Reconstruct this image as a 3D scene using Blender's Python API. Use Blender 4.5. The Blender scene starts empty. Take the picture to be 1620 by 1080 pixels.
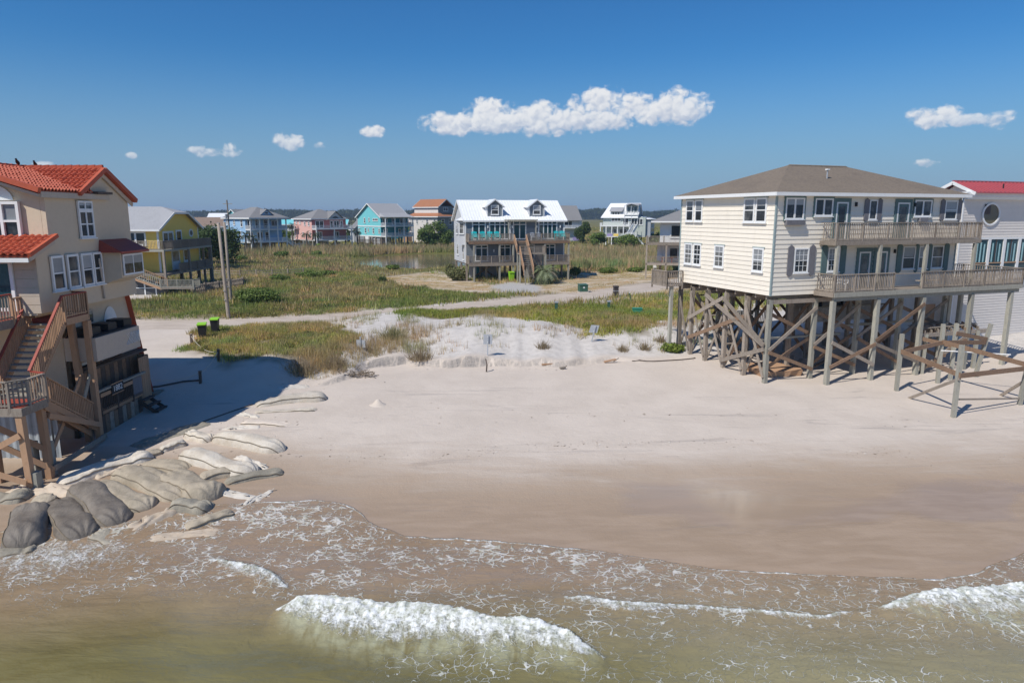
import bpy, bmesh, math, random
import numpy as np
from mathutils import Matrix, Vector
random.seed(7); rng = np.random.default_rng(11)
R = math.radians
scene = bpy.context.scene
COL = scene.collection
# ------------------------------------------------------------------ camera
CAMZ = 10.0; FPX = 1080.0; PITCH = math.atan(200/1080)
cam = bpy.data.cameras.new('camera'); camo = bpy.data.objects.new('camera', cam); COL.objects.link(camo)
cam.sensor_width = 36; cam.lens = 24; cam.clip_start = .1; cam.clip_end = 9000
camo.location = (0, 0, CAMZ); camo.rotation_euler = (math.pi/2-PITCH, 0, 0)
scene.camera = camo
# ------------------------------------------------------------------ exposure
vs = scene.view_settings
vs.view_transform = 'Standard'; vs.look = 'None'; vs.gamma = 1; vs.exposure = 0.0; vs.use_curve_mapping = False
# ------------------------------------------------------------------ sun and sky
SUN_EL = R(50); SUN_AZ = math.atan2(-.72, -.69)          # azimuth from +Y towards +X, direction TO the sun
sdir = Vector((math.sin(SUN_AZ)*math.cos(SUN_EL), math.cos(SUN_AZ)*math.cos(SUN_EL), math.sin(SUN_EL)))
sl = bpy.data.lights.new('sun', 'SUN'); sl.energy = 4.3; sl.angle = R(.53); sl.color = (1, .95, .87)
so = bpy.data.objects.new('sun', sl); COL.objects.link(so); so.location = (-60, -50, 80)
so.rotation_euler = sdir.to_track_quat('Z', 'Y').to_euler()
world = bpy.data.worlds.new('World'); scene.world = world; world.use_nodes = True

class NT:
    """small helper for building node trees"""
    def __init__(s, nt): s.nt = nt
    def n(s, t, **kw):
        nd = s.nt.nodes.new(t); ins = kw.pop('ins', {})
        for k, v in kw.items(): setattr(nd, k, v)
        for k, v in ins.items(): s.set(nd, k, v)
        return nd
    def set(s, nd, k, v):
        sock = nd.inputs[k]
        if isinstance(v, bpy.types.NodeSocket): s.nt.links.new(v, sock)
        else:
            if sock.type == 'RGBA' and len(v) == 3: v = (*v, 1)
            sock.default_value = v
    def m(s, op, a, b=None, c=None, clamp=False):
        nd = s.nt.nodes.new('ShaderNodeMath'); nd.operation = op; nd.use_clamp = clamp
        for i, v in enumerate((a, b, c)):
            if v is not None: s.set(nd, i, v)
        return nd.outputs[0]
    def vm(s, op, a, b=None):
        nd = s.nt.nodes.new('ShaderNodeVectorMath'); nd.operation = op
        s.set(nd, 0, a)
        if b is not None: s.set(nd, 1 if op != 'SCALE' else 3, b)
        return nd.outputs[0]
    def mix(s, f, a, b, bt='MIX'):
        nd = s.nt.nodes.new('ShaderNodeMix'); nd.data_type = 'RGBA'; nd.blend_type = bt; nd.clamp_factor = True
        s.set(nd, 0, f); s.set(nd, 6, a); s.set(nd, 7, b); return nd.outputs[2]
    def ss(s, x, a, b):
        nd = s.nt.nodes.new('ShaderNodeMapRange'); nd.interpolation_type = 'SMOOTHSTEP'
        s.set(nd, 0, x); s.set(nd, 1, a); s.set(nd, 2, b); return nd.outputs[0]
    def noise(s, vec, scale, detail=4, rough=.55, dist=0, out=0, lac=2.0):
        nd = s.nt.nodes.new('ShaderNodeTexNoise'); s.set(nd, 'Vector', vec)
        nd.inputs['Scale'].default_value = scale; nd.inputs['Detail'].default_value = detail
        nd.inputs['Roughness'].default_value = rough; nd.inputs['Distortion'].default_value = dist
        nd.inputs['Lacunarity'].default_value = lac
        return nd.outputs[out]
    def attr(s, name, out='Fac'):
        nd = s.nt.nodes.new('ShaderNodeAttribute'); nd.attribute_name = name; return nd.outputs[out]
    def pos(s):
        return s.nt.nodes.new('ShaderNodeNewGeometry').outputs['Position']
    def rnd(s): return s.nt.nodes.new('ShaderNodeObjectInfo').outputs['Random']
    def scalev(s, v, sc):
        nd = s.nt.nodes.new('ShaderNodeMapping'); s.set(nd, 0, v); nd.inputs['Scale'].default_value = sc; return nd.outputs[0]
    def bump(s, h, strength, dist):
        nd = s.nt.nodes.new('ShaderNodeBump'); nd.inputs['Strength'].default_value = strength; nd.inputs['Distance'].default_value = dist
        s.set(nd, 'Height', h); return nd.outputs[0]

w = NT(world.node_tree); world.node_tree.nodes.clear()
sky = w.n('ShaderNodeTexSky', sky_type='NISHITA', sun_disc=False, sun_elevation=SUN_EL, sun_rotation=SUN_AZ, altitude=50, air_density=1.0, dust_density=.35, ozone_density=2.2)
skc = w.n('ShaderNodeHueSaturation', ins={'Saturation': 1.22, 'Value': 1.0, 'Color': sky.outputs[0]}).outputs[0]
# clouds far away on the sky: soft fair-weather cumulus given by their azimuth and elevation in degrees
dirv = w.n('ShaderNodeTexCoord').outputs['Generated']
sx = w.n('ShaderNodeSeparateXYZ', ins={0: dirv})
az = w.m('MULTIPLY', w.m('ARCTAN2', sx.outputs[0], sx.outputs[1]), 180/math.pi)
el = w.m('MULTIPLY', w.m('ARCSINE', sx.outputs[2]), 180/math.pi)
ae = w.n('ShaderNodeCombineXYZ', ins={0: az, 1: el}).outputs[0]
def px_dir(px, py):
    x = (px-810)/FPX; y = -(py-540)/FPX; c, s = math.cos(PITCH), math.sin(PITCH)
    return Vector((x, c+y*s, -s+y*c))
def azel(px, py):
    d = px_dir(px, py).normalized(); return math.degrees(math.atan2(d.x, d.y)), math.degrees(math.asin(d.z))
puffs = [  # px, py, rx, ry (photo pixels), strength
 (720,196,52,19,1),(775,186,46,30,1),(850,188,62,28,1),(890,192,50,22,.95),(950,172,52,34,1),(1005,175,66,26,1),(1075,172,48,32,1),(1100,176,26,26,.8),(930,190,95,18,.9),(800,200,90,13,.85),
 (340,240,36,10,.62),(362,234,14,9,.7),(312,238,12,7,.6),(458,224,24,14,.78),(508,231,9,5,.45),(590,208,19,10,1),(208,246,9,5,.55),(66,262,22,6,.5),
 (1478,186,50,18,.9),(1520,190,50,10,.7),(1582,190,26,15,.75),(1466,258,18,7,.62),(1545,190,40,7,.5)]
def billow(vec, scale):
    nd = w.n('ShaderNodeTexVoronoi', feature='SMOOTH_F1', ins={'Vector': vec, 'Scale': scale, 'Smoothness': .35}); nd.voronoi_dimensions = '2D'
    return w.m('SUBTRACT', 1.0, w.m('MULTIPLY', nd.outputs[0], 1.25))
aew = w.vm('ADD', ae, w.vm('SCALE', w.vm('SUBTRACT', w.noise(ae, 1.1, 3, .5, 0, 1), (.5, .5, .5)), .9))
aes = w.scalev(aew, (1, 1.15, 1)); aeo = w.vm('ADD', aes, (-.16, .26, 0))
wn = w.m('ADD', w.m('MULTIPLY', billow(aes, .62), .6), w.m('MULTIPLY', billow(aes, 1.5), .4))
wo2 = w.m('ADD', w.m('MULTIPLY', billow(aeo, .62), .6), w.m('MULTIPLY', billow(aeo, 1.5), .4))
wn2 = w.noise(w.scalev(aew, (1, 1.3, 1)), 2.6, 4, .55)
field = None; num = None; den = None; stn = None
for (px, py, rx, ry, st) in puffs:
    a0, e0 = azel(px, py); a1, _ = azel(px+rx, py); _, e1 = azel(px, py-ry)
    dx = w.m('DIVIDE', w.m('SUBTRACT', az, a0), abs(a1-a0)); dy = w.m('DIVIDE', w.m('SUBTRACT', el, e0), abs(e1-e0))
    d2 = w.m('ADD', w.m('MULTIPLY', dx, dx), w.m('MULTIPLY', dy, dy))
    f = w.m('MULTIPLY', w.m('SUBTRACT', 1.1, d2), st)
    fp_ = w.m('MAXIMUM', w.m('ADD', f, .35), .0)
    field = f if field is None else w.m('SMOOTH_MAX', field, f, .22)
    nn_ = w.m('MULTIPLY', fp_, dy)
    num = nn_ if num is None else w.m('ADD', num, nn_); den = fp_ if den is None else w.m('ADD', den, fp_)
    sq = w.m('MULTIPLY', fp_, min(1.0, .25+.75*st)); stn = sq if stn is None else w.m('ADD', stn, sq)
hgt_c = w.m('DIVIDE', num, w.m('ADD', den, .001))
dens = w.m('ADD', field, w.m('ADD', w.m('MULTIPLY', w.m('SUBTRACT', wn, .47), 1.35), w.m('MULTIPLY', w.m('SUBTRACT', wn2, .5), 1.05)))
alpha = w.m('MULTIPLY', w.m('MULTIPLY', w.ss(dens, -.08, .8), w.ss(field, -1.0, .2)), w.m('DIVIDE', stn, w.m('ADD', den, .001)))
shade = w.m('ADD', w.m('ADD', w.m('MULTIPLY', hgt_c, .55), .50), w.m('ADD', w.m('MULTIPLY', w.m('SUBTRACT', wn, wo2), 1.3), w.m('MULTIPLY', w.m('SUBTRACT', wn2, .5), .7)))
ccol = w.mix(w.ss(shade, -.15, 1.0), (5.1, 5.7, 6.9), (8.4, 8.5, 8.7))
skc = w.mix(1.0, skc, (.36, .73, 1.0), 'MULTIPLY')
hz = w.m('MULTIPLY', w.m('SUBTRACT', 1.0, w.ss(el, -1.0, 13.0)), .97)
skc = w.mix(hz, skc, (2.5, 3.7, 5.3))
final = w.mix(w.m('MULTIPLY', alpha, .96), skc, ccol)
bg = w.n('ShaderNodeBackground', ins={'Color': final, 'Strength': .1})
world.cycles.sampling_method = 'MANUAL'; world.cycles.sample_map_resolution = 256
wo = w.n('ShaderNodeOutputWorld'); world.node_tree.links.new(bg.outputs[0], wo.inputs[0])

# ------------------------------------------------------------------ numeric helpers
def at(px, py, z=0.0):
    """point of the plane z that a measured picture position falls on"""
    d = px_dir(px, py); t = (z-CAMZ)/d.z; return (d.x*t, d.y*t)
def sst(x, a, b):
    t = np.clip((np.asarray(x, float)-a)/(b-a), 0, 1); return t*t*(3-2*t)
_perm = np.random.default_rng(3).random((256, 256))
def vnoise(x, y):
    x = np.asarray(x, float); y = np.asarray(y, float)
    xi = np.floor(x).astype(int); yi = np.floor(y).astype(int); fx = x-xi; fy = y-yi
    fx = fx*fx*(3-2*fx); fy = fy*fy*(3-2*fy)
    a = _perm[xi & 255, yi & 255]; b = _perm[(xi+1) & 255, yi & 255]; c = _perm[xi & 255, (yi+1) & 255]; d = _perm[(xi+1) & 255, (yi+1) & 255]
    return (a*(1-fx)+b*fx)*(1-fy)+(c*(1-fx)+d*fx)*fy
def fbm(x, y, o=4):
    s = 0; a = .5; t = 0
    for i in range(o): s = s+a*vnoise(x*2**i+17.3*i, y*2**i+5.1*i); t += a; a *= .5
    return s/t
def sdf(x, y, poly):
    """signed distance to polygon, positive inside"""
    P = np.asarray(poly, float); x = np.asarray(x, float); y = np.asarray(y, float)
    d = np.full(x.shape, 1e9); inside = np.zeros(x.shape, bool)
    for i in range(len(P)):
        ax, ay = P[i]; bx, by = P[(i+1) % len(P)]; ex, ey = bx-ax, by-ay
        t = np.clip(((x-ax)*ex+(y-ay)*ey)/(ex*ex+ey*ey+1e-9), 0, 1)
        d = np.minimum(d, (x-ax-t*ex)**2+(y-ay-t*ey)**2)
        cond = ((ay > y) != (by > y)); xx = (bx-ax)*(y-ay)/(by-ay+1e-12)+ax
        inside ^= cond & (x < xx)
    d = np.sqrt(d); return np.where(inside, d, -d)
def dist_line(x, y, pts):
    d = np.full(np.shape(x), 1e9)
    for (ax, ay), (bx, by) in zip(pts[:-1], pts[1:]):
        ex, ey = bx-ax, by-ay; t = np.clip(((x-ax)*ex+(y-ay)*ey)/(ex*ex+ey*ey), 0, 1)
        d = np.minimum(d, np.hypot(x-ax-t*ex, y-ay-t*ey))
    return d
pxl = lambda pts, z: [at(a, b, z) for a, b in pts]

# ------------------------------------------------------------------ terrain shape
toe = pxl([(450,606),(520,604),(552,596),(578,582),(640,574),(700,580),(770,579),(880,580),(960,572),(1040,570),(1110,566)], .15)
TX = np.array([p[0] for p in toe]); TY = np.array([p[1] for p in toe])
road_line = pxl([(-900,520),(-250,520),(215,515),(330,513),(450,508),(570,500),(700,489),(800,480),(880,472),(960,462),(1040,450)], 1.05) + [(30,92),(60,106),(140,140)]
pond_poly = pxl([(548,413),(600,404),(660,401),(722,401),(905,401),(940,403),(945,407),(905,408),(800,410),(725,423),(660,427),(600,424),(565,419)], .55)
def hgt(x, y):
    x = np.asarray(x, float); y = np.asarray(y, float)
    yy = y+.35*(fbm(x*.09, y*.09, 2)-.5)*4*sst(y, 18, 28)*(1-sst(y, 38, 44))
    b = np.interp(yy, [-400,-20,5,12,16,20,24,28,32,36,40,44,46,60,110,230,300,5000], [-6,-5,-3,-2.0,-1.5,-1.12,-.77,-.45,-.22,-.08,0,.1,.13,.35,.4,.4,.1,.1])
    ty = np.interp(x, TX, TY)+ (fbm(x*.9, x*.13+3, 3)-.5)*1.1
    d = y-ty
    m = sst(x, -15.5, -12.0)*(1-sst(x, 11.5, 15))
    scarp = .08+.50*sst(x, -13, -7)*(1-sst(x, 4, 9))*np.clip(2.4*fbm(x*.42+4, x*0+2, 3)-.42+.6*np.exp(-((x+7.5)/2.5)**2), 0, 1.2)
    crest = .95+.55*fbm(x*.16+7, y*.12, 3)+.12*(fbm(x*.6, y*.6, 2)-.5)
    dune = np.where(d > -.05, scarp*sst(d, 0, .22)+(crest-scarp*.6)*sst(d, .5, 7.0), 0)
    dune = dune+.30*np.clip(fbm(x*1.1+2, y*1.3, 3)-.42, 0, 1)*np.exp(-((d+.25)/.45)**2)*sst(x, -12, -8)*(1-sst(x, 5, 9))
    dune = dune*(1-.35*sst(y, 56, 68))
    lft = 1-sst(x, -14, -9)
    b = b-.32*(1-sst(x, -21, -11))*sst(y, 22, 29)*(1-sst(y, 36, 41))
    ramp = lft*(1.15*sst(y, 36.3, 43)-.2*sst(y, 48, 58))+(1-lft)*1.0*sst(y, 43, 58)+.12*sst(y, 40, 50)*(fbm(x*.5, y*.5, 3)-.5)
    r = b+np.where(y < 75, m*dune+(1-m)*ramp, 0)
    flat = 1.05-.15*sst(y, 70, 110)-.5*sst(y, 215, 300)
    k = sst(y, 58, 66)
    r = r*(1-k)+flat*k
    # hummocky vegetated ground
    r = r+.28*(fbm(x*.22+3, y*.22, 3)-.5)*sst(y, 50, 60)*(1-sst(y, 150, 260))
    near = y < 260
    rd = np.full(x.shape, 99.); rd[near] = dist_line(x[near], y[near], road_line)
    kr = 1-sst(rd, 2.2, 4.0)
    r = r*(1-kr)+(1.0-.1*sst(y, 70, 110))*kr
    pd = np.full(x.shape, -99.); nn = (y > 100) & (y < 200); pd[nn] = sdf(x[nn], y[nn], pond_poly)
    r = r-.75*sst(pd, -1.5, 2.0)
    return r
def h1(x, y): return float(hgt(np.array([x]), np.array([y]))[0])
def gnd(px, py):
    """ground point seen at a picture position"""
    z = .5
    for _ in range(25):
        x, y = at(px, py, z); z = .5*z+.5*h1(x, y)
    return (x, y, h1(x, y))

def axis(lo, d0, d1, step, hi, g=1.09):
    a = list(np.arange(d0, d1+1e-6, step)); s = step; v = d1
    while v < hi: s *= g; v += s; a.append(v)
    s = step; v = d0; b = []
    while v > lo: s *= g; v -= s; b.append(v)
    return np.array(b[::-1]+a)
def grid_mesh(name, xs, ys, zf, attrs=None):
    X, Y = np.meshgrid(xs, ys); Z = zf(X, Y); n, m_ = X.shape
    co = np.stack([X, Y, Z], -1).reshape(-1, 3)
    i = (np.arange(n-1)[:, None]*m_+np.arange(m_-1)[None]).reshape(-1)
    f = np.stack([i, i+1, i+1+m_, i+m_], -1)
    me = fast_mesh(name, co, f)
    if attrs:
        for k, v in attrs(X, Y, Z).items():
            a = me.attributes.new(k, 'FLOAT', 'POINT'); a.data.foreach_set('value', np.ascontiguousarray(v.reshape(-1), np.float32))
    return me
def fast_mesh(name, co, faces, smooth=True):
    co = np.ascontiguousarray(co, np.float32); faces = np.ascontiguousarray(faces, np.int32)
    me = bpy.data.meshes.new(name); k = faces.shape[1]
    me.vertices.add(len(co)); me.vertices.foreach_set('co', co.reshape(-1))
    me.loops.add(faces.size); me.loops.foreach_set('vertex_index', faces.reshape(-1))
    me.polygons.add(len(faces)); me.polygons.foreach_set('loop_start', np.arange(0, faces.size, k, dtype=np.int32))
    me.polygons.foreach_set('loop_total', np.full(len(faces), k, np.int32))
    me.polygons.foreach_set('use_smooth', np.full(len(faces), smooth))
    me.update(calc_edges=True); return me

# ------------------------------------------------------------------ ground cover areas (plan polygons)
P_A = pxl([(292,560),(318,528),(352,506),(420,498),(500,510),(556,535),(562,548),(520,560),(470,566),(420,566),(350,572)], 1.1)
P_B = pxl([(610,505),(700,489),(790,484),(890,481),(980,479),(1040,470),(1160,462),(1170,505),(1050,512),(1010,528),(930,530),(890,520),(800,512),(700,514),(640,512)], 1.15)
P_C = pxl([(150,506),(170,478),(330,468),(420,440),(470,425),(560,430),(620,444),(640,452),(700,460),(775,467),(735,476),(640,487),(560,497),(430,505),(300,508)], 1.05)
P_D1 = pxl([(600,438),(690,428),(735,440),(770,450),(800,462),(760,468),(690,461),(640,452)], 1.0)
P_D2 = pxl([(850,452),(905,440),(900,428),(1075,428),(1075,445),(1010,446),(960,458),(900,466),(850,462)], 1.0)
P_D3 = pxl([(985,466),(1030,457),(1120,450),(1120,458),(1040,465)], 1.0)
P_DR = pxl([(775,452),(800,447),(842,447),(860,456),(850,463),(800,464)], 1.0)
P_DW = pxl([(940,470),(1000,455),(1075,438),(1300,420),(1300,428),(1075,452),(1000,466)], 1.0)
P_YD = pxl([(120,478),(200,468),(235,466),(262,468),(215,476),(190,480)], 1.0)
ragx = lambda x, y, a, s: a*(fbm(x*s+9, y*s+4, 3)-.5)*2
def vegmask(x, y):
    n = ragx(x, y, 2.0, .3)+ragx(x, y, 1.0, 1.1)
    v = np.zeros(np.shape(x))
    for P in (P_A, P_B, P_C): v = np.maximum(v, sst(sdf(x, y, P)+n, -.6, 1.0))
    return v
# ------------------------------------------------------------------ materials
def new_mat(name):
    m = bpy.data.materials.new(name); m.use_nodes = True; m.node_tree.nodes.clear(); t = NT(m.node_tree)
    p = t.n('ShaderNodeBsdfPrincipled'); o = t.n('ShaderNodeOutputMaterial'); m.node_tree.links.new(p.outputs[0], o.inputs[0])
    return m, t, p
# ---- sand / ground
sand_m, t, p = new_mat('ground_sand')
P0 = t.pos(); wet = t.attr('wet'); veg = t.attr('veg'); dry = t.attr('dry'); rd = t.attr('road'); gv = t.attr('gravel'); ms = t.attr('marsh'); dn = t.attr('dune'); sc = t.attr('scarp')
n1 = t.noise(P0, .35, 4, .6); n2 = t.noise(P0, 2.2, 5, .6); n3 = t.noise(P0, 14, 3, .6); n4 = t.noise(t.scalev(P0, (.5, 2.2, 1)), .8, 4, .6, .6)
c = t.mix(t.ss(n1, .3, .7), (.55, .475, .405), (.61, .53, .455))
c = t.mix(t.m('MULTIPLY', t.ss(n2, .55, .8), .25), c, (.47, .40, .34))
c = t.mix(dn, c, t.mix(t.ss(n2, .35, .75), (.58, .54, .50), (.47, .435, .40)))
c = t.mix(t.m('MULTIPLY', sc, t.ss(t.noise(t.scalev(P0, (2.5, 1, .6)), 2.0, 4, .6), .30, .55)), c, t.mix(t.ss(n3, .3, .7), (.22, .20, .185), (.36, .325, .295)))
wcol = t.mix(t.ss(n4, .3, .7), (.325, .238, .165), (.385, .288, .208))
wcol = t.mix(t.m('MULTIPLY', t.ss(t.noise(t.scalev(P0, (.35, 1.6, 1)), .9, 5, .65, 1.0), .56, .74), .35), wcol, (.25, .205, .17))
c = t.mix(t.m('MULTIPLY', t.ss(t.noise(t.scalev(P0, (.22, 1.5, 1)), .55, 6, .68, 1.4), .56, .70), t.m('MULTIPLY', t.ss(t.attr('shore'), .1, .6), .42)), c, (.27, .24, .225))
c = t.mix(t.ss(t.m('ADD', wet, t.m('MULTIPLY', t.m('SUBTRACT', n4, .5), .55)), .12, .92), c, wcol)
roadc = t.mix(t.ss(n4, .35, .65), (.43, .355, .29), (.56, .48, .40))
c = t.mix(t.m('MULTIPLY', rd, .9), c, roadc)
dryc = t.mix(t.ss(n2, .35, .65), (.34, .235, .105), (.44, .33, .19))
dryc = t.mix(t.m('MULTIPLY', t.ss(t.noise(t.scalev(P0, (.6, 1.4, 1)), .55, 5, .65), .44, .62), .85), dryc, (.58, .50, .41))
dryc = t.mix(t.m('MULTIPLY', t.ss(t.noise(P0, .8, 4, .6), .55, .72), .6), dryc, (.17, .17, .05))
c = t.mix(dry, c, dryc)
c = t.mix(gv, c, t.mix(t.ss(n3, .3, .7), (.36, .345, .33), (.50, .475, .44)))
vegc = t.mix(t.ss(n2, .35, .65), (.12, .10, .045), (.22, .17, .09))
c = t.mix(t.m('MULTIPLY', veg, .85), c, vegc)
mn = t.noise(t.scalev(P0, (.25, 1, 1)), .05, 5, .6); mn2 = t.noise(P0, .4, 4, .65)
mc = t.mix(t.ss(mn, .38, .62), (.13, .13, .035), (.235, .20, .07)); mc = t.mix(t.m('MULTIPLY', t.ss(mn2, .4, .7), .5), mc, (.10, .085, .04))
c = t.mix(ms, c, mc)
t.set(p, 'Base Color', c)
film = t.attr('film'); shine = t.m('MAXIMUM', t.m('MULTIPLY', t.ss(wet, .6, .97), .45), film)
t.set(p, 'Roughness', t.m('SUBTRACT', .9, t.m('MULTIPLY', shine, .84)))
t.set(p, 'Specular IOR Level', t.m('ADD', .15, t.m('MULTIPLY', shine, .45)))
rip = t.noise(t.scalev(P0, (1, 3.2, 1)), 3.5, 3, .5, 1.2)
bh = t.m('ADD', t.m('MULTIPLY', rip, .35), t.m('ADD', t.m('MULTIPLY', n3, .25), t.m('MULTIPLY', t.noise(P0, 1.5, 4, .6), .7)))
t.set(p, 'Normal', t.bump(t.m('MULTIPLY', bh, t.m('SUBTRACT', 1.0, t.m('MULTIPLY', shine, .93))), .55, .09))

# ---- sea
sea_m, t, p = new_mat('sea_water')
P0 = t.pos(); fd = t.attr('foam'); dp = t.attr('depth'); lc = t.attr('lace')
n1 = t.noise(t.scalev(P0, (.35, .8, 1)), .6, 4, .6, .8)
deep = t.mix(t.ss(n1, .3, .7), (.165, .140, .05), (.205, .18, .075)); deep = t.mix(t.m('MULTIPLY', t.ss(t.m('ADD', t.n('ShaderNodeSeparateXYZ', ins={0: P0}).outputs[0], t.m('MULTIPLY', t.noise(P0, .25, 3, .6), 8.0)), 3.0, 11.0), .75), deep, (.31, .275, .165))
shal = t.mix(t.ss(n1, .3, .7), (.30, .21, .13), (.35, .25, .165))
c = t.mix(dp, shal, deep)
c = t.mix(t.m('MULTIPLY', t.m('MULTIPLY', t.attr('milk'), .62), t.ss(t.noise(t.scalev(P0, (2.0, .9, 1)), 1.4, 4, .6, .5), .25, .7)), c, (.47, .48, .33))
wv = t.vm('ADD', P0, t.vm('SCALE', t.vm('SUBTRACT', t.noise(P0, .9, 3, .55, 0, 1), (.5, .5, .5)), .9))
wv2 = t.vm('ADD', t.scalev(wv, (1, 1.5, 1)), t.vm('SCALE', t.vm('SUBTRACT', t.noise(P0, 3.5, 2, .5, 0, 1), (.5, .5, .5)), .22))
vo = t.n('ShaderNodeTexVoronoi', feature='DISTANCE_TO_EDGE', ins={'Vector': wv2, 'Scale': 2.9}).outputs[0]
vo2 = t.n('ShaderNodeTexVoronoi', feature='DISTANCE_TO_EDGE', ins={'Vector': wv2, 'Scale': 7.5}).outputs[0]
brk = t.noise(P0, 1.5, 4, .65); brk2 = t.noise(t.scalev(P0, (.6, 1, 1)), .45, 3, .6)
thr = t.m('MULTIPLY', lc, t.m('MULTIPLY', t.ss(brk, .36, .66), t.ss(brk2, .25, .7)))
net = t.m('SUBTRACT', 1.0, t.ss(t.m('DIVIDE', vo, t.m('ADD', t.m('MULTIPLY', thr, .25), .0005)), .35, 1.0))
net2 = t.m('MULTIPLY', .75, t.m('SUBTRACT', 1.0, t.ss(t.m('DIVIDE', vo2, t.m('ADD', t.m('MULTIPLY', thr, .15), .0005)), .35, 1.0)))
lace = t.m('MULTIPLY', t.m('MAXIMUM', net, net2), t.ss(lc, .02, .15))
fn = t.m('ADD', t.m('MULTIPLY', t.noise(P0, 3.0, 6, .72, .8), .6), t.m('MULTIPLY', t.noise(t.scalev(P0, (2.6, .8, 1)), 2.2, 5, .65, .5), .4)); fn2 = t.noise(P0, 16, 3, .6)
solid = t.ss(t.m('ADD', fd, t.m('MULTIPLY', t.m('SUBTRACT', t.m('ADD', t.m('MULTIPLY', fn, .7), t.m('MULTIPLY', fn2, .3)), .5), 2.3)), .36, .84)
solid = t.m('MULTIPLY', solid, t.ss(fd, .03, .25))
foam = t.m('MAXIMUM', t.m('MULTIPLY', lace, .62), solid)
fcol = t.mix(t.ss(t.m('ADD', t.m('MULTIPLY', fn, .65), t.m('MULTIPLY', t.noise(P0, 7, 4, .65), .35)), .38, .60), (.40, .42, .32), (.86, .87, .86))
c = t.mix(foam, c, fcol)
t.set(p, 'Base Color', c)
t.set(p, 'Roughness', t.m('ADD', .13, t.m('MULTIPLY', foam, .6)))
t.set(p, 'Specular IOR Level', .4)
b1 = t.noise(t.scalev(P0, (.5, 1.5, 1)), 1.6, 4, .55, .4); b2 = t.noise(P0, 9, 3, .6)
hh = t.m('ADD', t.m('MULTIPLY', b1, .6), t.m('ADD', t.m('MULTIPLY', b2, .10), t.m('MULTIPLY', foam, t.m('ADD', .12, t.m('MULTIPLY', fn, .5)))))
t.set(p, 'Normal', t.bump(hh, .75, .14))

def flat_water(name, col, rough, sc):
    m, t, p = new_mat(name); P0 = t.pos()
    t.set(p, 'Base Color', col); t.set(p, 'Roughness', rough); t.set(p, 'Specular IOR Level', .5)
    t.set(p, 'Normal', t.bump(t.noise(t.scalev(P0, (.4, 1, 1)), sc, 3, .5), .25, .05)); return m
pond_m = flat_water('pond_water', (.16, .13, .075), .08, 1.5)
chan_m = flat_water('channel_water', (.10, .13, .15), .12, .3)

# ---- generic: painted / weathered things with variation per piece and grain in world space
def paint(name, col, var=.08, rough=.6, grain=6, gs=(1, 1, 1), gamt=.18, dark=None, spec=.3, bump=0, pv=.0, metal=0):
    m, t, p = new_mat(name); P0 = t.pos()
    n = t.noise(t.scalev(P0, gs), grain, 5, .65); r = t.rnd()
    dk = dark or tuple(c*.6 for c in col)
    c = t.mix(t.m('MULTIPLY', t.ss(n, .42, .75), gamt*2), col, dk)
    big = t.noise(P0, .5, 3, .6)
    c = t.mix(t.m('MULTIPLY', t.ss(big, .45, .8), gamt), c, dk)
    v = t.m('ADD', 1-var, t.m('MULTIPLY', r, 2*var))
    c = t.mix(1.0, c, t.n('ShaderNodeCombineColor', ins={0: v, 1: v, 2: v}).outputs[0], 'MULTIPLY')
    t.set(p, 'Base Color', c); t.set(p, 'Roughness', rough); t.set(p, 'Specular IOR Level', spec); t.set(p, 'Metallic', metal)
    if bump: t.set(p, 'Normal', t.bump(n, bump, .02))
    return m
def attr_leaf(name, trans=.25, rough=.6):
    m, t, p = new_mat(name)
    c = t.attr('col', 'Color'); t.set(p, 'Base Color', c); t.set(p, 'Roughness', rough); t.set(p, 'Specular IOR Level', .2)
    tr = t.n('ShaderNodeBsdfTranslucent', ins={'Color': c}); mx = t.n('ShaderNodeMixShader', ins={0: trans, 1: p.outputs[0], 2: tr.outputs[0]})
    m.node_tree.links.new(mx.outputs[0], [n for n in m.node_tree.nodes if n.type == 'OUTPUT_MATERIAL'][0].inputs[0]); return m
M = {}
M['leaf'] = attr_leaf('foliage'); M['blade'] = attr_leaf('grass_blades', .3)
M['cream'] = paint('cream_siding', (.86, .785, .665), .03, .55, 2.2, (1.6, 1.6, .35), .10, (.62, .56, .47))
M['blind'] = paint('window_blind', (.30, .315, .33), .25, .15, 3, gamt=.1, spec=.6)
M['white'] = paint('white_trim', (.80, .80, .79), .03, .5, 4, gamt=.07)
M['offwhite'] = paint('offwhite_siding', (.72, .67, .62), .02, .55, 3, gamt=.06)
M['greytrim'] = paint('blue_grey_trim', (.30, .37, .37), .06, .6, 8, gamt=.2)
M['teal_trim'] = paint('weathered_teal_paint', (.13, .20, .20), .08, .65, 9, gamt=.3)
M['grey_shutter'] = paint('weathered_grey_shutter', (.20, .195, .21), .10, .8, 7, (3, 3, .6), .35)
M['wood'] = paint('weathered_grey_wood', (.32, .27, .22), .22, .85, 5, (3, 3, .8), .35, (.15, .12, .10), bump=.2)
M['wood_pale'] = paint('pale_grey_green_wood', (.37, .355, .30), .14, .85, 5, (3, 3, .7), .30, (.20, .19, .16), bump=.2)
M['wood_brown'] = paint('brown_timber', (.27, .175, .115), .20, .8, 5, (2, 2, 2), .35, (.13, .08, .05), bump=.2)
M['wood_tan'] = paint('tan_treated_timber', (.46, .285, .175), .14, .8, 5, (3, 3, .7), .22, (.30, .19, .11), bump=.15)
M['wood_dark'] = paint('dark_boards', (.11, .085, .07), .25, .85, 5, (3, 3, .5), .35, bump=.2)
M['red_paint'] = paint('red_deck_paint', (.36, .075, .05), .08, .6, 5, gamt=.25, dark=(.22, .05, .04))
M['stucco'] = paint('tan_stucco', (.66, .54, .40), .02, .85, 5, gamt=.10, dark=(.50, .40, .29), bump=.5)
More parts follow.
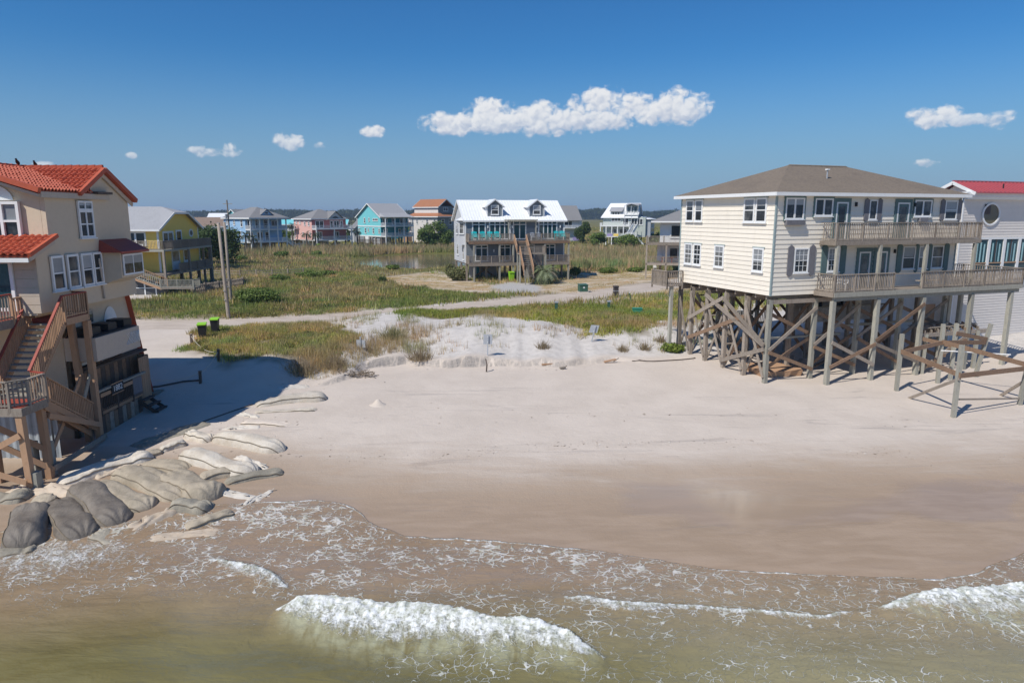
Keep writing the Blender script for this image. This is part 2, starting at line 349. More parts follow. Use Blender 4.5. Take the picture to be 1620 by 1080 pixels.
M['stucco_trim'] = paint('tan_trim', (.55, .46, .37), .03, .7, 5, gamt=.1)
M['terracotta'] = paint('terracotta_tile', (.50, .105, .05), .10, .6, 5, gamt=.22, dark=(.30, .06, .04), spec=.35)
M['shingle'] = paint('brown_shingle', (.21, .17, .13), .03, .9, 7, (1, 1, 2.5), .40, (.11, .09, .075), bump=.4)
M['grey_shingle'] = paint('grey_shingle', (.235, .23, .23), .04, .9, 5, (1, 1, 2.5), .25, (.16, .16, .165), bump=.3)
M['light_shingle'] = paint('light_grey_shingle', (.36, .36, .37), .04, .9, 4, (1, 1, 2), .2, bump=.2)
M['orange_shingle'] = paint('orange_brown_shingle', (.38, .165, .085), .04, .85, 3, (1, 1, 2), .25)
M['tan_shingle'] = paint('tan_shingle', (.27, .20, .155), .04, .9, 3, (1, 1, 2), .2)
M['red_metal'] = paint('red_metal_roof', (.45, .10, .115), .02, .42, 2, gamt=.08, spec=.5)
M['white_metal'] = paint('white_metal_roof', (.82, .83, .84), .02, .35, 2, gamt=.05, spec=.5)
M['grey_siding'] = paint('blue_grey_siding', (.20, .225, .25), .03, .6, 3, gamt=.08)  # also colours walls in shade darker than their sunlit neighbours
M['light_siding'] = paint('light_grey_siding', (.56, .57, .59), .03, .6, 3, gamt=.06)
M['yellow'] = paint('yellow_siding', (.88, .63, .15), .02, .6, 3, gamt=.06)
M['blue'] = paint('light_blue_siding', (.32, .50, .70), .02, .6, 2, gamt=.05)
M['teal'] = paint('turquoise_siding', (.20, .60, .63), .02, .6, 2, gamt=.05)
M['teal_dark'] = paint('deep_teal_siding', (.03, .20, .25), .02, .6, 2, gamt=.05)
M['pink'] = paint('pink_siding', (.80, .48, .42), .02, .6, 2, gamt=.05)
M['rose'] = paint('rose_porch_wall', (.42, .15, .15), .02, .6, 2, gamt=.05)  # pink siding with shade mixed into its colour
M['sage'] = paint('pale_sage_siding', (.46, .50, .46), .02, .6, 2, gamt=.05)
M['lilac'] = paint('lilac_panel', (.36, .30, .55), .02, .6, 2, gamt=.05)
M['concrete'] = paint('concrete', (.50, .45, .40), .05, .85, 4, gamt=.15)
M['galv'] = paint('galvanised_metal', (.40, .42, .45), .05, .45, 3, gamt=.12, spec=.5)
M['corrugated'] = paint('corrugated_metal_sheet', (.38, .42, .45), .05, .4, 3, gamt=.25, spec=.5)
M['black'] = paint('black_plastic', (.025, .025, .027), .05, .5, 4, gamt=.1)
M['lime'] = paint('lime_green_plastic', (.30, .62, .03), .03, .45, 3, gamt=.05)
M['aqua'] = paint('aqua_plastic', (.02, .50, .52), .03, .45, 3, gamt=.05)
M['dkgreen'] = paint('dark_green_enamel', (.05, .12, .085), .05, .5, 3, gamt=.15)
M['green_box'] = paint('green_enamel', (.05, .27, .17), .05, .5, 3, gamt=.15)
M['brownbin'] = paint('brown_metal', (.075, .06, .06), .08, .6, 3, gamt=.15)
M['blueplastic'] = paint('blue_plastic', (.05, .13, .25), .05, .5, 3, gamt=.1)
M['rope'] = paint('rope', (.5, .46, .40), .05, .9, 8, gamt=.1)
M['screen'] = paint('dark_screen', (.10, .10, .105), .06, .7, 3, gamt=.1)
M['curtain'] = paint('aqua_curtain', (.36, .58, .60), .05, .8, 2, gamt=.15)
M['bark'] = paint('bark', (.16, .12, .085), .15, .9, 5, (2, 2, .5), .4, bump=.4)
M['palmtrunk'] = paint('palm_trunk', (.20, .165, .13), .1, .9, 6, (1, 1, 3), .4)
M['deadwood'] = paint('bleached_driftwood', (.30, .24, .18), .2, .9, 5, gamt=.3)
M['bag_light'] = paint('sandbag_pale_cloth', (.60, .545, .47), .08, .85, 3, (1, 1, 1), .22, (.40, .345, .28), bump=.25)
M['bag_tan'] = paint('sandbag_tan_cloth', (.44, .375, .285), .10, .85, 3, (1, 1, 1), .28, (.27, .22, .16), bump=.25)
M['bag_dark'] = paint('sandbag_dark_wet_cloth', (.16, .14, .12), .12, .55, 3, (1, 1, 1), .35, (.085, .075, .065), bump=.25, spec=.4)
M['bag_grey'] = paint('sandbag_grey_green_cloth', (.25, .24, .20), .10, .8, 3, (1, 1, 1), .3, (.16, .15, .12), bump=.25)
def bagm(name, col, dark, stain, rough, spec=.25):
    m, t, p = new_mat(name); P0 = t.pos(); r = t.rnd()
    n = t.noise(P0, 1.6, 5, .62); n2 = t.noise(t.scalev(P0, (1, 1, 2.5)), 6, 5, .7); weave = t.noise(P0, 60, 2, .5)
    c = t.mix(t.ss(n, .38, .66), col, dark); c = t.mix(t.m('MULTIPLY', t.ss(n2, .52, .72), .55), c, stain)
    v = t.m('ADD', .86, t.m('MULTIPLY', r, .28)); c = t.mix(1.0, c, t.n('ShaderNodeCombineColor', ins={0: v, 1: v, 2: v}).outputs[0], 'MULTIPLY')
    t.set(p, 'Base Color', c); t.set(p, 'Roughness', rough); t.set(p, 'Specular IOR Level', spec)
    h = t.m('ADD', t.m('MULTIPLY', n2, .6), t.m('ADD', t.m('MULTIPLY', weave, .12), t.m('MULTIPLY', t.noise(t.scalev(P0, (2.5, 1, 1)), 3.2, 4, .6, 1.2), .9)))
    t.set(p, 'Normal', t.bump(h, .5, .06)); return m
M['bag_light'] = bagm('sandbag_pale_cloth', (.60, .545, .465), (.50, .44, .36), (.38, .32, .25), .85)
M['bag_tan'] = bagm('sandbag_tan_cloth', (.44, .375, .285), (.33, .28, .21), (.23, .20, .155), .85)
M['bag_dark'] = bagm('sandbag_dark_wet_cloth', (.20, .172, .142), (.135, .115, .095), (.25, .215, .17), .6, .35)
M['bag_grey'] = bagm('sandbag_grey_green_cloth', (.36, .325, .26), (.27, .245, .195), (.42, .37, .29), .8)
M['bag_seam'] = paint('sandbag_seam', (.20, .165, .12), .1, .9, 6)
M['cloth_torn'] = paint('torn_bag_cloth', (.55, .46, .36), .12, .85, 5, gamt=.25, dark=(.45, .33, .22))
M['cloth_white'] = paint('torn_white_cloth', (.62, .57, .50), .08, .85, 5, gamt=.2)
def glassm(name, col, var, rough=.06):
    m, t, p = new_mat(name); P0 = t.pos(); r = t.rnd()
    n = t.noise(P0, 1.7, 3, .6); c = t.mix(t.m('MULTIPLY', t.ss(t.m('ADD', t.m('MULTIPLY', n, .7), t.m('MULTIPLY', r, .5)), .55, .85), var), col, (.22, .22, .21))
    t.set(p, 'Base Color', c); t.set(p, 'Roughness', rough); t.set(p, 'Specular IOR Level', .6); return m
M['glass'] = glassm('window_glass', (.022, .028, .034), .75)
M['glass_teal'] = glassm('tinted_glass', (.012, .055, .07), .15)
M['glass_amber'] = glassm('porthole_glass', (.14, .115, .065), .2, .03)
M['sand_patch'] = paint('blown_sand', (.62, .54, .46), .04, .9, 4, gamt=.12)

# ------------------------------------------------------------------ object helpers
MESH = {}
def link(name, me, parent=None, mat4=None, mat=None, kind=None):
    o = bpy.data.objects.new(name, me); COL.objects.link(o)
    if mat is not None and me is not None and not me.materials: me.materials.append(mat)
    if mat4 is not None: o.matrix_basis = mat4
    if parent is not None:
        o.parent = parent
        if parent.get('_part'): o.matrix_parent_inverse = parent.matrix_basis.inverted()
        o['_part'] = 1
    if kind: o['kind'] = kind
    return o
def tag(o, label, cat, group=None, kind=None):
    o['label'] = label; o['category'] = cat
    if group: o['group'] = group
    if kind: o['kind'] = kind
    return o
def thing(name, label, cat, loc=(0, 0, 0), rz=0, group=None):
    o = bpy.data.objects.new(name, None); COL.objects.link(o); o.empty_display_size = .3
    o.location = loc; o.rotation_euler = (0, 0, rz); return tag(o, label, cat, group)
def unit(shape, mk):
    key = (shape, mk)
    if key in MESH: return MESH[key]
    if shape == 'box':
        v = [(x, y, z) for x in (-.5, .5) for y in (-.5, .5) for z in (-.5, .5)]
        f = [(0,1,3,2),(4,6,7,5),(0,4,5,1),(2,3,7,6),(0,2,6,4),(1,5,7,3)]
    elif shape == 'lap':    # lap siding: thick at its lower edge. x length, y out = -y, z height
        v = [(x, y, z) for x in (-.5, .5) for (y, z) in ((0, -.5), (-1, -.5), (-.25, .5), (0, .5))]
        f = [(0,1,2,3),(7,6,5,4),(0,4,5,1),(1,5,6,2),(2,6,7,3),(3,7,4,0)]
    elif shape == 'cyl':
        n = 10; v = [(.5*math.cos(2*math.pi*i/n), .5*math.sin(2*math.pi*i/n), z) for z in (-.5, .5) for i in range(n)]
        f = [(i, (i+1) % n, n+(i+1) % n, n+i) for i in range(n)]+[tuple(range(n))[::-1], tuple(range(n, 2*n))]
    elif shape == 'shutter':  # board with pointed ends
        pr = [(-.5,-.42),(0,-.5),(.5,-.42),(.5,.42),(0,.5),(-.5,.42)]
        v = [(x, y, z) for y in (-.5, .5) for x, z in pr]
        f = [tuple(range(6)), tuple(range(6, 12))[::-1]]+[((i+1) % 6, i, 6+i, 6+(i+1) % 6) for i in range(6)]
    me = bpy.data.meshes.new(shape+'_'+mk); me.from_pydata(v, [], f); me.update(); me.materials.append(M[mk]); MESH[key] = me; return me
def box(name, par, x, y, z, mk):
    m4 = Matrix.Translation(((x[0]+x[1])/2, (y[0]+y[1])/2, (z[0]+z[1])/2)) @ Matrix.Diagonal((abs(x[1]-x[0]), abs(y[1]-y[0]), abs(z[1]-z[0]), 1))
    return link(name, unit('box', mk), par, m4)
def beam(name, par, a, b, wdt, hgt_, mk, shape='box'):
    a = Vector(a); b = Vector(b); d = b-a; L = d.length; zax = d/L
    up = Vector((0, 0, 1)) if abs(zax.z) < .95 else Vector((0, 1, 0))
    xax = up.cross(zax).normalized(); yax = zax.cross(xax)
    r = Matrix((xax, yax, zax)).transposed().to_4x4()
    m4 = Matrix.Translation((a+b)/2) @ r @ Matrix.Diagonal((wdt, hgt_, L, 1))
    return link(name, unit(shape, mk), par, m4)
def pole(name, par, a, b, d, mk): return beam(name, par, a, b, d, d, mk, 'cyl')
def poly(name, par, verts, faces, mk, smooth=False, kind=None):
    me = bpy.data.meshes.new(name); me.from_pydata([tuple(v) for v in verts], [], faces); me.update()
    bm = bmesh.new(); bm.from_mesh(me); bmesh.ops.recalc_face_normals(bm, faces=bm.faces); bm.to_mesh(me); bm.free()
    if smooth:
        for q in me.polygons: q.use_smooth = True
    return link(name, me, par, None, M[mk], kind)
def slab(name, par, top, th, mk):
    """roof plane or floor of any outline: top corners and a thickness downwards"""
    n = len(top); v = [tuple(p) for p in top]+[(p[0], p[1], p[2]-th) for p in top]
    f = [tuple(range(n)), tuple(range(2*n-1, n-1, -1))]+[(i, n+i, n+(i+1) % n, (i+1) % n) for i in range(n)]
    return poly(name, par, v, f, mk)
class Boxes:
    """collects boxes and bars that form ONE part"""
    def __init__(s): s.v = []; s.f = []
    def add(s, x, y, z):
        b = len(s.v); s.v += [(a, c, d) for a in x for c in y for d in z]
        s.f += [tuple(b+i for i in q) for q in ((0,1,3,2),(4,6,7,5),(0,4,5,1),(2,3,7,6),(0,2,6,4),(1,5,7,3))]
    def bar(s, a, b_, w_, h_):
        a = Vector(a); b_ = Vector(b_); zx = (b_-a).normalized(); up = Vector((0, 0, 1)) if abs(zx.z) < .95 else Vector((0, 1, 0))
        xx = up.cross(zx).normalized()*w_/2; yy = zx.cross(xx).normalized()*h_/2; b = len(s.v)
        s.v += [tuple(q+sx_*xx+sy_*yy) for q in (a, b_) for sx_, sy_ in ((-1,-1),(1,-1),(1,1),(-1,1))]
        s.f += [tuple(b+i for i in q) for q in ((0,3,2,1),(4,5,6,7),(0,1,5,4),(1,2,6,5),(2,3,7,6),(3,0,4,7))]
    def build(s, name, par, mk, kind=None): return poly(name, par, s.v, s.f, mk, kind=kind)
BLINDS = True
class Wall:
    """vertical wall line in a house frame: o start, d direction along (unit), outward normal n"""
    def __init__(s, house, o, d, n):
        s.h = house; s.o = Vector((*o, 0)); s.d = Vector((*d, 0)).normalized(); s.n = Vector((*n, 0)).normalized()
        s.m = Matrix((s.d, -s.n, Vector((0, 0, 1)))).transposed().to_4x4()   # local y points INTO the wall
    def p(s, a, z, out=0): q = s.o+s.d*a+s.n*out; return (q.x, q.y, z)
    def mat(s, a, z, out=0): return Matrix.Translation(s.p(a, z, out)) @ s.m
    def piece(s, name, a0, a1, z0, z1, out0, out1, mk, par=None, shape='box'):
        m4 = s.mat((a0+a1)/2, (z0+z1)/2, (out0+out1)/2) @ Matrix.Diagonal((abs(a1-a0), abs(out1-out0), abs(z1-z0), 1))
        return link(name, unit(shape, mk), par or s.h, m4)
    def siding(s, wall, a0, a1, z0, z1, pitch, mk, depth=.035):
        n = max(1, round((z1-z0)/pitch)); ph = (z1-z0)/n
        for i in range(n):
            m4 = s.mat((a0+a1)/2, z0+ph*(i+.5), .002) @ Matrix.Diagonal((a1-a0, depth, ph, 1))
            link('siding_board', unit('lap', mk), wall, m4)
    def window(s, a0, a1, z0, z1, cols=1, rows=2, mk='white', glass='glass', fw=.09, out=.06, mull=.05, name='window', sill=True, grid=None):
        W, Hh = a1-a0, z1-z0; key = ('win', round(W, 2), round(Hh, 2), cols, rows, mk, fw, out, mull, sill, grid)
        if key not in MESH:
            b = Boxes(); y0, y1 = -out, 0
            b.add((-W/2, -W/2+fw), (y0, y1), (-Hh/2, Hh/2)); b.add((W/2-fw, W/2), (y0, y1), (-Hh/2, Hh/2))
            b.add((-W/2+fw, W/2-fw), (y0, y1), (Hh/2-fw, Hh/2)); b.add((-W/2+fw, W/2-fw), (y0, y1), (-Hh/2, -Hh/2+fw))
            iw, ih = W-2*fw, Hh-2*fw
            for i in range(1, cols):
                x = -iw/2+iw*i/cols; b.add((x-mull*.7, x+mull*.7), (y0+.008, y1), (-ih/2, ih/2))
            for j in range(1, rows):
                z = -ih/2+ih*j/rows; b.add((-iw/2, iw/2), (y0+.014, y1), (z-mull/2, z+mull/2))
            if grid:
                for i in range(1, grid[0]):
                    x = -iw/2+iw*i/grid[0]; b.add((x-.012, x+.012), (y0+.024, y1), (-ih/2, ih/2))
                for j in range(1, grid[1]):
                    z = -ih/2+ih*j/grid[1]; b.add((-iw/2, iw/2), (y0+.027, y1), (z-.012, z+.012))
            if sill: b.add((-W/2-.05, W/2+.05), (y0-.05, y1), (-Hh/2-.06, -Hh/2-.002))
            me = bpy.data.meshes.new('window_frame'); me.from_pydata(b.v, [], b.f); me.update(); me.materials.append(M[mk]); MESH[key] = me
        f = link(name, MESH[key], s.h, s.mat((a0+a1)/2, (z0+z1)/2, .03))
        s.piece('pane', a0+fw*.5, a1-fw*.5, z0+fw*.5, z1-fw*.5, .036, .05+out*.2, glass, f)
        if glass == 'glass' and BLINDS and random.random() < .55:
            k = random.choice([.3, .45, .5, .62]); s.piece('blind', a0+fw, a1-fw, z1-fw-(Hh-2*fw)*k, z1-fw, .051+out*.2, .055+out*.2, 'blind', f)
        return f
    def door(s, a0, a1, z0, z1, mk='white', glass='glass', frame='white'):
        d = s.piece('door', a0+.08, a1-.08, z0, z1-.08, .02, .075, mk)
        b = Boxes(); 
        s.piece('door_frame', a0, a0+.09, z0, z1, .02, .10, frame, d); s.piece('door_frame', a1-.09, a1, z0, z1, .02, .10, frame, d)
        s.piece('door_frame', a0+.09, a1-.09, z1-.09, z1, .02, .098, frame, d)
        s.piece('pane', a0+.22, a1-.22, z0+(z1-z0)*.42, z1-.25, .07, .083, glass, d)
        s.piece('handle', a1-.2, a1-.15, z0+.95, z0+1.1, .07, .13, 'galv', d); return d
def railing(par, a, b, h, mk, sp=.13, bw=.04, merged=False, post=1.8, name='railing', topmk=None, low=.08, pw=.09, skip_posts=False, bmk=None):
    """rail from a to b (foot points): top rail, lower rail, posts, balusters"""
    a = Vector(a); b = Vector(b); d = b-a; L = d.length; up = Vector((0, 0, 1))
    beam('handrail', par, a+up*h, b+up*h, .11, .05, topmk or mk)
    beam('lower_rail', par, a+up*low, b+up*low, .04, .07, mk)
    if not skip_posts:
        n = max(1, round(L/post))
        for i in range(n+1):
            q = a+d*(i/n); beam('railing_post', par, q-up*.18, q+up*(h-.03), pw, pw, mk)
    n = max(2, int(L/sp))
    if merged:
        bb = Boxes()
        for i in range(1, n): q = a+d*(i/n); bb.bar(q+up*low, q+up*(h-.03), bw, bw)
        bb.build('balusters', par, bmk or mk, 'stuff')
    else:
        for i in range(1, n):
            q = a+d*(i/n); j = random.uniform(-.012, .012)
            beam('baluster', par, q+up*(low-.06)+d.normalized()*j, q+up*(h-.03), bw, bw, bmk or mk)
def stair(par, a, b, width_dir, n, mk, th=.05, dep=.28, stringer=None):
    """treads from a (top) to b (bottom) , width_dir = vector across"""
    a = Vector(a); b = Vector(b); wv_ = Vector(width_dir); d = b-a; dh = Vector((d.x, d.y, 0)).normalized()
    for i in range(n):
        q = a+d*((i+.5)/n); beam('tread', par, q, q+wv_, dep, th, mk) if False else None
        m4 = Matrix.Translation(q+wv_/2) @ Matrix((dh, wv_.normalized(), Vector((0, 0, 1)))).transposed().to_4x4() @ Matrix.Diagonal((dep, wv_.length, th, 1))
        link('tread', unit('box', mk), par, m4)
    for off in (Vector((0, 0, 0)), wv_):
        beam('stringer', par, a+off-Vector((0, 0, .12)), b+off-Vector((0, 0, .12)), .05, .26, stringer or mk)
def gable_roof(par, x, y, ze, zr, axis_, mk, ov=.4, th=.16, trim='white', name='roof'):
    """gable roof over rectangle x,y; ridge along axis"""
    if axis_ == 'x':
        ym = (y[0]+y[1])/2; k = (zr-ze)/(ym-y[0]); x0, x1 = x[0]-ov, x[1]+ov
        A = [(x0, y[0]-ov, ze-k*ov), (x1, y[0]-ov, ze-k*ov), (x1, ym, zr), (x0, ym, zr)]
        B = [(x1, y[1]+ov, ze-k*ov), (x0, y[1]+ov, ze-k*ov), (x0, ym, zr), (x1, ym, zr)]
    else:
        xm = (x[0]+x[1])/2; k = (zr-ze)/(xm-x[0]); y0, y1 = y[0]-ov, y[1]+ov
        A = [(x[0]-ov, y1, ze-k*ov), (x[0]-ov, y0, ze-k*ov), (xm, y0, zr), (xm, y1, zr)]
        B = [(x[1]+ov, y0, ze-k*ov), (x[1]+ov, y1, ze-k*ov), (xm, y1, zr), (xm, y0, zr)]
    r = slab(name, par, A, th, mk); slab('roof_slope', r, [(p_[0], p_[1], p_[2]) for p_ in B], th, mk)
    for P_ in (A, B):
        beam('fascia', r, Vector(P_[0])-Vector((0, 0, th/2+.02)), Vector(P_[1])-Vector((0, 0, th/2+.02)), .05, th+.1, trim)
        beam('bargeboard', r, Vector(P_[1])-Vector((0, 0, th/2+.02)), Vector(P_[2])-Vector((0, 0, th/2+.02)), .05, th+.08, trim)
        beam('bargeboard', r, Vector(P_[0])-Vector((0, 0, th/2+.02)), Vector(P_[3])-Vector((0, 0, th/2+.02)), .05, th+.08, trim)
    return r
def hip_roof(par, x, y, ze, zr, mk, ov=.4, trim='white', fas=.22, ridge=None, name='roof'):
    x0, x1, y0, y1 = x[0]-ov, x[1]+ov, y[0]-ov, y[1]+ov
    w_, d_ = x1-x0, y1-y0
    if w_ >= d_: i = d_/2 if ridge is None else ridge; a, b = (x0+i, (y0+y1)/2, zr), (x1-i, (y0+y1)/2, zr)
    else: i = w_/2 if ridge is None else ridge; a, b = ((x0+x1)/2, y0+i, zr), ((x0+x1)/2, y1-i, zr)
    c = [(x0, y0, ze), (x1, y0, ze), (x1, y1, ze), (x0, y1, ze)]
    v = c+[a, b]
    f = [(0,1,5,4),(1,2,5),(2,3,4,5),(3,0,4),(3,2,1,0)] if w_ >= d_ else [(0,1,4),(1,2,5,4),(2,3,5),(3,0,4,5),(3,2,1,0)]
    r = poly(name, par, v, f, mk)
    for p_, q in ((0,1),(1,2),(2,3),(3,0)):
        beam('fascia', r, Vector(c[p_])-Vector((0, 0, fas/2+.0)), Vector(c[q])-Vector((0, 0, fas/2)), .05, fas, trim)
    return r
def gable_wall(par, pts, th_dir, th, mk, name='gable_wall'):
    """flat wall of any outline with a thickness vector"""
    n = len(pts); tv = Vector(th_dir)*th; v = [Vector(p_) for p_ in pts]+[Vector(p_)+tv for p_ in pts]
    f = [tuple(range(n)), tuple(range(2*n-1, n-1, -1))]+[(i, n+i, n+(i+1) % n, (i+1) % n) for i in range(n)]
    return poly(name, par, v, f, mk)

wl = []
for a, b in [(-500,850),(-60,850),(40,836),(200,826),(330,800),(420,793),(500,791),(545,797),(572,812),(582,824),(640,849),(740,853),(860,860),(980,878),(1100,900),(1200,911),(1340,920),(1480,926),(1540,912),(1600,885),(1640,865),(2200,840)]:
    wl.append(gnd(a, b)[:2])
WX = np.array([p[0] for p in wl]); WY = np.array([p[1] for p in wl])
# ------------------------------------------------------------------ ground sheet
def ground_attrs(X, Y, Z):
    out = {}
    n = (fbm(X*.10, Y*.22, 3)-.5)*5+(fbm(X*.035+7, Y*.09, 2)-.5)*9
    out['wet'] = (1-sst(Y+n*.8, 23.5, 33.5))*.96
    fl = np.zeros(X.shape); qq = (Y > 15) & (Y < 35); fl[qq] = sst(sdf(X[qq], Y[qq], P_FILM)+ragx(X[qq]*.6, Y[qq]*1.6, 1.3, .5), -.5, .8); wq = np.interp(X, WX, WY); out['film'] = np.maximum(fl, np.exp(-np.clip(Y-wq, 0, 9)/.9)*.85*(Y < 30))
    near = Y < 230
    def pm(P, a, s, lo=-.6, hi=.8):
        r = np.zeros(X.shape); q = near & (Y > 35); x, y = X[q], Y[q]
        r[q] = sst(sdf(x, y, P)+ragx(x, y, a, s), lo, hi); return r
    q = near & (Y > 35); v = np.zeros(X.shape); v[q] = vegmask(X[q], Y[q])
    v = np.maximum(v, 0)
    dry_ = np.maximum.reduce([pm(P_D1, 1.2, .3), pm(P_D2, 1.0, .3), pm(P_D3, .6, .5)])
    rdm = np.zeros(X.shape); rdm[q] = 1-sst(dist_line(X[q], Y[q], road_line)+ragx(X[q], Y[q], .5, .5), 2.2, 3.6)
    gr = pm(P_DR, .8, .5); drv = np.maximum(pm(P_DW, .3, .3), pm(P_YD, .3, .3))
    mars = sst(Y+8*(fbm(X*.05, Y*.05, 3)-.5), 104, 112)*(1-.0*Y)
    # house yards stay sandy/dry, the rest of the far ground is grown over
    far = sst(Y+ragx(X, Y, 3, .1), 62, 70)*(1-mars)
    left = (X < -22) & (Y > 60); rest = sst(Y, 68, 78)*(1-mars)
    v = np.maximum(v, .8*rest*(fbm(X*.2, Y*.2, 3) > .2))
    for a_ in (rdm, gr, drv, dry_): v = v*(1-a_)
    dry_ = dry_*(1-gr)*(1-drv)*(1-rdm)
    mars = np.maximum(mars, 0)*(1-dry_)*(1-drv)
    out['veg'] = v; out['dry'] = dry_; out['road'] = np.maximum(rdm, 0)*(1-gr); out['gravel'] = gr
    out['marsh'] = mars
    ty = np.interp(X, TX, TY); out['dune'] = sst(Y-ty, .2, 1.6)*(1-sst(Y, 60, 80))*(1-rdm*.4)*sst(X, -17, -11)
    out['dune'] = np.maximum(out['dune'], drv*.7)
    out['shore'] = sst(Y, 24, 29)*(1-sst(Y, 36, 41))
    tyj = ty+(fbm(X*.9, X*.13+3, 3)-.5)*1.1; dd = Y-tyj
    out['scarp'] = sst(dd, -.25, .0)*(1-sst(dd, .15, .4))*sst(X, -13.5, -10)*(1-sst(X, 4, 8))*np.clip(2.8*fbm(X*.42+4, X*0+2, 3)-.5+.6*np.exp(-((X+7.5)/2.5)**2), 0, 1)  # grey scarp face; the local boost by the dead brush paints in shadow
    return out
P_FILM = pxl([(960,778),(1040,764),(1200,764),(1400,772),(1640,770),(1640,828),(1400,818),(1260,838),(1090,836)], -.72)
xs = axis(-4500, -42, 42, .28, 4500, 1.10)
ys = np.concatenate([axis(-400, 10, 62, .2, 62, 1.15), np.arange(62.3, 125, .45), axis(125, 125, 126, .6, 5000, 1.035)[1:]])
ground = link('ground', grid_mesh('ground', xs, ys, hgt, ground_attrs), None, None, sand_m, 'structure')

# ------------------------------------------------------------------ sea
def crest(pts, z=-.85): q = [at(a, b, z) for a, b in pts]; return np.array([p[0] for p in q]), np.array([p[1] for p in q])
CR = [  # crest polyline (top edge of foam), foam width, height, foam strength
 (crest([(430,962),(480,950),(540,951),(620,961),(690,964),(740,975),(790,984),(850,985),(905,1005),(965,1042)]), [0,1.0,1.6,1.75,1.65,1.35,1.25,1.1,.8,0], .26, 1.0),
 (crest([(322,878),(360,884),(400,893),(430,905),(458,930)]), [0,.5,.8,.8,0], .15, .85),
 (crest([(1385,958),(1440,945),(1500,936),(1560,930),(1620,926),(1700,935),(1800,940)]), [0,.7,1.2,1.6,1.8,1.8,1.6], .24, .95),
 (crest([(880,938),(930,942),(985,950),(1060,952),(1140,955),(1200,962),(1300,968),(1390,958)]), [0,.55,.6,.3,.2,.2,.2,.0], .12, .8),
]
SEA = -.98
def sea_z(X, Y):
    z = np.full(X.shape, SEA)
    z = z+.07*np.sin(Y*1.5+X*.25+2*fbm(X*.15, Y*.2, 2))*(1-sst(Y, 15, 19))+.20*(fbm(X*.35, Y*.8, 4)-.5)*(1-sst(Y, 17, 22))
    for (cx, cy), wd, h, st in CR:
        yc = np.interp(X, cx, cy); wf = np.interp(X, cx, wd, left=0, right=wd[-1] if cx[-1] > 15 else 0); d = yc-Y   # d>0 seaward
        prof = np.where(d < 0, np.exp(-(d/.16)**2), np.exp(-(d/(.55+.6*wf))**2))
        rough = 1+.35*(fbm(X*1.3, Y*2.2, 3)-.5)*2+.34*(fbm(X*8, Y*12, 3)-.5)*2
        z = z+h*np.clip(wf/.8, 0, 1)*prof*rough
    g = hgt(X, Y)
    film = g+.018
    wlY = np.interp(X, WX, WY)+.10*(fbm(X*1.7, X*0+1, 3)-.5)*2
    z = np.maximum(z, film)
    k = sst(Y-wlY, -.02, .14); z = z*(1-k)+np.minimum(z, g-.035)*k
    return z
def sea_attr(X, Y, Z):
    f = np.zeros(X.shape)
    for (cx, cy), wd, h, st in CR:
        yc = np.interp(X, cx, cy)+.12*(fbm(X*1.3, X*0+5, 3)-.5)*2; wf = np.interp(X, cx, wd, left=0, right=wd[-1] if cx[-1] > 15 else 0); d = yc-Y
        f = np.maximum(f, st*np.where((d > -.06) & (wf > .02), np.clip(1-.55*d/np.maximum(wf, .05), 0, 1)*np.exp(-np.clip(d-wf*.6, 0, 9)**2/(.02+.12*wf**2)), 0)*np.clip(wf/.15, 0, 1))
    wlY = np.interp(X, WX, WY)+.10*(fbm(X*1.7, X*0+1, 3)-.5)*2
    dl = wlY-Y
    f = np.maximum(f, .78*np.exp(-((dl-.06)/.075)**2)*(.45+.8*fbm(X*.7, X*0+8, 3)))
    # foam among the sandbags at the left
    f = np.maximum(f, .55*np.exp(-((X+15.0)/4.0)**2-((Y-20.9)/1.7)**2)*(.4+fbm(X*.8, Y*.8, 3)))
    sea = np.interp(Y, [11, 14.5, 17, 20, 23], [0, .15, .62, .9, 1])
    lace_ = np.clip(sst(dl, 0, .4)*sea*(.40+1.0*fbm(X*.16+3, Y*.3, 3)+.35*np.exp(-dl/1.2)), 0, 1)
    # smoother brown water in the lower left and behind the main breaker
    lace_ *= 1-.85*sst(-X, 2.5, 5)*(1-sst(Y, 17.6, 19.6))
    lace_ = np.maximum(lace_, .30*sst(X, 2, 4)*sst(Y, 13.2, 14.6)*(1-sst(Y, 17, 18)))
    b = np.interp(X, *CR[0][0]); depth = 1-sst(Y+1.6*(fbm(X*.2, Y*.4, 3)-.5), 14.6, 20.2)
    milk = np.zeros(X.shape)
    for (cx, cy), wd, h, st in (CR[0], CR[2]):
        yc = np.interp(X, cx, cy); wf = np.interp(X, cx, wd, left=0, right=wd[-1] if cx[-1] > 15 else 0); d = yc-Y
        milk = np.maximum(milk, np.clip(wf/.8, 0, 1)*np.exp(-((d-wf*.85)/(.22+.25*wf))**2))
    return {'foam': f, 'lace': lace_, 'depth': depth, 'milk': milk}
sxs = axis(-4500, -19, 22, .055, 4500, 1.25); sys_ = axis(-4500, 11.5, 25.2, .055, 26, 1.3)
sea = link('sea_water', grid_mesh('sea_water', sxs, sys_, sea_z, sea_attr), None, None, sea_m, 'structure')
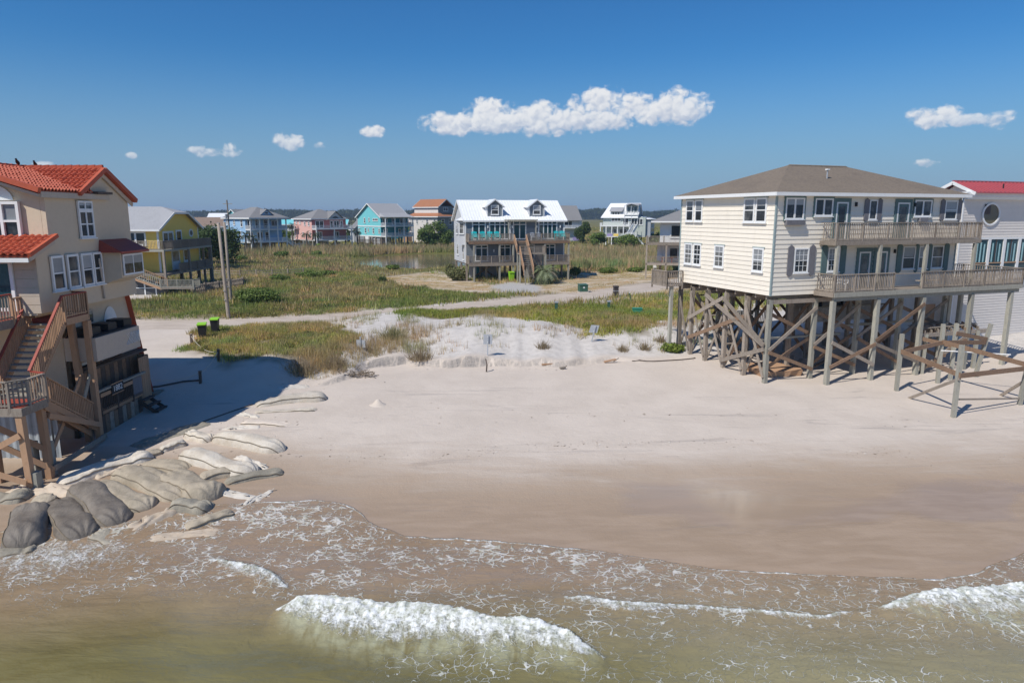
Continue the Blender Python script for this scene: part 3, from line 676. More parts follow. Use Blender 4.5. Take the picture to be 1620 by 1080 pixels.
# ================================================================== cream house on tall pilings (right)
A_R = R(19.5); RO = (15.2, 40.0)
rh = thing('beach_house', 'cream lap-sided two-storey beach house with brown hip roof on tall exposed pilings', 'house', (*RO, 0), A_R)
def r_g(u, v):   # ground height at a place of the right house
    return h1(RO[0]+u*math.cos(A_R)-v*math.sin(A_R), RO[1]+u*math.sin(A_R)+v*math.cos(A_R))
RW, RD, RZ0, RZ1 = 14.5, 9.6, 5.32, 11.1
WF = Wall(rh, (0, 0), (1, 0), (0, -1)); WS = Wall(rh, (0, 0), (0, 1), (-1, 0))
WR = Wall(rh, (RW, 0), (0, 1), (1, 0)); WB = Wall(rh, (0, RD), (1, 0), (0, 1))
for nm, W_, L in (('wall', WF, RW), ('wall', WS, RD), ('wall', WR, RD), ('wall', WB, RW)):
    wall_ = W_.piece(nm, 0.0 if W_ in (WF, WB) else .12, L if W_ in (WF, WB) else L-.12, RZ0, RZ1, -.12, 0, 'cream')
    if W_ in (WF, WS): W_.siding(wall_, .06, L-.06, RZ0, RZ1-.02, .272, 'cream', .042)
    else: W_.siding(wall_, .06, L-.06, RZ0, RZ1-.02, .8, 'cream')
for (x, y) in ((0, 0), (RW, 0), (0, RD), (RW, RD)):
    sx_ = -1 if x == 0 else 1; sy_ = -1 if y == 0 else 1
    box('corner_board', rh, (x+sx_*.05, x-sx_*.05), (y+sy_*.055, y-sy_*.05), (RZ0-.02, RZ1), 'greytrim')
box('floor', rh, (.15, RW-.15), (.15, RD-.15), (RZ0-.02, RZ0+.1), 'wood')
for i in range(10): box('floor_joist', rh, (.1, RW-.1), (.4+i*.97, .5+i*.97), (RZ0-.26, RZ0-.03), 'wood')
rr = hip_roof(rh, (0, RW), (0, RD), 11.28, 13.2, 'shingle', .42, 'white', .2)
box('soffit', rr, (-.36, RW+.36), (-.36, RD+.36), (11.075, 11.1), 'white')
pole('vent_pipe', rr, (5.6, 2.2, 12.1), (5.6, 2.2, 12.75), .09, 'galv'); box('vent_cap', rr, (5.5, 5.7), (2.1, 2.3), (12.75, 12.83), 'white')
poly('ridge_cap', rr, [(4.8, 4.7, 13.19), (9.7, 4.7, 13.19), (9.7, 4.9, 13.19), (4.8, 4.9, 13.19), (4.9, 4.8, 13.26), (9.6, 4.8, 13.26)], [(0,1,5,4),(1,2,5),(2,3,4,5),(3,0,4)], 'shingle')
# windows on the sunlit left side (a = distance inland)
for a0, a1, z0, z1 in ((7.05,7.92,9.55,11.0),(8.08,8.98,9.55,11.0),(.72,1.68,9.55,11.0),(1.78,2.78,9.55,11.0),(6.98,7.88,6.62,8.06),(8.02,8.95,6.62,8.06),(4.5,5.5,6.64,8.06),(.72,1.7,6.64,8.06)):
    WS.window(a0, a1, z0, z1, 1, 2, 'white', 'glass', .10, .07, .06, grid=(2, 4) if z0 < 9 else None)
    WS.piece('casing', a0-.05, a1+.05, z1, z1+.06, .02, .10, 'greytrim')
# front
for a0, a1, z0, z1 in ((.6,1.95,9.74,10.98),(2.72,4.06,9.92,10.96),(10.52,11.97,9.88,10.92)):
    f = WF.window(a0, a1, z0, z1, 2, 1, 'white', 'glass', .09, .07, .08)
    for q in ((a0-.09, a0), (a1, a1+.09)): WF.piece('casing', q[0], q[1], z0-.08, z1+.08, .02, .085, 'teal_trim', f)
    WF.piece('casing', a0-.085, a1+.085, z1, z1+.08, .02, .083, 'teal_trim', f)
WF.piece('window_box', .62, 1.93, 9.42, 9.70, .04, .26, 'grey_shutter'); WF.piece('window_box', 10.95, 11.6, 9.58, 9.84, .04, .24, 'grey_shutter')
for a0, a1 in ((6.86, 7.5), (13.12, 14.2)):
    WF.window(a0, a1, 9.70, 10.9, 1, 2 if a0 > 10 else 1, 'white', 'glass', .08, .07)
    for c in (a0-.2, a1+.2): WF.piece('shutter', c-.17, c+.17, 9.6, 11.0, .04, .10, 'grey_shutter', None, 'shutter')
for a0, a1, z0, z1 in ((1.48,2.55,6.62,8.08),(3.98,4.9,6.62,8.08)):
    WF.window(a0, a1, z0, z1, 1, 2, 'white', 'glass', .09, .07, grid=(3, 4))
    for c in (a0-.26, a1+.26): WF.piece('shutter', c-.21, c+.21, z0-.22, z1+.2, .04, .10, 'grey_shutter' if a0 < 3 else 'teal_trim', None, 'shutter')
for a0, a1 in ((9.95, 11.0), (11.3, 12.1), (12.42, 13.42)):
    WF.window(a0, a1, 6.62, 8.06, 1, 2, 'white', 'glass', .07, .07)
for c in (9.68, 11.15, 12.26, 13.7): WF.piece('shutter', c-.2 if c not in (11.15, 12.26) else c-.13, c+.2 if c not in (11.15, 12.26) else c+.13, 6.35, 8.25, .04, .10, 'teal_trim', None, 'shutter')
for a0, a1, z0 in ((4.15,5.4,8.55),(8.95,10.3,8.55),(6.25,7.5,5.58),(7.62,8.85,5.58)):
    WF.piece('casing', a0-.02, a0+.18, z0, z0+2.42, .02, .09, 'teal_trim'); WF.piece('casing', a1-.18, a1+.02, z0, z0+2.42, .02, .09, 'teal_trim'); WF.piece('casing', a0+.18, a1-.18, z0+2.2, z0+2.42, .02, .088, 'teal_trim')
    d = WF.door(a0+.18, a1-.18, z0, z0+2.2, 'teal_trim', 'glass', 'white')
for a in (5.75, 10.45): 
    l = WF.piece('wall_lamp', a, a+.09, 10.5, 10.75, .04, .16, 'black')
for a in (9.2,): WF.piece('wall_lamp', a, a+.09, 7.65, 7.9, .04, .16, 'black')
# decks
def deck(par, x0, x1, y0, y1, z, mk='wood', bw=.145, along='x', th=.04):
    """boards one by one"""
    if along == 'x':
        n = int((y1-y0)/bw)
        for i in range(n): box('deck_board', par, (x0, x1), (y0+i*bw+.005, y0+(i+1)*bw-.005), (z-th, z), mk)
    else:
        n = int((x1-x0)/bw)
        for i in range(n): box('deck_board', par, (x0+i*bw+.005, x0+(i+1)*bw-.005), (y0, y1), (z-th, z), mk)
deck(rh, 3.35, 14.95, -1.28, -.06, 8.52); box('rim_joist', rh, (3.33, 14.97), (-1.33, -1.285), (8.26, 8.50), 'wood'); box('rim_joist', rh, (3.28, 3.33), (-1.33, -.06), (8.26, 8.50), 'wood'); box('rim_joist', rh, (14.97, 15.02), (-1.33, -.06), (8.26, 8.50), 'wood')
box('ledger', rh, (3.36, 14.9), (-.14, -.06), (8.24, 8.47), 'wood_pale')
railing(rh, (3.35, -1.26, 8.52), (14.95, -1.26, 8.52), 1.02, 'wood', .135, .042, post=1.95)
railing(rh, (3.35, -.1, 8.52), (3.35, -1.26, 8.52), 1.02, 'wood', .145, .042, skip_posts=True); railing(rh, (14.95, -1.26, 8.52), (14.95, -.1, 8.52), 1.02, 'wood', .145, .042, skip_posts=True)
deck(rh, 3.2, 18.9, -1.58, -.06, 5.55); box('rim_joist', rh, (3.2, 18.9), (-1.64, -1.585), (5.26, 5.53), 'wood_pale'); box('rim_joist', rh, (3.14, 3.2), (-1.6, -.06), (5.26, 5.53), 'wood'); box('rim_joist', rh, (18.9, 18.96), (-1.6, 2.6), (5.26, 5.53), 'wood')
deck(rh, 14.7, 18.9, -.05, 2.6, 5.55); box('beam', rh, (3.3, 18.8), (-1.5, -1.36), (5.02, 5.25), 'wood_pale')
railing(rh, (3.2, -1.56, 5.55), (7.75, -1.56, 5.55), 1.02, 'wood', .13, .042, post=1.6)
railing(rh, (10.05, -1.56, 5.55), (18.9, -1.56, 5.55), 1.02, 'wood', .13, .042, post=1.75)
beam('handrail', rh, (7.75, -1.56, 6.52), (10.05, -1.56, 6.5), .11, .05, 'wood')
railing(rh, (3.2, -.1, 5.55), (3.2, -1.56, 5.55), 1.02, 'wood', .15, .042, skip_posts=True)
railing(rh, (18.9, -1.56, 5.55), (18.9, 2.6, 5.55), 1.02, 'wood', .17, .042, post=2.0); railing(rh, (18.9, 2.6, 5.55), (14.7, 2.6, 5.55), 1.02, 'wood', .2, .042, post=2.1)
box('deck_bench', rh, (10.3, 12.0), (-1.2, -.85), (5.95, 6.0), 'wood')
# front posts (deck) and house pilings, each its own piece
fp = [(3.35, -1.42), (6.75, -1.42), (10.45, -1.42), (14.6, -1.42), (18.2, -1.42)]
for i, (u, v) in enumerate(fp): box('deck_post', rh, (u-.125, u+.125), (v-.125, v+.125), (r_g(u, v)-.8, 5.02), 'wood_pale')
for i, (u, z1) in enumerate(((6.75, 8.24), (10.45, 8.24), (14.6, 8.24), (3.5, 8.24))): box('deck_post', rh, (u-.09, u+.09), (-1.34-.0, -1.16), (5.56, z1), 'wood_pale')
box('deck_post', rh, (17.0, 17.25), (1.9, 2.15), (r_g(17, 2)-.8, 5.25), 'wood_pale'); box('deck_post', rh, (18.5, 18.75), (2.2, 2.45), (r_g(18.5, 2.3)-.8, 5.25), 'wood_pale')
us = [.12, 3.5, 6.9, 10.4, 14.3]; vs_ = [.12, 2.15, 4.2, 6.2, 8.0, 9.45]
for u in us:
    for v in vs_:
        k = .12; box('piling', rh, (u-k, u+k), (v-k, v+k), (r_g(u, v)-1, RZ0-.26), 'wood_pale' if v < 1 else 'wood')
for v in vs_: box('girder', rh, (0, RW), (v-.1, v+.1), (RZ0-.52, RZ0-.27), 'wood')
# cross bracing, front rows
def br(a, b, mk='wood_brown', w_=.05, h_=.21): beam('cross_brace', rh, a, b, w_, h_, mk)
zb, zt = .55, 4.7
for (u0, u1) in ((.12, 3.5), (3.5, 6.9), (6.9, 10.4), (10.4, 14.3)):
    m_ = random.uniform(2.0, 2.5)
    br((u0, -.06, m_), (u1, -.06, zt-.2), 'wood'); br((u0, -.06, m_-.1), (u1, -.06, zb+.1))
    br((u0, .34, zb+.2), (u1, .34, 2.6)); br((u0, .34, zt-.4), (u1, .34, 2.8))
    br((u0, 4.06, zb), (u1, 4.06, zt-.3)); br((u0, 4.36, zt-.2), (u1, 4.36, zb+.2))
    br((u0, 8.16, 1.2), (u1, 8.16, zt-.3)); br((u0, 8.3, zt-.2), (u1, 8.3, 1.3))
for (u0, u1, z0, z1) in ((6.75, 3.35, 1.0, 2.6), (6.75, 3.35, 2.3, 1.1), (10.45, 6.75, .9, 2.3), (10.45, 6.75, 4.6, 2.5)):
    br((u0, -1.6, z0), (u1, -1.6, z1), 'wood' if z0 < 2 else 'wood_brown')
for i in range(5):
    v0, v1 = vs_[i], vs_[i+1]; zg = r_g(0, v0)+.15; zh = r_g(0, v1)+.15
    br((-.06, v0, zg+.2), (-.06, v1, 4.7), 'wood', .06, .16); br((.3, v0, 4.7), (.3, v1, zh+.1), 'wood', .06, .16)
br((-.12, .12, 2.3), (-.12, 6.2, 4.75), 'wood', .06, .26); br((-.12, .12, 2.1), (-.12, 4.2, .6), 'wood', .06, .24); br((-.14, 4.2, 4.7), (-.14, .12, 2.35), 'wood', .06, .26)
br((-.14, 8.0, 2.9), (-.14, 4.2, 4.75), 'wood', .06, .24); br((-.12, 2.15, 3.8), (-.12, 8.0, 1.5), 'wood_brown', .06, .24)
box('low_beam', rh, (.3, 6.6), (1.0, 1.15), (2.45, 2.58), 'wood_pale'); box('low_beam', rh, (6.9, 14), (2.0, 2.15), (2.75, 2.9), 'wood_pale')
# under-house store room with lattice and a small stair
box('store_room_wall', rh, (6.2, 14.1), (5.0, 5.1), (2.6, 4.9), 'concrete')
box('store_window', rh, (8.0, 8.7), (4.94, 4.99), (3.6, 4.6), 'black'); 
ub = Wall(rh, (6.2, 5.0), (1, 0), (0, -1)); ub.window(3.6, 4.5, 3.5, 4.6, 1, 2)
lb = Boxes()
for i in range(46):
    x = 6.3+i*.16
    for s_ in (1, -1):
        x2 = x+s_*1.0; lb.bar((x, 4.3, 2.7), (min(max(x2, 6.2), 14), 4.3, 3.7), .05, .012)
lb.build('lattice', rh, 'white', 'stuff')
box('lattice_rail', rh, (6.2, 14), (4.25, 4.35), (3.7, 3.78), 'wood_pale')
railing(rh, (1.4, 6.9, 2.4), (5.6, 6.9, 2.4), .95, 'wood_pale', .16, .05, merged=True, post=2.1); deck(rh, 1.3, 5.7, 6.9, 8.6, 2.4, 'wood', .28)
stair(rh, (1.0, 8.8, 4.6), (1.0, 4.7, .8), (.9, 0, 0), 9, 'wood')
# slab of a broken footing and debris below
poly('broken_slab', rh, [(.9,1.2,.05),(3.4,.75,.05),(4.0,1.7,.05),(3.1,3.2,.05),(1.1,3.4,.05),(.8,1.15,.38),(3.5,.7,.42),(4.15,1.7,.40),(3.1,3.3,.5),(1.0,3.5,.48)], [(4,3,2,1,0),(5,6,7,8,9),(0,1,6,5),(1,2,7,6),(2,3,8,7),(3,4,9,8),(4,0,5,9)], 'wood_tan')
for i in range(7): beam('plank', rh, (3.2+i*.75, 2.2+random.uniform(-.5, .5), .25), (4.6+i*.75, 3+random.uniform(-.9, .9), .3+random.uniform(0, .4)), .2, .05, random.choice(['wood_brown', 'wood', 'wood_pale']))
# small rear deck at the left behind the house
deck(rh, -1.35, -.06, 9.0, 11.0, 5.2, 'wood'); railing(rh, (-1.35, 9.0, 5.0), (-.1, 9.0, 5.0), 1.1, 'wood', .14, .05, post=1.3); railing(rh, (-1.35, 11.0, 5.0), (-1.35, 9.0, 5.0), 1.1, 'wood', .14, .05, post=2)
box('rear_deck_post', rh, (-.98, -.76), (9.05, 9.27), (r_g(-.9, 9.2)-.7, 5.0), 'wood_pale')
# patio chair left on the lower deck
ch = thing('patio_chair', 'white plastic patio chair standing on the lower deck of the cream house', 'chair', (RO[0]+4.6*math.cos(A_R)+.75*math.sin(A_R), RO[1]+4.6*math.sin(A_R)-.75*math.cos(A_R), 5.55), A_R+.5)
def chair_parts(ch, mk, s=1.0, low=False):
    for x in (-.25, .25):
        for y in (-.25, .25): beam('leg', ch, (x*s, y*s, 0), (x*s, y*s, (.42 if y < 0 else .42)*s), .05*s, .05*s, mk)
        beam('armrest', ch, (x*1.1*s, -.28*s, .63*s), (x*1.1*s, .28*s, .63*s), .09*s, .03*s, mk); beam('arm_post', ch, (x*1.1*s, -.24*s, .4*s), (x*1.1*s, -.24*s, .62*s), .04*s, .04*s, mk)
    box('seat', ch, (-.27*s, .27*s), (-.28*s, .26*s), (.40*s, .45*s), mk)
    for i in range(5): beam('back_slat', ch, ((-.21+.105*i)*s, .27*s, .45*s), ((-.23+.115*i)*s, .42*s, (1.0-abs(i-2)*.03)*s), .085*s, .025*s, mk)
chair_parts(ch, 'white')

# ================================================================== collapsed pool-deck frame in front
fr = thing('ruined_deck', 'bare timber frame of a wrecked deck standing on the sand before the cream house', 'deck frame', (0, 0, 0))
def P(px, py, z=None):
    g = gnd(px, py); return g
posts = {'a': (gnd(1418, 618), 3.35, 0, 0), 'b': (gnd(1508, 660), 3.75, .0, .0), 'c': (gnd(1483, 606), 3.6, .05, .15), 'd': (gnd(1540, 596), 3.35, .75, .1), 'e': (gnd(1612, 640), 3.3, .25, 0), 'f': (gnd(1503, 600), 3.5, 0, 0)}
for k, (g, hh_, lx, ly) in posts.items():
    beam('frame_post', fr, (g[0], g[1], g[2]-.5), (g[0]+lx, g[1]+ly, g[2]+hh_), .19, .19, 'wood_pale')
pt = lambda k, z: Vector((posts[k][0][0]+posts[k][2]*z/3.4, posts[k][0][1]+posts[k][3]*z/3.4, posts[k][0][2]+z))
for a, b, za, zb_, mk in (('a','b',2.35,2.25,'wood_brown'),('b','e',2.2,2.05,'wood_brown'),('a','c',2.3,2.5,'wood_brown'),('c','e',2.55,2.2,'wood_brown'),('c','d',2.5,2.2,'wood_brown'),('f','d',2.9,2.4,'wood_brown')):
    beam('frame_beam', fr, pt(a, za)-Vector((.02, .12, 0)), pt(b, zb_)-Vector((.02, .12, 0)), .06, .25, mk)
gb = gnd(1437, 629); beam('prop', fr, (gb[0], gb[1], gb[2]-.05), pt('b', 2.05)+Vector((-.05, -.14, 0)), .06, .14, 'wood'); ge = gnd(1582, 625); beam('prop', fr, (ge[0], ge[1], ge[2]-.05), pt('e', 1.3), .06, .16, 'wood')
beam('low_rail', fr, pt('b', .95), pt('e', .35), .05, .09, 'wood'); q1 = pt('c', 2.0); beam('loose_pipe', fr, q1+Vector((-.3, -.5, .1)), q1+Vector((2.6, -2.2, .2)), .05, .05, 'white')
# remaining platform of joists and planks behind
px0 = gnd(1455, 592); base = Vector((px0[0], px0[1]+.3, 0))
for i in range(9): beam('joist', fr, base+Vector((.1+.55*i, -.2+.19*i, 2.75)), base+Vector((.7+.55*i, 1.8+.19*i, 2.85+random.uniform(-.06, .06))), .06, .2, random.choice(['wood', 'wood_brown']))
for i in range(5): beam('plank', fr, base+Vector((-.2+random.uniform(0, .8), .1+.38*i, 2.93)), base+Vector((4.4+random.uniform(-1.5, .6), 1.7+.38*i, 2.97)), .14, .04, 'wood')
beam('frame_beam', fr, base+Vector((-.4, -.35, 2.55)), base+Vector((5.2, 1.6, 2.55)), .07, .26, 'wood')
beam('frame_beam', fr, base+Vector((-.3, -.3, 2.4)), base+Vector((1.5, -.9, 2.0)), .06, .24, 'wood_brown')
for dx, dy in ((.2, -.1), (4.4, 1.3), (2.3, 1.9)): beam('frame_post', fr, base+Vector((dx, dy, -.6)), base+Vector((dx+.05, dy, 2.6)), .2, .2, 'wood_pale')
a_ = gnd(1455, 588); beam('fallen_stringer', fr, (a_[0], a_[1]-.3, .35), (a_[0]+3.3, a_[1]+.6, 2.4), .05, .28, 'wood')
for i in range(6): beam('stair_cleat', fr, (a_[0]+.2+i*.5, a_[1]-.38+i*.12, .55+i*.31), (a_[0]+.5+i*.5, a_[1]-.32+i*.12, .55+i*.31), .05, .2, 'wood_brown')

# ================================================================== neighbour with red metal roof (far right)
B_O = (28.2, 48.6)
nh = thing('beach_house', 'pale siding house with red standing-seam metal roof and round window', 'house', (*B_O, 0), A_R)
NF = Wall(nh, (0, 0), (1, 0), (0, -1)); NL = Wall(nh, (4.55, 0), (0, 1), (-1, 0))
wf = NF.piece('wall', 4.55, 17, -.6, 11.25, -.15, 0, 'offwhite'); NF.siding(wf, 4.6, 16.9, .35, 11.2, .2, 'offwhite', .03)
wl_ = NL.piece('wall', 0.02, 9.5, -.6, 11.25, -.15, 0, 'offwhite'); NL.siding(wl_, .05, 9.4, .35, 11.2, .4, 'offwhite', .03)
NF.piece('corner_board', 4.5, 4.62, .3, 11.25, .0, .05, 'white'); NF.piece('skirt_board', 4.6, 16.9, .12, .34, .0, .06, 'white')
NF.piece('fascia', 4.2, 17.2, 11.25, 11.62, .06, .45, 'white'); NF.piece('soffit_shadow_board', 4.5, 17, 11.1, 11.25, .0, .3, 'white')
box('upper_roof_deck', nh, (4.6, 17), (0, 9), (11.2, 11.3), 'offwhite')
gable_wall(nh, [(5.0, -.3, 11.3), (5.0, 2.5, 11.3), (5.0, 1.1, 12.15)], (1, 0, 0), .12, 'offwhite')
nr = slab('roof', nh, [(4.7, -.72, 11.60), (17.4, -.72, 11.60), (17.4, 1.1, 12.42), (4.7, 1.1, 12.42)], .08, 'red_metal'); slab('roof_slope', nr, [(17.4, 2.9, 11.60), (4.7, 2.9, 11.60), (4.7, 1.1, 12.42), (17.4, 1.1, 12.42)], .08, 'red_metal')
for i in range(31): beam('standing_seam', nr, (4.75+i*.41, -.74, 11.635), (4.75+i*.41, 1.1, 12.455), .045, .06, 'red_metal')
beam('bargeboard', nr, (4.66, -.74, 11.47), (4.66, 1.1, 12.3), .06, .22, 'white'); beam('bargeboard', nr, (4.66, 2.9, 11.47), (4.66, 1.1, 12.3), .06, .22, 'white'); beam('ridge_cap', nr, (4.7, 1.1, 12.46), (17.4, 1.1, 12.46), .2, .05, 'red_metal')
pole('vent_pipe', nr, (8.4, .0, 11.9), (8.4, .0, 12.25), .1, 'black')
# round window
cx, cz, rad = 7.38, 10.05, 1.62/2*1.02
def disc(name, par, r0, r1, out0, out1, mk, n=40):
    v = []; f = []
    for i in range(n):
        a = 2*math.pi*i/n
        for r_, o_ in ((r0, out0), (r0, out1), (r1, out1), (r1, out0)): v.append(NF.p(cx+r_*1.12*math.cos(a), cz+r_*math.sin(a), o_))
    for i in range(n):
        a, b = 4*i, 4*((i+1) % n)
        f += [(a+1, b+1, b+2, a+2), (a+2, b+2, b+3, a+3), (a, b, b+1, a+1)]
    return poly(name, par, v, f, mk)
pn = disc('round_window', nh, rad-.12, rad, .03, .12, 'white')
v = [NF.p(cx+(rad-.1)*1.12*math.cos(2*math.pi*i/40), cz+(rad-.1)*math.sin(2*math.pi*i/40), .06) for i in range(40)]
poly('pane', pn, v, [tuple(range(40))], 'glass_amber'); NF.piece('blind', cx-.72, cx-.1, cz+.0, cz+.7, .062, .075, 'brownbin', pn)
# picture windows with curtains
for i in range(4):
    a0 = 5.95+i*1.6; f = NF.window(a0, a0+1.6, 5.72, 8.36, 1, 1, 'white', 'glass_teal', .14, .10, .06, sill=False)
    NF.piece('transom', a0+.1, a0+1.5, 6.45, 6.52, .08, .125, 'wood_tan', f)
    for j in range(7 if i != 1 else 6):
        x = a0+.2+j*.18; NF.piece('curtain_fold', x, x+.14, 6.55, 8.0-.06*(j % 3), .06, .068+.006*(j % 2), 'curtain', f)
    if i: NF.piece('mullion', a0+.7, a0+.78, 6.52, 8.25, .06, .11, 'brownbin', f)
NF.piece('sill_board', 9.0, 12.6, 5.3, 5.62, .02, .14, 'white')
NF.piece('deck_fascia', 8.0, 17, 4.7, 5.12, .03, .10, 'galv')
beam('fence_panel', nh, (3.6, 1.2, .2), (3.6, 1.2, 3.4), 1.6, .08, 'wood_tan')
# ================================================================== tan stucco house (left)
lh = thing('beach_house', 'tan stucco beach house with red tile roof and red-railed wooden stairs', 'house', (-20.18, 30.06, -.4)); lh.scale = (1.04, 1.04, 1.04)
# local frame: x<=0 to the left, y inland; side wall plane x=0, front wall plane y=0
LS = Wall(lh, (0, 0), (0, 1), (1, 0)); LF = Wall(lh, (0, 0), (-1, 0), (0, -1)); LF1 = Wall(lh, (0, -.95), (-1, 0), (0, -1))
gable_wall(lh, [(0, -.95, 6.0), (0, 6.25, 6.0), (0, 6.25, 10.72), (0, 4.1, 11.95), (0, 2.95, 10.9), (0, 0, 10.9), (0, 0, 8.9), (0, -.95, 8.7)], (-1, 0, 0), .2, 'stucco', 'side_wall')
gable_wall(lh, [(-.21, 0, 8.6), (-.21, 0, 10.82), (-3.6, 0, 12.0), (-7.2, 0, 10.8), (-7.2, 0, 8.6)], (0, 1, 0), .2, 'stucco', 'front_wall')
box('front_wall', lh, (-8, -.21), (-.95, -.75), (5.9, 8.65), 'stucco'); box('floor', lh, (-8, -.22), (-.7, 6.2), (6.02, 6.2), 'stucco_trim')
box('back_wall', lh, (-8, -.21), (6.05, 6.25), (6, 10.7), 'stucco'); box('inner_wall', lh, (-8.2, -8), (-.9, 6.2), (0, 10.7), 'stucco')
for i in range(7): LF1.piece('clapboard', .02, .95, 6.0+i*.36, 6.34+i*.36, .0, .02, 'stucco_trim')
# ground floor behind the stairs
gable_wall(lh, [(-.6, 1.3, -.4), (-.6, 7.6, -.4), (-.6, 6.2, 6.0), (-.6, 1.3, 6.0)], (-1, 0, 0), .2, 'stucco', 'lower_wall')
box('lower_wall', lh, (-8, -.6), (1.3, 1.5), (-.4, 6.0), 'stucco')
slab('slanted_roof_edge', lh, [(-.35, 6.15, 6.1), (-.35, 7.75, -.1), (-1.6, 7.75, -.1), (-1.6, 6.15, 6.1)], .12, 'terracotta')
LL = Wall(lh, (-.6, 0), (0, 1), (1, 0))
v = [LL.p(4.7+.62*math.cos(a), 4.4+1.15*math.sin(a), .03) for a in np.linspace(0, math.pi, 14)]; n_ = len(v)
poly('arched_window', lh, v, [tuple(range(n_))], 'white')
LL.window(2.45, 3.3, 4.95, 5.6, 1, 1, 'stucco_trim', 'glass', .06, .05); LL.window(1.5, 2.05, 4.45, 5.0, 1, 1, 'stucco_trim', 'glass', .06, .05, sill=False)
LL.window(1.75, 2.85, 1.2, 3.25, 1, 1, 'white', 'glass', .12, .06, sill=False)
# windows on the side wall
for a0 in (-.18, .86, 1.86, 2.72): LS.window(a0, a0+.82 if a0 < 2.5 else a0+.72, 6.82, 8.3, 1, 2, 'white', 'glass', .10, .08, .06)
f = LS.window(2.05, 3.12, 8.98, 10.2, 2, 2, 'white', 'glass', .09, .08, .06); LS.window(2.05, 3.12, 10.2, 10.62, 2, 1, 'white', 'glass', .08, .08, .06, sill=False)
f = LF.window(1.0, 2.5, 8.95, 10.55, 2, 2, 'white', 'glass', .12, .16, .09); LF.window(2.5, 4.0, 8.95, 10.55, 2, 2, 'white', 'glass', .12, .16, .09)
v = [LF.p(2.4+1.15*math.cos(a), 10.6+.7*math.sin(a), .05) for a in np.linspace(0, math.pi, 16)]
poly('arched_transom', lh, v, [tuple(range(16))], 'white')
for i in range(4): LF1.window(.95+i*1.1, 2.05+i*1.1, 6.1, 8.2, 1, 1, 'white', 'glass_teal', .14, .08, sill=False)
# bay window
b = Boxes(); bay = poly('bay_window', lh, [(0, 3.55, 6.75), (0, 5.75, 6.75), (.8, 5.6, 7.05), (.8, 3.7, 7.05), (0, 3.55, 8.3), (0, 5.75, 8.3), (.8, 5.6, 8.3), (.8, 3.7, 8.3)], [(0,1,2,3),(4,7,6,5),(0,3,7,4),(3,2,6,7),(2,1,5,6)], 'stucco')
BW = Wall(lh, (.8, 3.7), (0, 1), (1, 0)); BW.window(.1, 1.85, 7.15, 8.15, 2, 1, 'white', 'glass', .08, .05, .04, sill=False)
BW2 = Wall(lh, (.0, 3.55), (.8, .15), (0, -1)); 
tb = slab('bay_roof', lh, [(1.05, 3.4, 8.3), (1.05, 5.9, 8.3), (0, 5.8, 8.85), (0, 3.5, 8.85)], .1, 'red_paint'); slab('bay_roof_end', tb, [(0, 3.5, 8.85), (0, 3.35, 8.3), (1.05, 3.4, 8.3)], .05, 'red_paint')
beam('downpipe', lh, (.06, 3.2, 8.0), (.06, 3.35, 6.1), .09, .09, 'stucco_trim')
# equipment box on the wall
bx = box('equipment_shelf', lh, (-.58, .85), (1.0, 4.6), (3.55, 4.6), 'stucco_trim'); box('shelf_top', bx, (-.5, .75), (1.1, 4.5), (4.6, 4.66), 'black')
for y in (1.6, 2.9, 4.2): box('cooling_unit', bx, (-.3, .55), (y-.35, y+.35), (4.67, 5.0), 'black')
lat = Boxes()
for i in range(8):
    for s_ in (1, -1):
        y0 = 3.4+i*.15; lat.bar((.87, y0, 3.85 if s_ > 0 else 4.4), (.87, min(y0+.5, 4.55), 4.4 if s_ > 0 else 3.85), .03, .012)
lat.build('lattice', bx, 'white', 'stuff'); 
for y in (1.4, 3.0): beam('shelf_bracket', bx, (-.55, y, 2.9), (.8, y, 3.5), .08, .08, 'wood_dark')
# ---- tile roofs: barrel tiles modelled one by one in each slope's mesh
def tiles(name, par, o, e, s, ne, ns, pe, ps, clip=None):
    """o lower corner, e unit along eave, s unit up slope; ne x ns tiles, pitch pe x ps"""
    o, e, s = Vector(o), Vector(e).normalized(), Vector(s).normalized(); n = e.cross(s).normalized()
    if n.z < 0: n = -n
    V = []; F = []; K = 5
    for j in range(ns):
        for i in range(ne):
            if clip and not clip((i+.5)*pe, (j+.5)*ps): continue
            b = len(V); jt = random.uniform(-.012, .012)
            for (q, lift) in ((-.04, .055), (ps*1.04, .0)):
                for k in range(K+1):
                    t_ = k/K; x = (i+t_)*pe; hgt2 = .075*math.sin(math.pi*min(1, t_*1.45)) if t_*1.45 < 1 else -.02*math.sin(math.pi*(t_*1.45-1)/.45)
                    V.append(tuple(o+e*x+s*(j*ps+q)+n*(hgt2+lift+.03+jt)))
            for k in range(K): F.append((b+k, b+k+1, b+K+2+k, b+K+1+k))
            c = len(V)   # front lip
            for k in range(K+1): V.append(tuple(Vector(V[b+k])-n*.05))
            for k in range(K): F.append((c+k, c+k+1, b+k+1, b+k))
    return poly(name, par, V, F, 'terracotta', kind='stuff')
# main roof, ridge runs inland along y at x=-3.6 ; right slope faces +x
ridge_z, eave_z = 12.15, 10.98; sl_v = Vector((-3.75, 0, ridge_z-eave_z)); sl_len = sl_v.length
mr = slab('roof', lh, [(.15, -.45, eave_z), (.15, 3.05, eave_z), (-3.6, 5.4, ridge_z), (-3.6, -.45, ridge_z)], .12, 'terracotta')
tiles('roof_tiles', mr, (.15, -.45, eave_z), (0, 1, 0), sl_v, 27, 11, .22, sl_len/11, lambda a, b_: a < 3.5+2.35*b_/sl_len)
slab('roof_slope', mr, [(-7.4, 5.4, eave_z), (-7.4, -.45, eave_z), (-3.6, -.45, ridge_z), (-3.6, 5.4, ridge_z)], .12, 'terracotta')
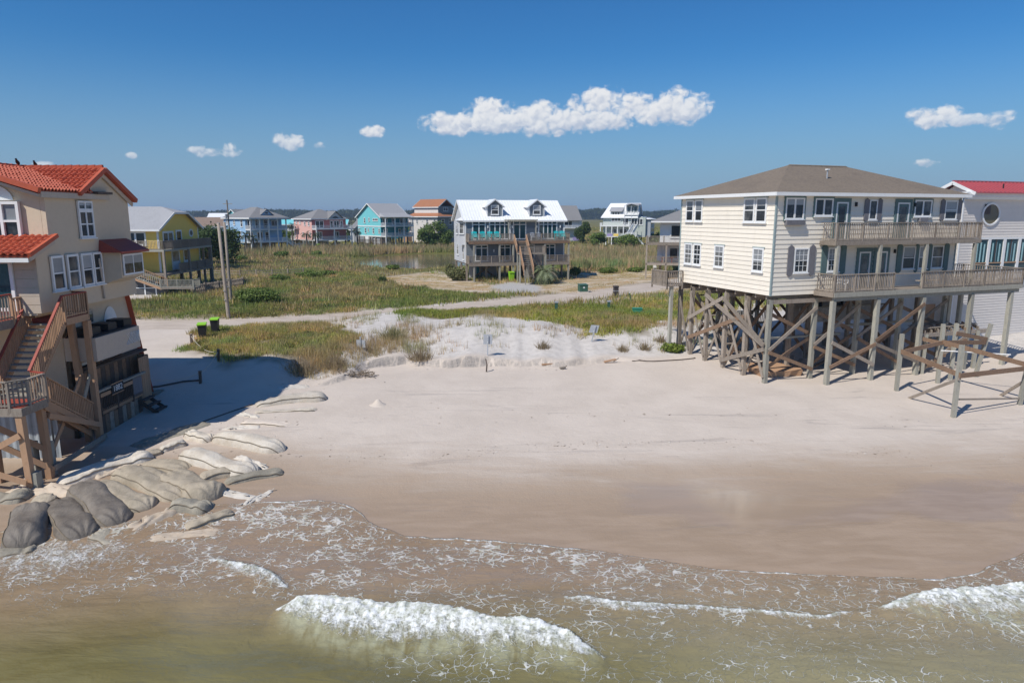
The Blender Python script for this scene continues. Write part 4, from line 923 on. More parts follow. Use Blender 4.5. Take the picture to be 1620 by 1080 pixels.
# cross gable with ridge along x at y=4.1, front slope faces -y
s2 = Vector((0, 2.05, 1.15)); cr2 = 12.1
tiles('roof_tiles', mr, (.2, 2.05, cr2-1.15), (-1, 0, 0), s2, 18, 6, .24, s2.length/6, lambda a, b_: a < .6+3.6*b_/s2.length)
slab('cross_gable_slope', mr, [(.2, 2.05, cr2-1.15), (.2, 4.1, cr2), (-3.8, 4.1, cr2), (-.5, 2.05, cr2-1.15)], .1, 'terracotta')
slab('cross_gable_slope', mr, [(.2, 4.1, cr2), (.2, 6.55, cr2-1.38), (-5, 6.55, cr2-1.38), (-5, 4.1, cr2)], .1, 'terracotta')
beam('verge_tile', mr, (.25, 2.0, cr2-1.18), (.25, 4.1, cr2), .16, .2, 'terracotta'); beam('verge_tile', mr, (.25, 4.1, cr2), (.25, 6.6, cr2-1.4), .16, .2, 'terracotta')
beam('bargeboard', mr, (.1, 4.1, cr2-.25), (.1, 6.5, cr2-1.6), .06, .18, 'stucco_trim'); beam('bargeboard', mr, (.1, 3.0, cr2-.87), (.1, 4.1, cr2-.25), .06, .18, 'stucco_trim')
beam('fascia', mr, (.12, -.4, 10.82), (.12, 4.4, 10.82), .12, .24, 'stucco_trim'); box('gutter_debris', mr, (.02, .3), (3.3, 4.5), (10.95, 11.06), 'wood_dark')
beam('verge_tile', mr, (.2, -.5, eave_z+.02), (-3.6, -.5, ridge_z+.02), .2, .2, 'terracotta'); beam('rake_board', mr, (.1, -.3, eave_z-.2), (-3.6, -.3, ridge_z-.2), .3, .12, 'stucco_trim')
for i in range(16): beam('ridge_tile', mr, (-3.6, -.45+i*.37, ridge_z+.09), (-3.6, -.1+i*.37, ridge_z+.05), .28, .13, 'terracotta')
for i in range(11): beam('ridge_tile', mr, (.2-i*.36, 4.1, cr2+.08), (-.14-i*.36, 4.1, cr2+.05), .13, .26, 'terracotta')
# lower shed roof over the sliding doors
sh = slab('shed_roof', lh, [(.3, -1.75, 8.42), (.3, .0, 9.12), (-8, .0, 9.12), (-8, -1.75, 8.42)], .1, 'terracotta')
sv = Vector((0, 1.75, .70)); tiles('roof_tiles', sh, (.3, -1.75, 8.42), (-1, 0, 0), sv, 26, 6, .28, sv.length/6)
beam('fascia', sh, (.25, -1.72, 8.25), (-8, -1.72, 8.25), .06, .2, 'white'); beam('verge_tile', sh, (.34, -1.8, 8.45), (.34, .02, 9.16), .14, .16, 'terracotta'); beam('verge_board', sh, (.28, -1.7, 8.28), (.28, -.1, 8.92), .06, .18, 'stucco_trim')
# ---- deck, landing and stairs
deck(lh, -8, -.85, -3.6, -.96, 5.86, 'red_paint', .145, 'x'); box('rim_joist', lh, (-.86, -.8), (-3.6, -.96), (5.5, 5.84), 'wood'); box('rim_joist', lh, (-8, -.8), (-3.66, -3.6), (5.5, 5.84), 'wood')
railing(lh, (-.83, -3.6, 5.86), (-.83, -1.5, 5.86), 1.0, 'wood_tan', .15, .045, topmk='red_paint', post=2.2, bmk='wood'); railing(lh, (-6.5, -3.62, 5.86), (-.83, -3.62, 5.86), 1.0, 'wood_tan', .15, .045, topmk='red_paint', post=1.9, bmk='wood')
railing(lh, (-.83, -.35, 5.72), (-.83, -1.5, 5.72), .95, 'wood_tan', .15, .045, post=1.2)
deck(lh, -.83, .6, -.45, 1.12, 5.72, 'red_paint', .145, 'x'); box('rim_joist', lh, (.56, .62), (-.45, 1.15), (5.42, 5.70), 'wood_tan'); box('stair_head', lh, (-.8, .56), (-.5, -.45), (5.45, 5.70), 'red_paint'); box('rim_joist', lh, (-.8, .56), (1.12, 1.17), (5.42, 5.70), 'wood_tan')
railing(lh, (.58, -.45, 5.72), (.58, 1.1, 5.72), .95, 'wood_tan', .145, .045, topmk='red_paint', post=1.6); railing(lh, (-.78, 1.1, 5.72), (.58, 1.1, 5.72), .95, 'wood_tan', .125, .06, topmk='red_paint', post=1.5)
stair(lh, (-.75, -.5, 5.6), (-.75, -3.05, 2.95), (1.3, 0, 0), 13, 'wood_pale', .055, .27, 'wood_tan')
railing(lh, (.58, -.5, 5.7), (.58, -2.95, 3.05), .98, 'wood_tan', .14, .045, topmk='red_paint', skip_posts=True, low=-.12); railing(lh, (-.8, -.5, 5.7), (-.8, -2.95, 3.05), .98, 'wood_tan', .15, .045, topmk='red_paint', skip_posts=True, low=-.1)
# lower landing
deck(lh, -3.0, 1.15, -4.4, -3.0, 2.95, 'red_paint', .145, 'x'); box('rim_joist', lh, (-3, 1.2), (-4.46, -4.4), (2.62, 2.93), 'wood'); box('rim_joist', lh, (1.15, 1.21), (-4.4, -3.0), (2.62, 2.93), 'wood')
railing(lh, (-3.0, -4.42, 2.95), (.75, -4.42, 2.95), .98, 'wood', .145, .045, post=4, topmk='wood'); railing(lh, (.75, -4.42, 2.95), (1.17, -3.95, 2.95), .98, 'wood', .14, .045, skip_posts=True); railing(lh, (1.17, -3.95, 2.95), (1.17, -3.0, 2.95), .98, 'wood', .145, .045, post=2); beam('handrail', lh, (1.17, -3.0, 3.95), (.6, -2.9, 4.0), .11, .05, 'red_paint')
# flight down to the ground, passing under
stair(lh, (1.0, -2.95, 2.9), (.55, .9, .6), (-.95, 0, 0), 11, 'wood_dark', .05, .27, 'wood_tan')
railing(lh, (1.02, -2.9, 2.9), (.6, .7, .75), .95, 'wood_tan', .15, .045, skip_posts=True)
# posts and braces
def gl(x, y): return (h1(-20.18+1.04*x, 30.06+1.04*y)+.4)/1.04-.6
for (x0, y0, x1, y1, zt_) in ((.1, 1.0, -.1, .9, 5.4), (.56, 1.0, .56, 1.0, 5.4), (1.03, -4.2, 1.0, -4.3, 2.62), (.93, -3.0, .9, -3.05, 2.62), (-.8, -3.4, -.8, -3.4, 5.5), (-2.4, -4.3, -2.4, -4.3, 2.62)):
    beam('post', lh, (x0, y0, gl(x0, y0)), (x1, y1, zt_), .24, .24, 'wood_tan')
for (x, y, z) in ((1.15, -4.15, .75), (.4, -3.1, 1.6), (.75, -2.7, 1.45)): box('concrete_stub', lh, (x-.16, x+.16), (y-.16, y+.16), (gl(x, y), z-.4), 'wood_pale')
def lb_(a, b_, mk='wood_tan', w_=.06, h_=.22): beam('brace', lh, a, b_, w_, h_, mk)
lb_((1.05, -3.0, 2.6), (.3, .85, .2)); lb_((.95, -3.1, .3), (.15, .8, 2.9)); lb_((1.1, -2.9, 2.2), (.7, 1.0, .6)); lb_((-.9, -4.5, .9), (1.0, -4.45, 1.9)); lb_((-1.5, -4.55, .9), (1.05, -4.5, .05)); lb_((-1.9, -4.5, 2.6), (1.1, -3.0, -.0)); lb_((.15, 1.2, 4.4), (.6, 1.1, 3.1), h_=.14); lb_((.5, .9, 3.0), (.2, .2, .9), 'wood_pale', h_=.12); lb_((-.2, -4.3, 2.3), (.9, -3.1, .9))
lb_((1.15, -3.0, .08), (.75, 1.2, .05), 'wood')       # timber lying on the sand
# corrugated sheets below
cs = []
for x0, x1, y0 in ((-4.5, -.3, -.9), (-.2, .0, -.9)):
    n = max(2, int((x1-x0)/.07)); V = []; F = []
    for i in range(n+1):
        x = x0+(x1-x0)*i/n; y = y0+.03*math.sin(i*1.3); V += [(x, y, -.5), (x, y, 2.0)]
    F = [(2*i, 2*i+2, 2*i+3, 2*i+1) for i in range(n)]; poly('corrugated_sheet', lh, V, F, 'corrugated')
# timber enclosure on the ground floor
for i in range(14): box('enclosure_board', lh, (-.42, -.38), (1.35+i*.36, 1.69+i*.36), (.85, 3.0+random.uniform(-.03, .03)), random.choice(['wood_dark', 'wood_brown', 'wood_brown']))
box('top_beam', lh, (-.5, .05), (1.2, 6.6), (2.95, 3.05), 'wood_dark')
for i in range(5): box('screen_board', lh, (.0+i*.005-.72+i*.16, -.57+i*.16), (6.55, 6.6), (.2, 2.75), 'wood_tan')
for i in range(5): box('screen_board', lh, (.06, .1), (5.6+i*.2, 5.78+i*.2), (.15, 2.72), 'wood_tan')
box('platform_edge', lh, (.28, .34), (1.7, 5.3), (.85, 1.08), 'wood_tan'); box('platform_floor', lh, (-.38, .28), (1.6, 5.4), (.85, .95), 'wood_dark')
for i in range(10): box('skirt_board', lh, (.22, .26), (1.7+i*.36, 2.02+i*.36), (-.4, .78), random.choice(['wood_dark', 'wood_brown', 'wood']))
railing(lh, (.32, 1.7, .95), (.32, 4.4, .95), 1.0, 'wood_dark', .13, .05, post=1.4, merged=True); box('fence_cap', lh, (.25, .42), (1.5, 5.6), (1.95, 2.05), 'wood_pale'); box('half_door', lh, (.3, .34), (4.45, 5.3), (.95, 1.9), 'grey_shutter'); box('plank_rail', lh, (.33, .38), (1.7, 4.4), (1.68, 1.85), 'wood_tan')
sg = box('number_sign', lh, (.40, .43), (2.5, 3.5), (1.62, 2.08), 'black'); box('sign_border', sg, (.405, .436), (2.5, 3.5), (2.08, 2.12), 'wood_tan'); box('sign_border', sg, (.405, .436), (2.5, 3.5), (1.58, 1.62), 'wood_tan')
tc = bpy.data.curves.new('house_number', 'FONT'); tc.body = '1882'; tc.size = .40; tc.extrude = .004; tc.align_x = 'CENTER'; tc.align_y = 'CENTER'
tmp = bpy.data.objects.new('tmp', tc); me = bpy.data.meshes.new_from_object(tmp); bpy.data.objects.remove(tmp); me.materials.append(M['white'])
link('house_number', me, sg, Matrix.Translation((.44, 3.0, 1.85)) @ Matrix(((0,0,1,0),(1,0,0,0),(0,1,0,0),(0,0,0,1))))
for i in range(3): box('step', lh, (.35+i*.3, .63+i*.3), (4.9, 5.9), (.62-.27*i, .68-.27*i), 'wood_dark')
for y in (4.95, 5.85): beam('step_stringer', lh, (.3, y, .62), (1.2, y, -.05), .06, .18, 'wood_dark')
# ---- loose things round the left house
for i, (x, y, lab) in enumerate(((-22.0, 33.3, 'dark bird perched on the red tile ridge, left one of the pair'), (-21.75, 33.9, 'dark bird perched on the red tile ridge, right one of the pair'))):
    bd = thing('bird', lab, 'bird', (-23.92, 34.06+i*1.25, 12.36), R(-70), 'birds on the tile roof')
    nseg = 12; V = []; F = []; prof = [(-.30, .012, .10), (-.16, .05, .09), (-.02, .085, .12), (.10, .075, .17), (.16, .045, .23), (.20, .05, .27), (.245, .04, .275), (.30, .008, .265)]
    for (xx, r_, zz) in prof:
        for k in range(nseg): a = 2*math.pi*k/nseg; V.append((xx, r_*math.cos(a), zz+r_*math.sin(a)))
    for j in range(len(prof)-1):
        for k in range(nseg): F.append((j*nseg+k, j*nseg+(k+1) % nseg, (j+1)*nseg+(k+1) % nseg, (j+1)*nseg+k))
    poly('body', bd, V, F, 'black', True)
    for s_ in (-.03, .03): pole('leg', bd, (0, s_, 0), (0, s_, .06), .012, 'black')
tr = thing('water_barrel', 'dark blue plastic barrel behind the wooden enclosure of the tan house', 'barrel', (*gnd(216, 583)[:2], h1(*gnd(216, 583)[:2])))
pole('drum', tr, (0, 0, 0), (0, 0, 1.0), .6, 'blueplastic'); pole('rim', tr, (0, 0, .98), (0, 0, 1.03), .64, 'blueplastic'); pole('rim', tr, (0, 0, .5), (0, 0, .54), .625, 'blueplastic')
g = gnd(232, 622); pb = thing('board_stack', 'pale boards stacked flat on the shaded sand by the wooden steps', 'boards', (g[0], g[1], g[2]), R(10))
for i in range(3): box('board', pb, (-.6, .7+.1*i), (-.3+.18*i, -.16+.18*i), (.02+.05*i, .07+.05*i), 'wood_pale')
# ================================================================== grey house with white metal roof (centre)
A_C = R(15); CO = (-6.45, 95.3); CG = .9
chs = thing('beach_house', 'blue-grey beach house with bright white metal roof and two dormers', 'house', (*CO, 0), A_C)
CF = Wall(chs, (0, 0), (1, 0), (0, -1)); CS = Wall(chs, (0, 0), (0, 1), (-1, 0)); CRt = Wall(chs, (14.4, 0), (0, 1), (1, 0))
w1 = CF.piece('wall', 0, 14.4, 3.4, 9.4, -.15, 0, 'grey_siding'); CF.siding(w1, .05, 14.35, 3.4, 9.35, .3, 'grey_siding', .02)  # front siding darker than the sunlit side wall: its shade is painted in
gable_wall(chs, [(0, .16, 3.4), (0, 8.6, 3.4), (0, 8.6, 9.4), (0, 4.3, 12.0), (0, .16, 9.4)], (1, 0, 0), .15, 'light_siding', 'gable_wall')
for i in range(20): CS.piece('siding_board', .2, 8.55, 3.42+i*.3, 3.68+i*.3, .0, .02, 'light_siding')
gable_wall(chs, [(14.4, .16, 3.4), (14.4, 8.6, 3.4), (14.4, 8.6, 9.4), (14.4, 4.3, 12.0), (14.4, .16, 9.4)], (-1, 0, 0), .15, 'grey_siding', 'gable_wall')
box('wall', chs, (.16, 14.24), (8.45, 8.6), (3.4, 9.4), 'grey_siding'); box('floor', chs, (.1, 14.3), (.1, 8.5), (3.2, 3.39), 'wood')
CF.piece('corner_board', -.06, .12, 3.4, 9.4, .0, .05, 'white'); CF.piece('corner_board', 14.28, 14.46, 3.4, 9.4, .0, .05, 'white')
cr = gable_roof(chs, (0, 14.4), (0, 8.6), 9.45, 12.1, 'x', 'white_metal', .35, .12)
for i in range(38): beam('standing_seam', cr, (-.3+i*.4, -.37, 9.26), (-.3+i*.4, 4.3, 12.13), .04, .04, 'white_metal')
slab('bay_roof', cr, [(-.95, .4, 9.3), (.1, -.3, 9.3), (.1, 2.6, 9.75), (-.95, 2.3, 9.3)], .08, 'white_metal')
for cxx in (4.35, 10.45):
    D = Wall(chs, (cxx-1.12, .55), (1, 0), (0, -1))
    gable_wall(chs, [(cxx-1.12, .55, 9.75), (cxx+1.12, .55, 9.75), (cxx+1.12, .55, 11.3), (cxx, .55, 12.1), (cxx-1.12, .55, 11.3)], (0, 1, 0), .12, 'grey_siding', 'dormer_wall')
    for sx_ in (-1.12, 1.12): gable_wall(chs, [(cxx+sx_, .66, 9.85), (cxx+sx_, .66, 11.3), (cxx+sx_, 3.0, 11.3)], (1 if sx_ < 0 else -1, 0, 0), .1, 'light_siding', 'dormer_cheek')
    for s_ in (-1, 1):
        q = slab('dormer_roof', chs, [(cxx+s_*1.42, .25, 11.1), (cxx, .25, 12.18), (cxx, 4.2, 12.18), (cxx+s_*1.42, 2.9, 11.1)][::s_], .09, 'white_metal'); beam('bargeboard', q, (cxx+s_*1.42, .24, 11.03), (cxx, .24, 12.1), .05, .15, 'white')
    D.window(.55, 1.68, 10.0, 11.35, 1, 2, 'white', 'glass', .12, .06, .08)
    D.piece('corner_board', -.02, .1, 9.75, 11.3, .0, .04, 'white'); D.piece('corner_board', 2.14, 2.26, 9.75, 11.3, .0, .04, 'white')
for (a0, a1, n) in ((.95, 2.9, 2), (3.35, 6.45, 4), (6.8, 8.75, 2), (10.5, 13.35, 4)): CF.window(a0, a1, 6.6, 9.2, n, 1, 'white', 'glass_teal', .16, .05, .1, sill=False); CF.piece('transom', a0+.15, a1-.15, 8.62, 8.74, .06, .1, 'white')
for (a0, a1, n) in ((1.35, 3.2, 2), (4.75, 6.5, 2), (11.35, 13.1, 2), (8.9, 10.0, 1)): CF.window(a0, a1, 3.6, 5.95, n, 1, 'white', 'glass_teal', .16, .05, .1, sill=False); CF.piece('transom', a0+.15, a1-.15, 5.4, 5.52, .06, .1, 'white')
for a in (3.1, 6.62, 10.2, 13.7): CF.piece('wall_lamp', a, a+.14, 8.2, 8.55, .02, .18, 'white')
CF.piece('wall_lamp', 3.95, 4.1, 4.9, 5.25, .02, .18, 'white')
# side bay and windows
bay = poly('bay', chs, [(0, .5, 5.9), (0, 2.3, 5.9), (-.8, 1.9, 5.9), (-.8, .8, 5.9), (0, .5, 9.3), (0, 2.3, 9.3), (-.8, 1.9, 9.3), (-.8, .8, 9.3)], [(0,1,2,3),(4,7,6,5),(0,3,7,4),(3,2,6,7),(2,1,5,6)], 'light_siding')
Wall(chs, (-.8, .8), (0, 1), (-1, 0)).window(.15, .95, 7.4, 8.95, 1, 2, 'white', 'glass', .09, .05); Wall(chs, (0, .5), (-.8, .3), (-.35, -.94)).window(.1, .75, 7.4, 8.95, 1, 2, 'white', 'glass', .09, .05)
CS.window(3.2, 4.0, 7.6, 8.8, 1, 2); CS.window(6.0, 6.8, 7.3, 8.6, 1, 2); CS.window(4.9, 6.2, 4.3, 5.9, 2, 2); CS.window(.9, 1.7, 3.8, 5.7, 1, 2)
# decks
for (z, y0) in ((6.45, -2.0), (3.45, -2.0)):
    box('deck_floor', chs, (.1, 14.5), (y0, -.06), (z-.1, z), 'wood'); box('rim_joist', chs, (.05, 14.55), (y0-.06, y0), (z-.36, z-.02), 'wood_brown' if z > 5 else 'wood')
    for a, b_ in (((.1, 6.4), (8.4, 14.5)) if z > 5 else ((.1, 6.4), (9.4, 14.5))): railing(chs, (a, y0+.04, z), (b_, y0+.04, z), 1.0, 'wood', .16, .05, merged=True, post=1.75)
    for x in (.1, 14.5): railing(chs, (x, y0, z), (x, -.1, z), 1.0, 'wood', .18, .05, merged=True, post=2)
for x in (.8, 4.4, 6.35, 8.35, 10.9, 14.45):
    box('deck_post', chs, (x-.11, x+.11), (-1.98, -1.76), (CG-.5, 6.1 if x not in (6.35, 8.35) else 6.4), 'wood_pale')
for x in (.2, 3.0, 5.7, 8.6, 11.5, 14.2):
    for y in (.3, 4.2, 8.3): box('piling', chs, (x-.13, x+.13), (y-.13, y+.13), (CG-.5, 3.2), 'wood')
for (x0, x1) in ((2.0, 5.2), (5.2, 2.0), (10.5, 13.8), (13.8, 10.5)): beam('cross_brace', chs, (x0, 4.1, 1.1), (x1, 4.1, 3.1), .06, .2, 'wood_brown')
box('ground_room_wall', chs, (1.4, 5.6), (4.6, 4.8), (CG-.2, 3.2), 'light_siding'); box('ground_room_wall', chs, (9.2, 13.9), (5.0, 5.2), (CG-.2, 3.2), 'wood_dark'); box('ground_door', chs, (2.5, 3.4), (4.52, 4.6), (CG, 2.95), 'teal_dark')
# stair: upper deck to mid landing, on to the ground
stair(chs, (6.5, -2.05, 6.35), (6.5, -3.5, 4.95), (1.6, 0, 0), 7, 'wood', .06, .26); box('landing', chs, (6.4, 10.2), (-4.9, -3.5), (4.75, 4.9), 'wood')
for a, b_ in (((6.45, -2.05, 6.4), (6.45, -3.5, 4.95)), ((8.15, -2.05, 6.4), (8.15, -3.5, 4.95)), ((7.2, -4.85, 4.9), (10.15, -4.85, 4.9)), ((10.15, -4.85, 4.9), (10.15, -3.55, 4.9)), ((6.45, -4.9, 4.9), (6.45, -6.9, 2.3)), ((7.8, -4.9, 4.7), (7.8, -6.9, 2.3))): railing(chs, a, b_, .95, 'wood_tan' if a[2] != b_[2] else 'wood', .17, .05, merged=True, post=2.2)
stair(chs, (6.55, -4.95, 4.8), (6.55, -7.2, 1.9), (1.2, 0, 0), 12, 'wood', .06, .26)
for x, y in ((6.5, -4.85), (10.1, -4.85), (10.1, -3.6), (7.7, -4.85), (6.5, -3.6)): box('landing_post', chs, (x-.09, x+.09), (y-.09, y+.09), (CG-.4, 4.75), 'wood_pale')
stair(chs, (7.9, -3.6, 4.7), (10.0, -3.6, 2.4), (0, -1.1, 0), 8, 'wood', .06, .26); beam('stair_newel', chs, (6.6, -7.2, CG-.3), (6.5, -7.2, 2.9), .1, .1, 'wood_pale')
# pergola over the middle of the upper deck
pg = box('pergola_beam', chs, (5.6, 9.7), (-1.9, -1.78), (9.05, 9.22), 'wood_pale')
for i in range(16): box('pergola_rafter', pg, (5.5+i*.28, 5.58+i*.28), (-2.3, -.1), (9.22, 9.38), 'wood_pale')
for x in (5.7, 9.6): box('pergola_post', chs, (x-.08, x+.08), (-1.95, -1.8), (6.46, 9.05), 'wood_pale')
def c_w(u, v): return (CO[0]+u*math.cos(A_C)-v*math.sin(A_C), CO[1]+u*math.sin(A_C)+v*math.cos(A_C))
labs = ['aqua deck chair at the far left end of the upper deck of the white-roofed house', 'second aqua deck chair from the left on the upper deck, white-roofed house', 'third aqua deck chair from the left on the upper deck, white-roofed house', 'fourth aqua deck chair from the left, nearest the stairs of the white-roofed house', 'left one of the two aqua chairs at the right end of the upper deck', 'rightmost aqua chair on the upper deck of the white-roofed house']
for i, u in enumerate((1.05, 2.3, 3.3, 4.25, 13.0, 13.75)):
    c_ = thing('deck_chair', labs[i], 'chair', (*c_w(u, -1.3), 6.45), A_C+random.uniform(-.15, .15), 'aqua deck chairs'); chair_parts(c_, 'aqua', 1.35)
for i, u in enumerate((9.4, 10.3)):
    c_ = thing('deck_chair', 'white deck chair behind the right-hand railing, %s of two' % ('left', 'right')[i], 'chair', (*c_w(u, -1.2), 6.45), A_C, 'white deck chairs'); chair_parts(c_, 'white', 1.15)

# ================================================================== bins, boxes, posts, signs
def bin_(loc, rz, label, body, lid, h=1.05, group=None):
    b_ = thing('wheelie_bin', label, 'bin', loc, rz, group); s = h/1.05
    poly('bin_body', b_, [(-.22*s,-.25*s,0),(.22*s,-.25*s,0),(.22*s,.22*s,0),(-.22*s,.22*s,0),(-.29*s,-.36*s,h),(.29*s,-.36*s,h),(.29*s,.36*s,h),(-.29*s,.36*s,h)], [(3,2,1,0),(4,5,6,7),(0,1,5,4),(1,2,6,5),(2,3,7,6),(3,0,4,7)], body)
    ld = slab('lid', b_, [(-.32*s,-.42*s,h+.06),(.32*s,-.42*s,h+.06),(.32*s,.4*s,h+.12),(-.32*s,.4*s,h+.12)], .07, lid); pole('handle', ld, (-.26*s, .44*s, h), (.26*s, .44*s, h), .04, lid)
    for x in (-.25, .25):
        wv_ = pole('wheel', b_, (x*s-.03, .25*s, .1*s), (x*s+.03, .25*s, .1*s), .2*s, 'black')
    return b_
g = gnd(321, 535); bin_(g, .3, 'black wheelie bin with lime green lid, nearer of two by the grass', 'black', 'lime', 1.0, 'bins by the sandy drive')
g = gnd(341, 526); bin_(g, .2, 'black wheelie bin with lime green lid, farther of two by the grass', 'black', 'lime', 1.0, 'bins by the sandy drive')
bin_((*c_w(6.0, -2.2), .92), A_C, 'bright lime green bin beside the stair foot of the white-roofed house', 'lime', 'lime', 1.25)
g = gnd(974, 469); tc_ = thing('litter_bin', 'tall dark brown litter bin standing beside the pale driveway', 'bin', g, .2)
box('bin_body', tc_, (-.24, .24), (-.24, .24), (0, 1.0), 'brownbin'); box('bin_hood', tc_, (-.27, .27), (-.27, .27), (1.02, 1.2), 'brownbin'); box('bin_band', tc_, (-.25, .25), (-.25, .25), (.62, .68), 'galv')
g = gnd(922, 462); ub_ = thing('utility_box', 'green transformer box on the dry lawn right of the driveway', 'utility box', g, .25)
box('cabinet', ub_, (-.5, .5), (-.4, .4), (.1, .85), 'dkgreen'); slab('cabinet_lid', ub_, [(-.54,-.44,.9),(.54,-.44,.9),(.54,.44,.98),(-.54,.44,.98)], .07, 'dkgreen'); box('plinth', ub_, (-.58, .58), (-.48, .48), (-.1, .1), 'concrete'); box('warning_label', ub_, (-.1, .1), (-.408, -.4), (.5, .66), 'white')
for px, py, lab, h in ((880, 492, 'short green utility pedestal left of two above the dune grass', .8), (963, 489, 'short green utility pedestal right of two beside the road bend', .75)):
    g = gnd(px, py); u_ = thing('utility_pedestal', lab, 'pedestal', (g[0], g[1], g[2]-.03)); box('stem', u_, (-.13, .13), (-.13, .13), (0, h), 'dkgreen'); box('cap', u_, (-.17, .17), (-.17, .17), (h, h+.1), 'galv')
g = gnd(1008, 496); u_ = thing('utility_box', 'small green utility box sunk among weeds near the cream house', 'utility box', (g[0], g[1], g[2]+.1)); box('cabinet', u_, (-.4, .4), (-.3, .3), (0, .35), 'green_box'); box('cabinet_lid', u_, (-.43, .43), (-.33, .33), (.35, .41), 'green_box')
g = gnd(1000, 480); u_ = thing('marker_post', 'thin green marker post leaning in the weeds by the road', 'post', g); beam('stake', u_, (0, 0, -.2), (-.3, 0, 1.1), .1, .04, 'dkgreen'); box('marker_cap', u_, (-.36, -.26), (-.04, .04), (1.08, 1.16), 'white')
# signs seen from behind
for px, py, tilt, lab, h in ((771, 562, .04, 'upright grey sign seen from behind on the dune edge', 1.35), (934, 540, .3, 'leaning grey sign seen from behind at the back of the dune', 1.15)):
    g = gnd(px, py); s_ = thing('beach_sign', lab, 'sign', g, .0); dx = math.sin(tilt)
    beam('sign_post', s_, (0, 0, -.4), (dx*h*1.05, 0, h*1.02), .075, .075, 'galv')
    poly('sign_panel', s_, [(dx*h*.5-.30,.05,h*.56),(dx*h*.5+.30,.05,h*.56-.1*tilt),(dx*h*1.0+.30,.05,h*1.05-.1*tilt),(dx*h*1.0-.30,.05,h*1.05),(dx*h*.5-.30,.08,h*.56),(dx*h*.5+.30,.08,h*.56-.1*tilt),(dx*h*1.0+.30,.08,h*1.05-.1*tilt),(dx*h*1.0-.30,.08,h*1.05)], [(3,2,1,0),(4,5,6,7),(0,1,5,4),(1,2,6,5),(2,3,7,6),(3,0,4,7)], 'galv')
    for z in (.66, .95): box('sign_bolt', s_, (dx*h*z-.03, dx*h*z+.03), (-.045, -.036), (h*z-.02, h*z+.02), 'white')
g = gnd(571, 552); s_ = thing('beach_sign', 'low grey sign panel on short post half buried at the left dune', 'sign', g, -.25); box('sign_panel', s_, (-.32, .32), (.0, .05), (.1, .62), 'galv'); box('sign_post', s_, (-.04, .04), (-.06, -.005), (-.3, .85), 'galv')
g = gnd(769, 588); u_ = thing('driftwood_stake', 'dark crooked stake sticking out of the sand below the dune edge', 'stake', g); beam('stake', u_, (0, 0, -.3), (.06, 0, .5), .09, .08, 'wood_dark'); beam('stake_tip', u_, (.06, 0, .46), (-.02, .02, .85), .07, .06, 'wood_dark')
# rope fence posts in the shade
rp = [((346, 571), 'short rope post at the edge of the dune grass'), ((317, 606), 'short rope post standing in the house shadow'), ((303, 545), 'short rope post beside the bins')]
pts_ = []
for (px, py), lab in rp:
    g = gnd(px, py); u_ = thing('rope_post', lab, 'post', g); beam('stake', u_, (0, 0, -.3), (.03, 0, .72), .13, .13, 'wood_dark'); box('stake_cap', u_, (-.05, .11), (-.08, .08), (.72, .76), 'wood'); pts_.append(Vector(g)+Vector((0, 0, .62)))
order = [pts_[2], pts_[0], pts_[1], Vector((-19.9, 37.2, .9))]
V = []; F = []
for a, b_ in zip(order[:-1], order[1:]):
    n = 14; st0 = len(V)
    for i in range(n+1):
        q = a.lerp(b_, i/n); q.z -= .45*4*(i/n)*(1-i/n)*min(1, (b_-a).length/6); q.z = max(q.z, h1(q.x, q.y)+.03)
        V += [(q.x-.02, q.y, q.z), (q.x+.02, q.y, q.z-.02), (q.x, q.y, q.z+.025)]
    for i in range(n):
        for k in range(3): F.append((st0+3*i+k, st0+3*i+(k+1) % 3, st0+3*i+3+(k+1) % 3, st0+3*i+3+k))
tag(poly('rope', None, V, F, 'rope'), 'pale rope strung between short posts beside the tan house', 'rope')
# utility poles
for (px, py, H_, lab, dx) in ((362, 503, 8.2, 'nearer bare wooden utility pole standing in the grass', -.28), (366, 478, 8.2, 'farther bare wooden utility pole behind the round bush', -.1)):
    g = gnd(px, py); u_ = thing('utility_pole', lab, 'utility pole', g, 0, 'bare utility poles'); a = Vector((0, 0, -.5)); b_ = Vector((dx, 0, H_))
    V = []; F = []; n = 12
    for i, (t_, r_) in enumerate(((0, .165), (.5, .14), (1, .12))):
        q = a.lerp(b_, t_); V += [(q.x+r_*math.cos(2*math.pi*k/n), q.y+r_*math.sin(2*math.pi*k/n), q.z) for k in range(n)]
    F = [(j*n+k, j*n+(k+1) % n, (j+1)*n+(k+1) % n, (j+1)*n+k) for j in range(2) for k in range(n)]+[tuple(range(2*n, 3*n))]
    poly('pole', u_, V, F, 'wood', True); box('pole_cap', u_, (dx-.1, dx+.1), (-.1, .1), (H_, H_+.03), 'galv')
    for z in (1.6, 2.4): box('step_bolt', u_, (-.22, -.1), (-.24, -.16), (z, z+.04), 'galv')
g = gnd(377, 430); u_ = thing('service_pole', 'thin far utility pole with transformer left of the blue house', 'utility pole', (-62.0, 152, .8)); pole('pole', u_, (0, 0, -.5), (-.2, 0, 12.4), .3, 'wood'); pole('transformer', u_, (-.5, -.3, 8.4), (-.5, -.3, 9.4), .5, 'galv'); beam('crossarm', u_, (-1.1, 0, 11.6), (.9, 0, 11.6), .12, .12, 'wood')
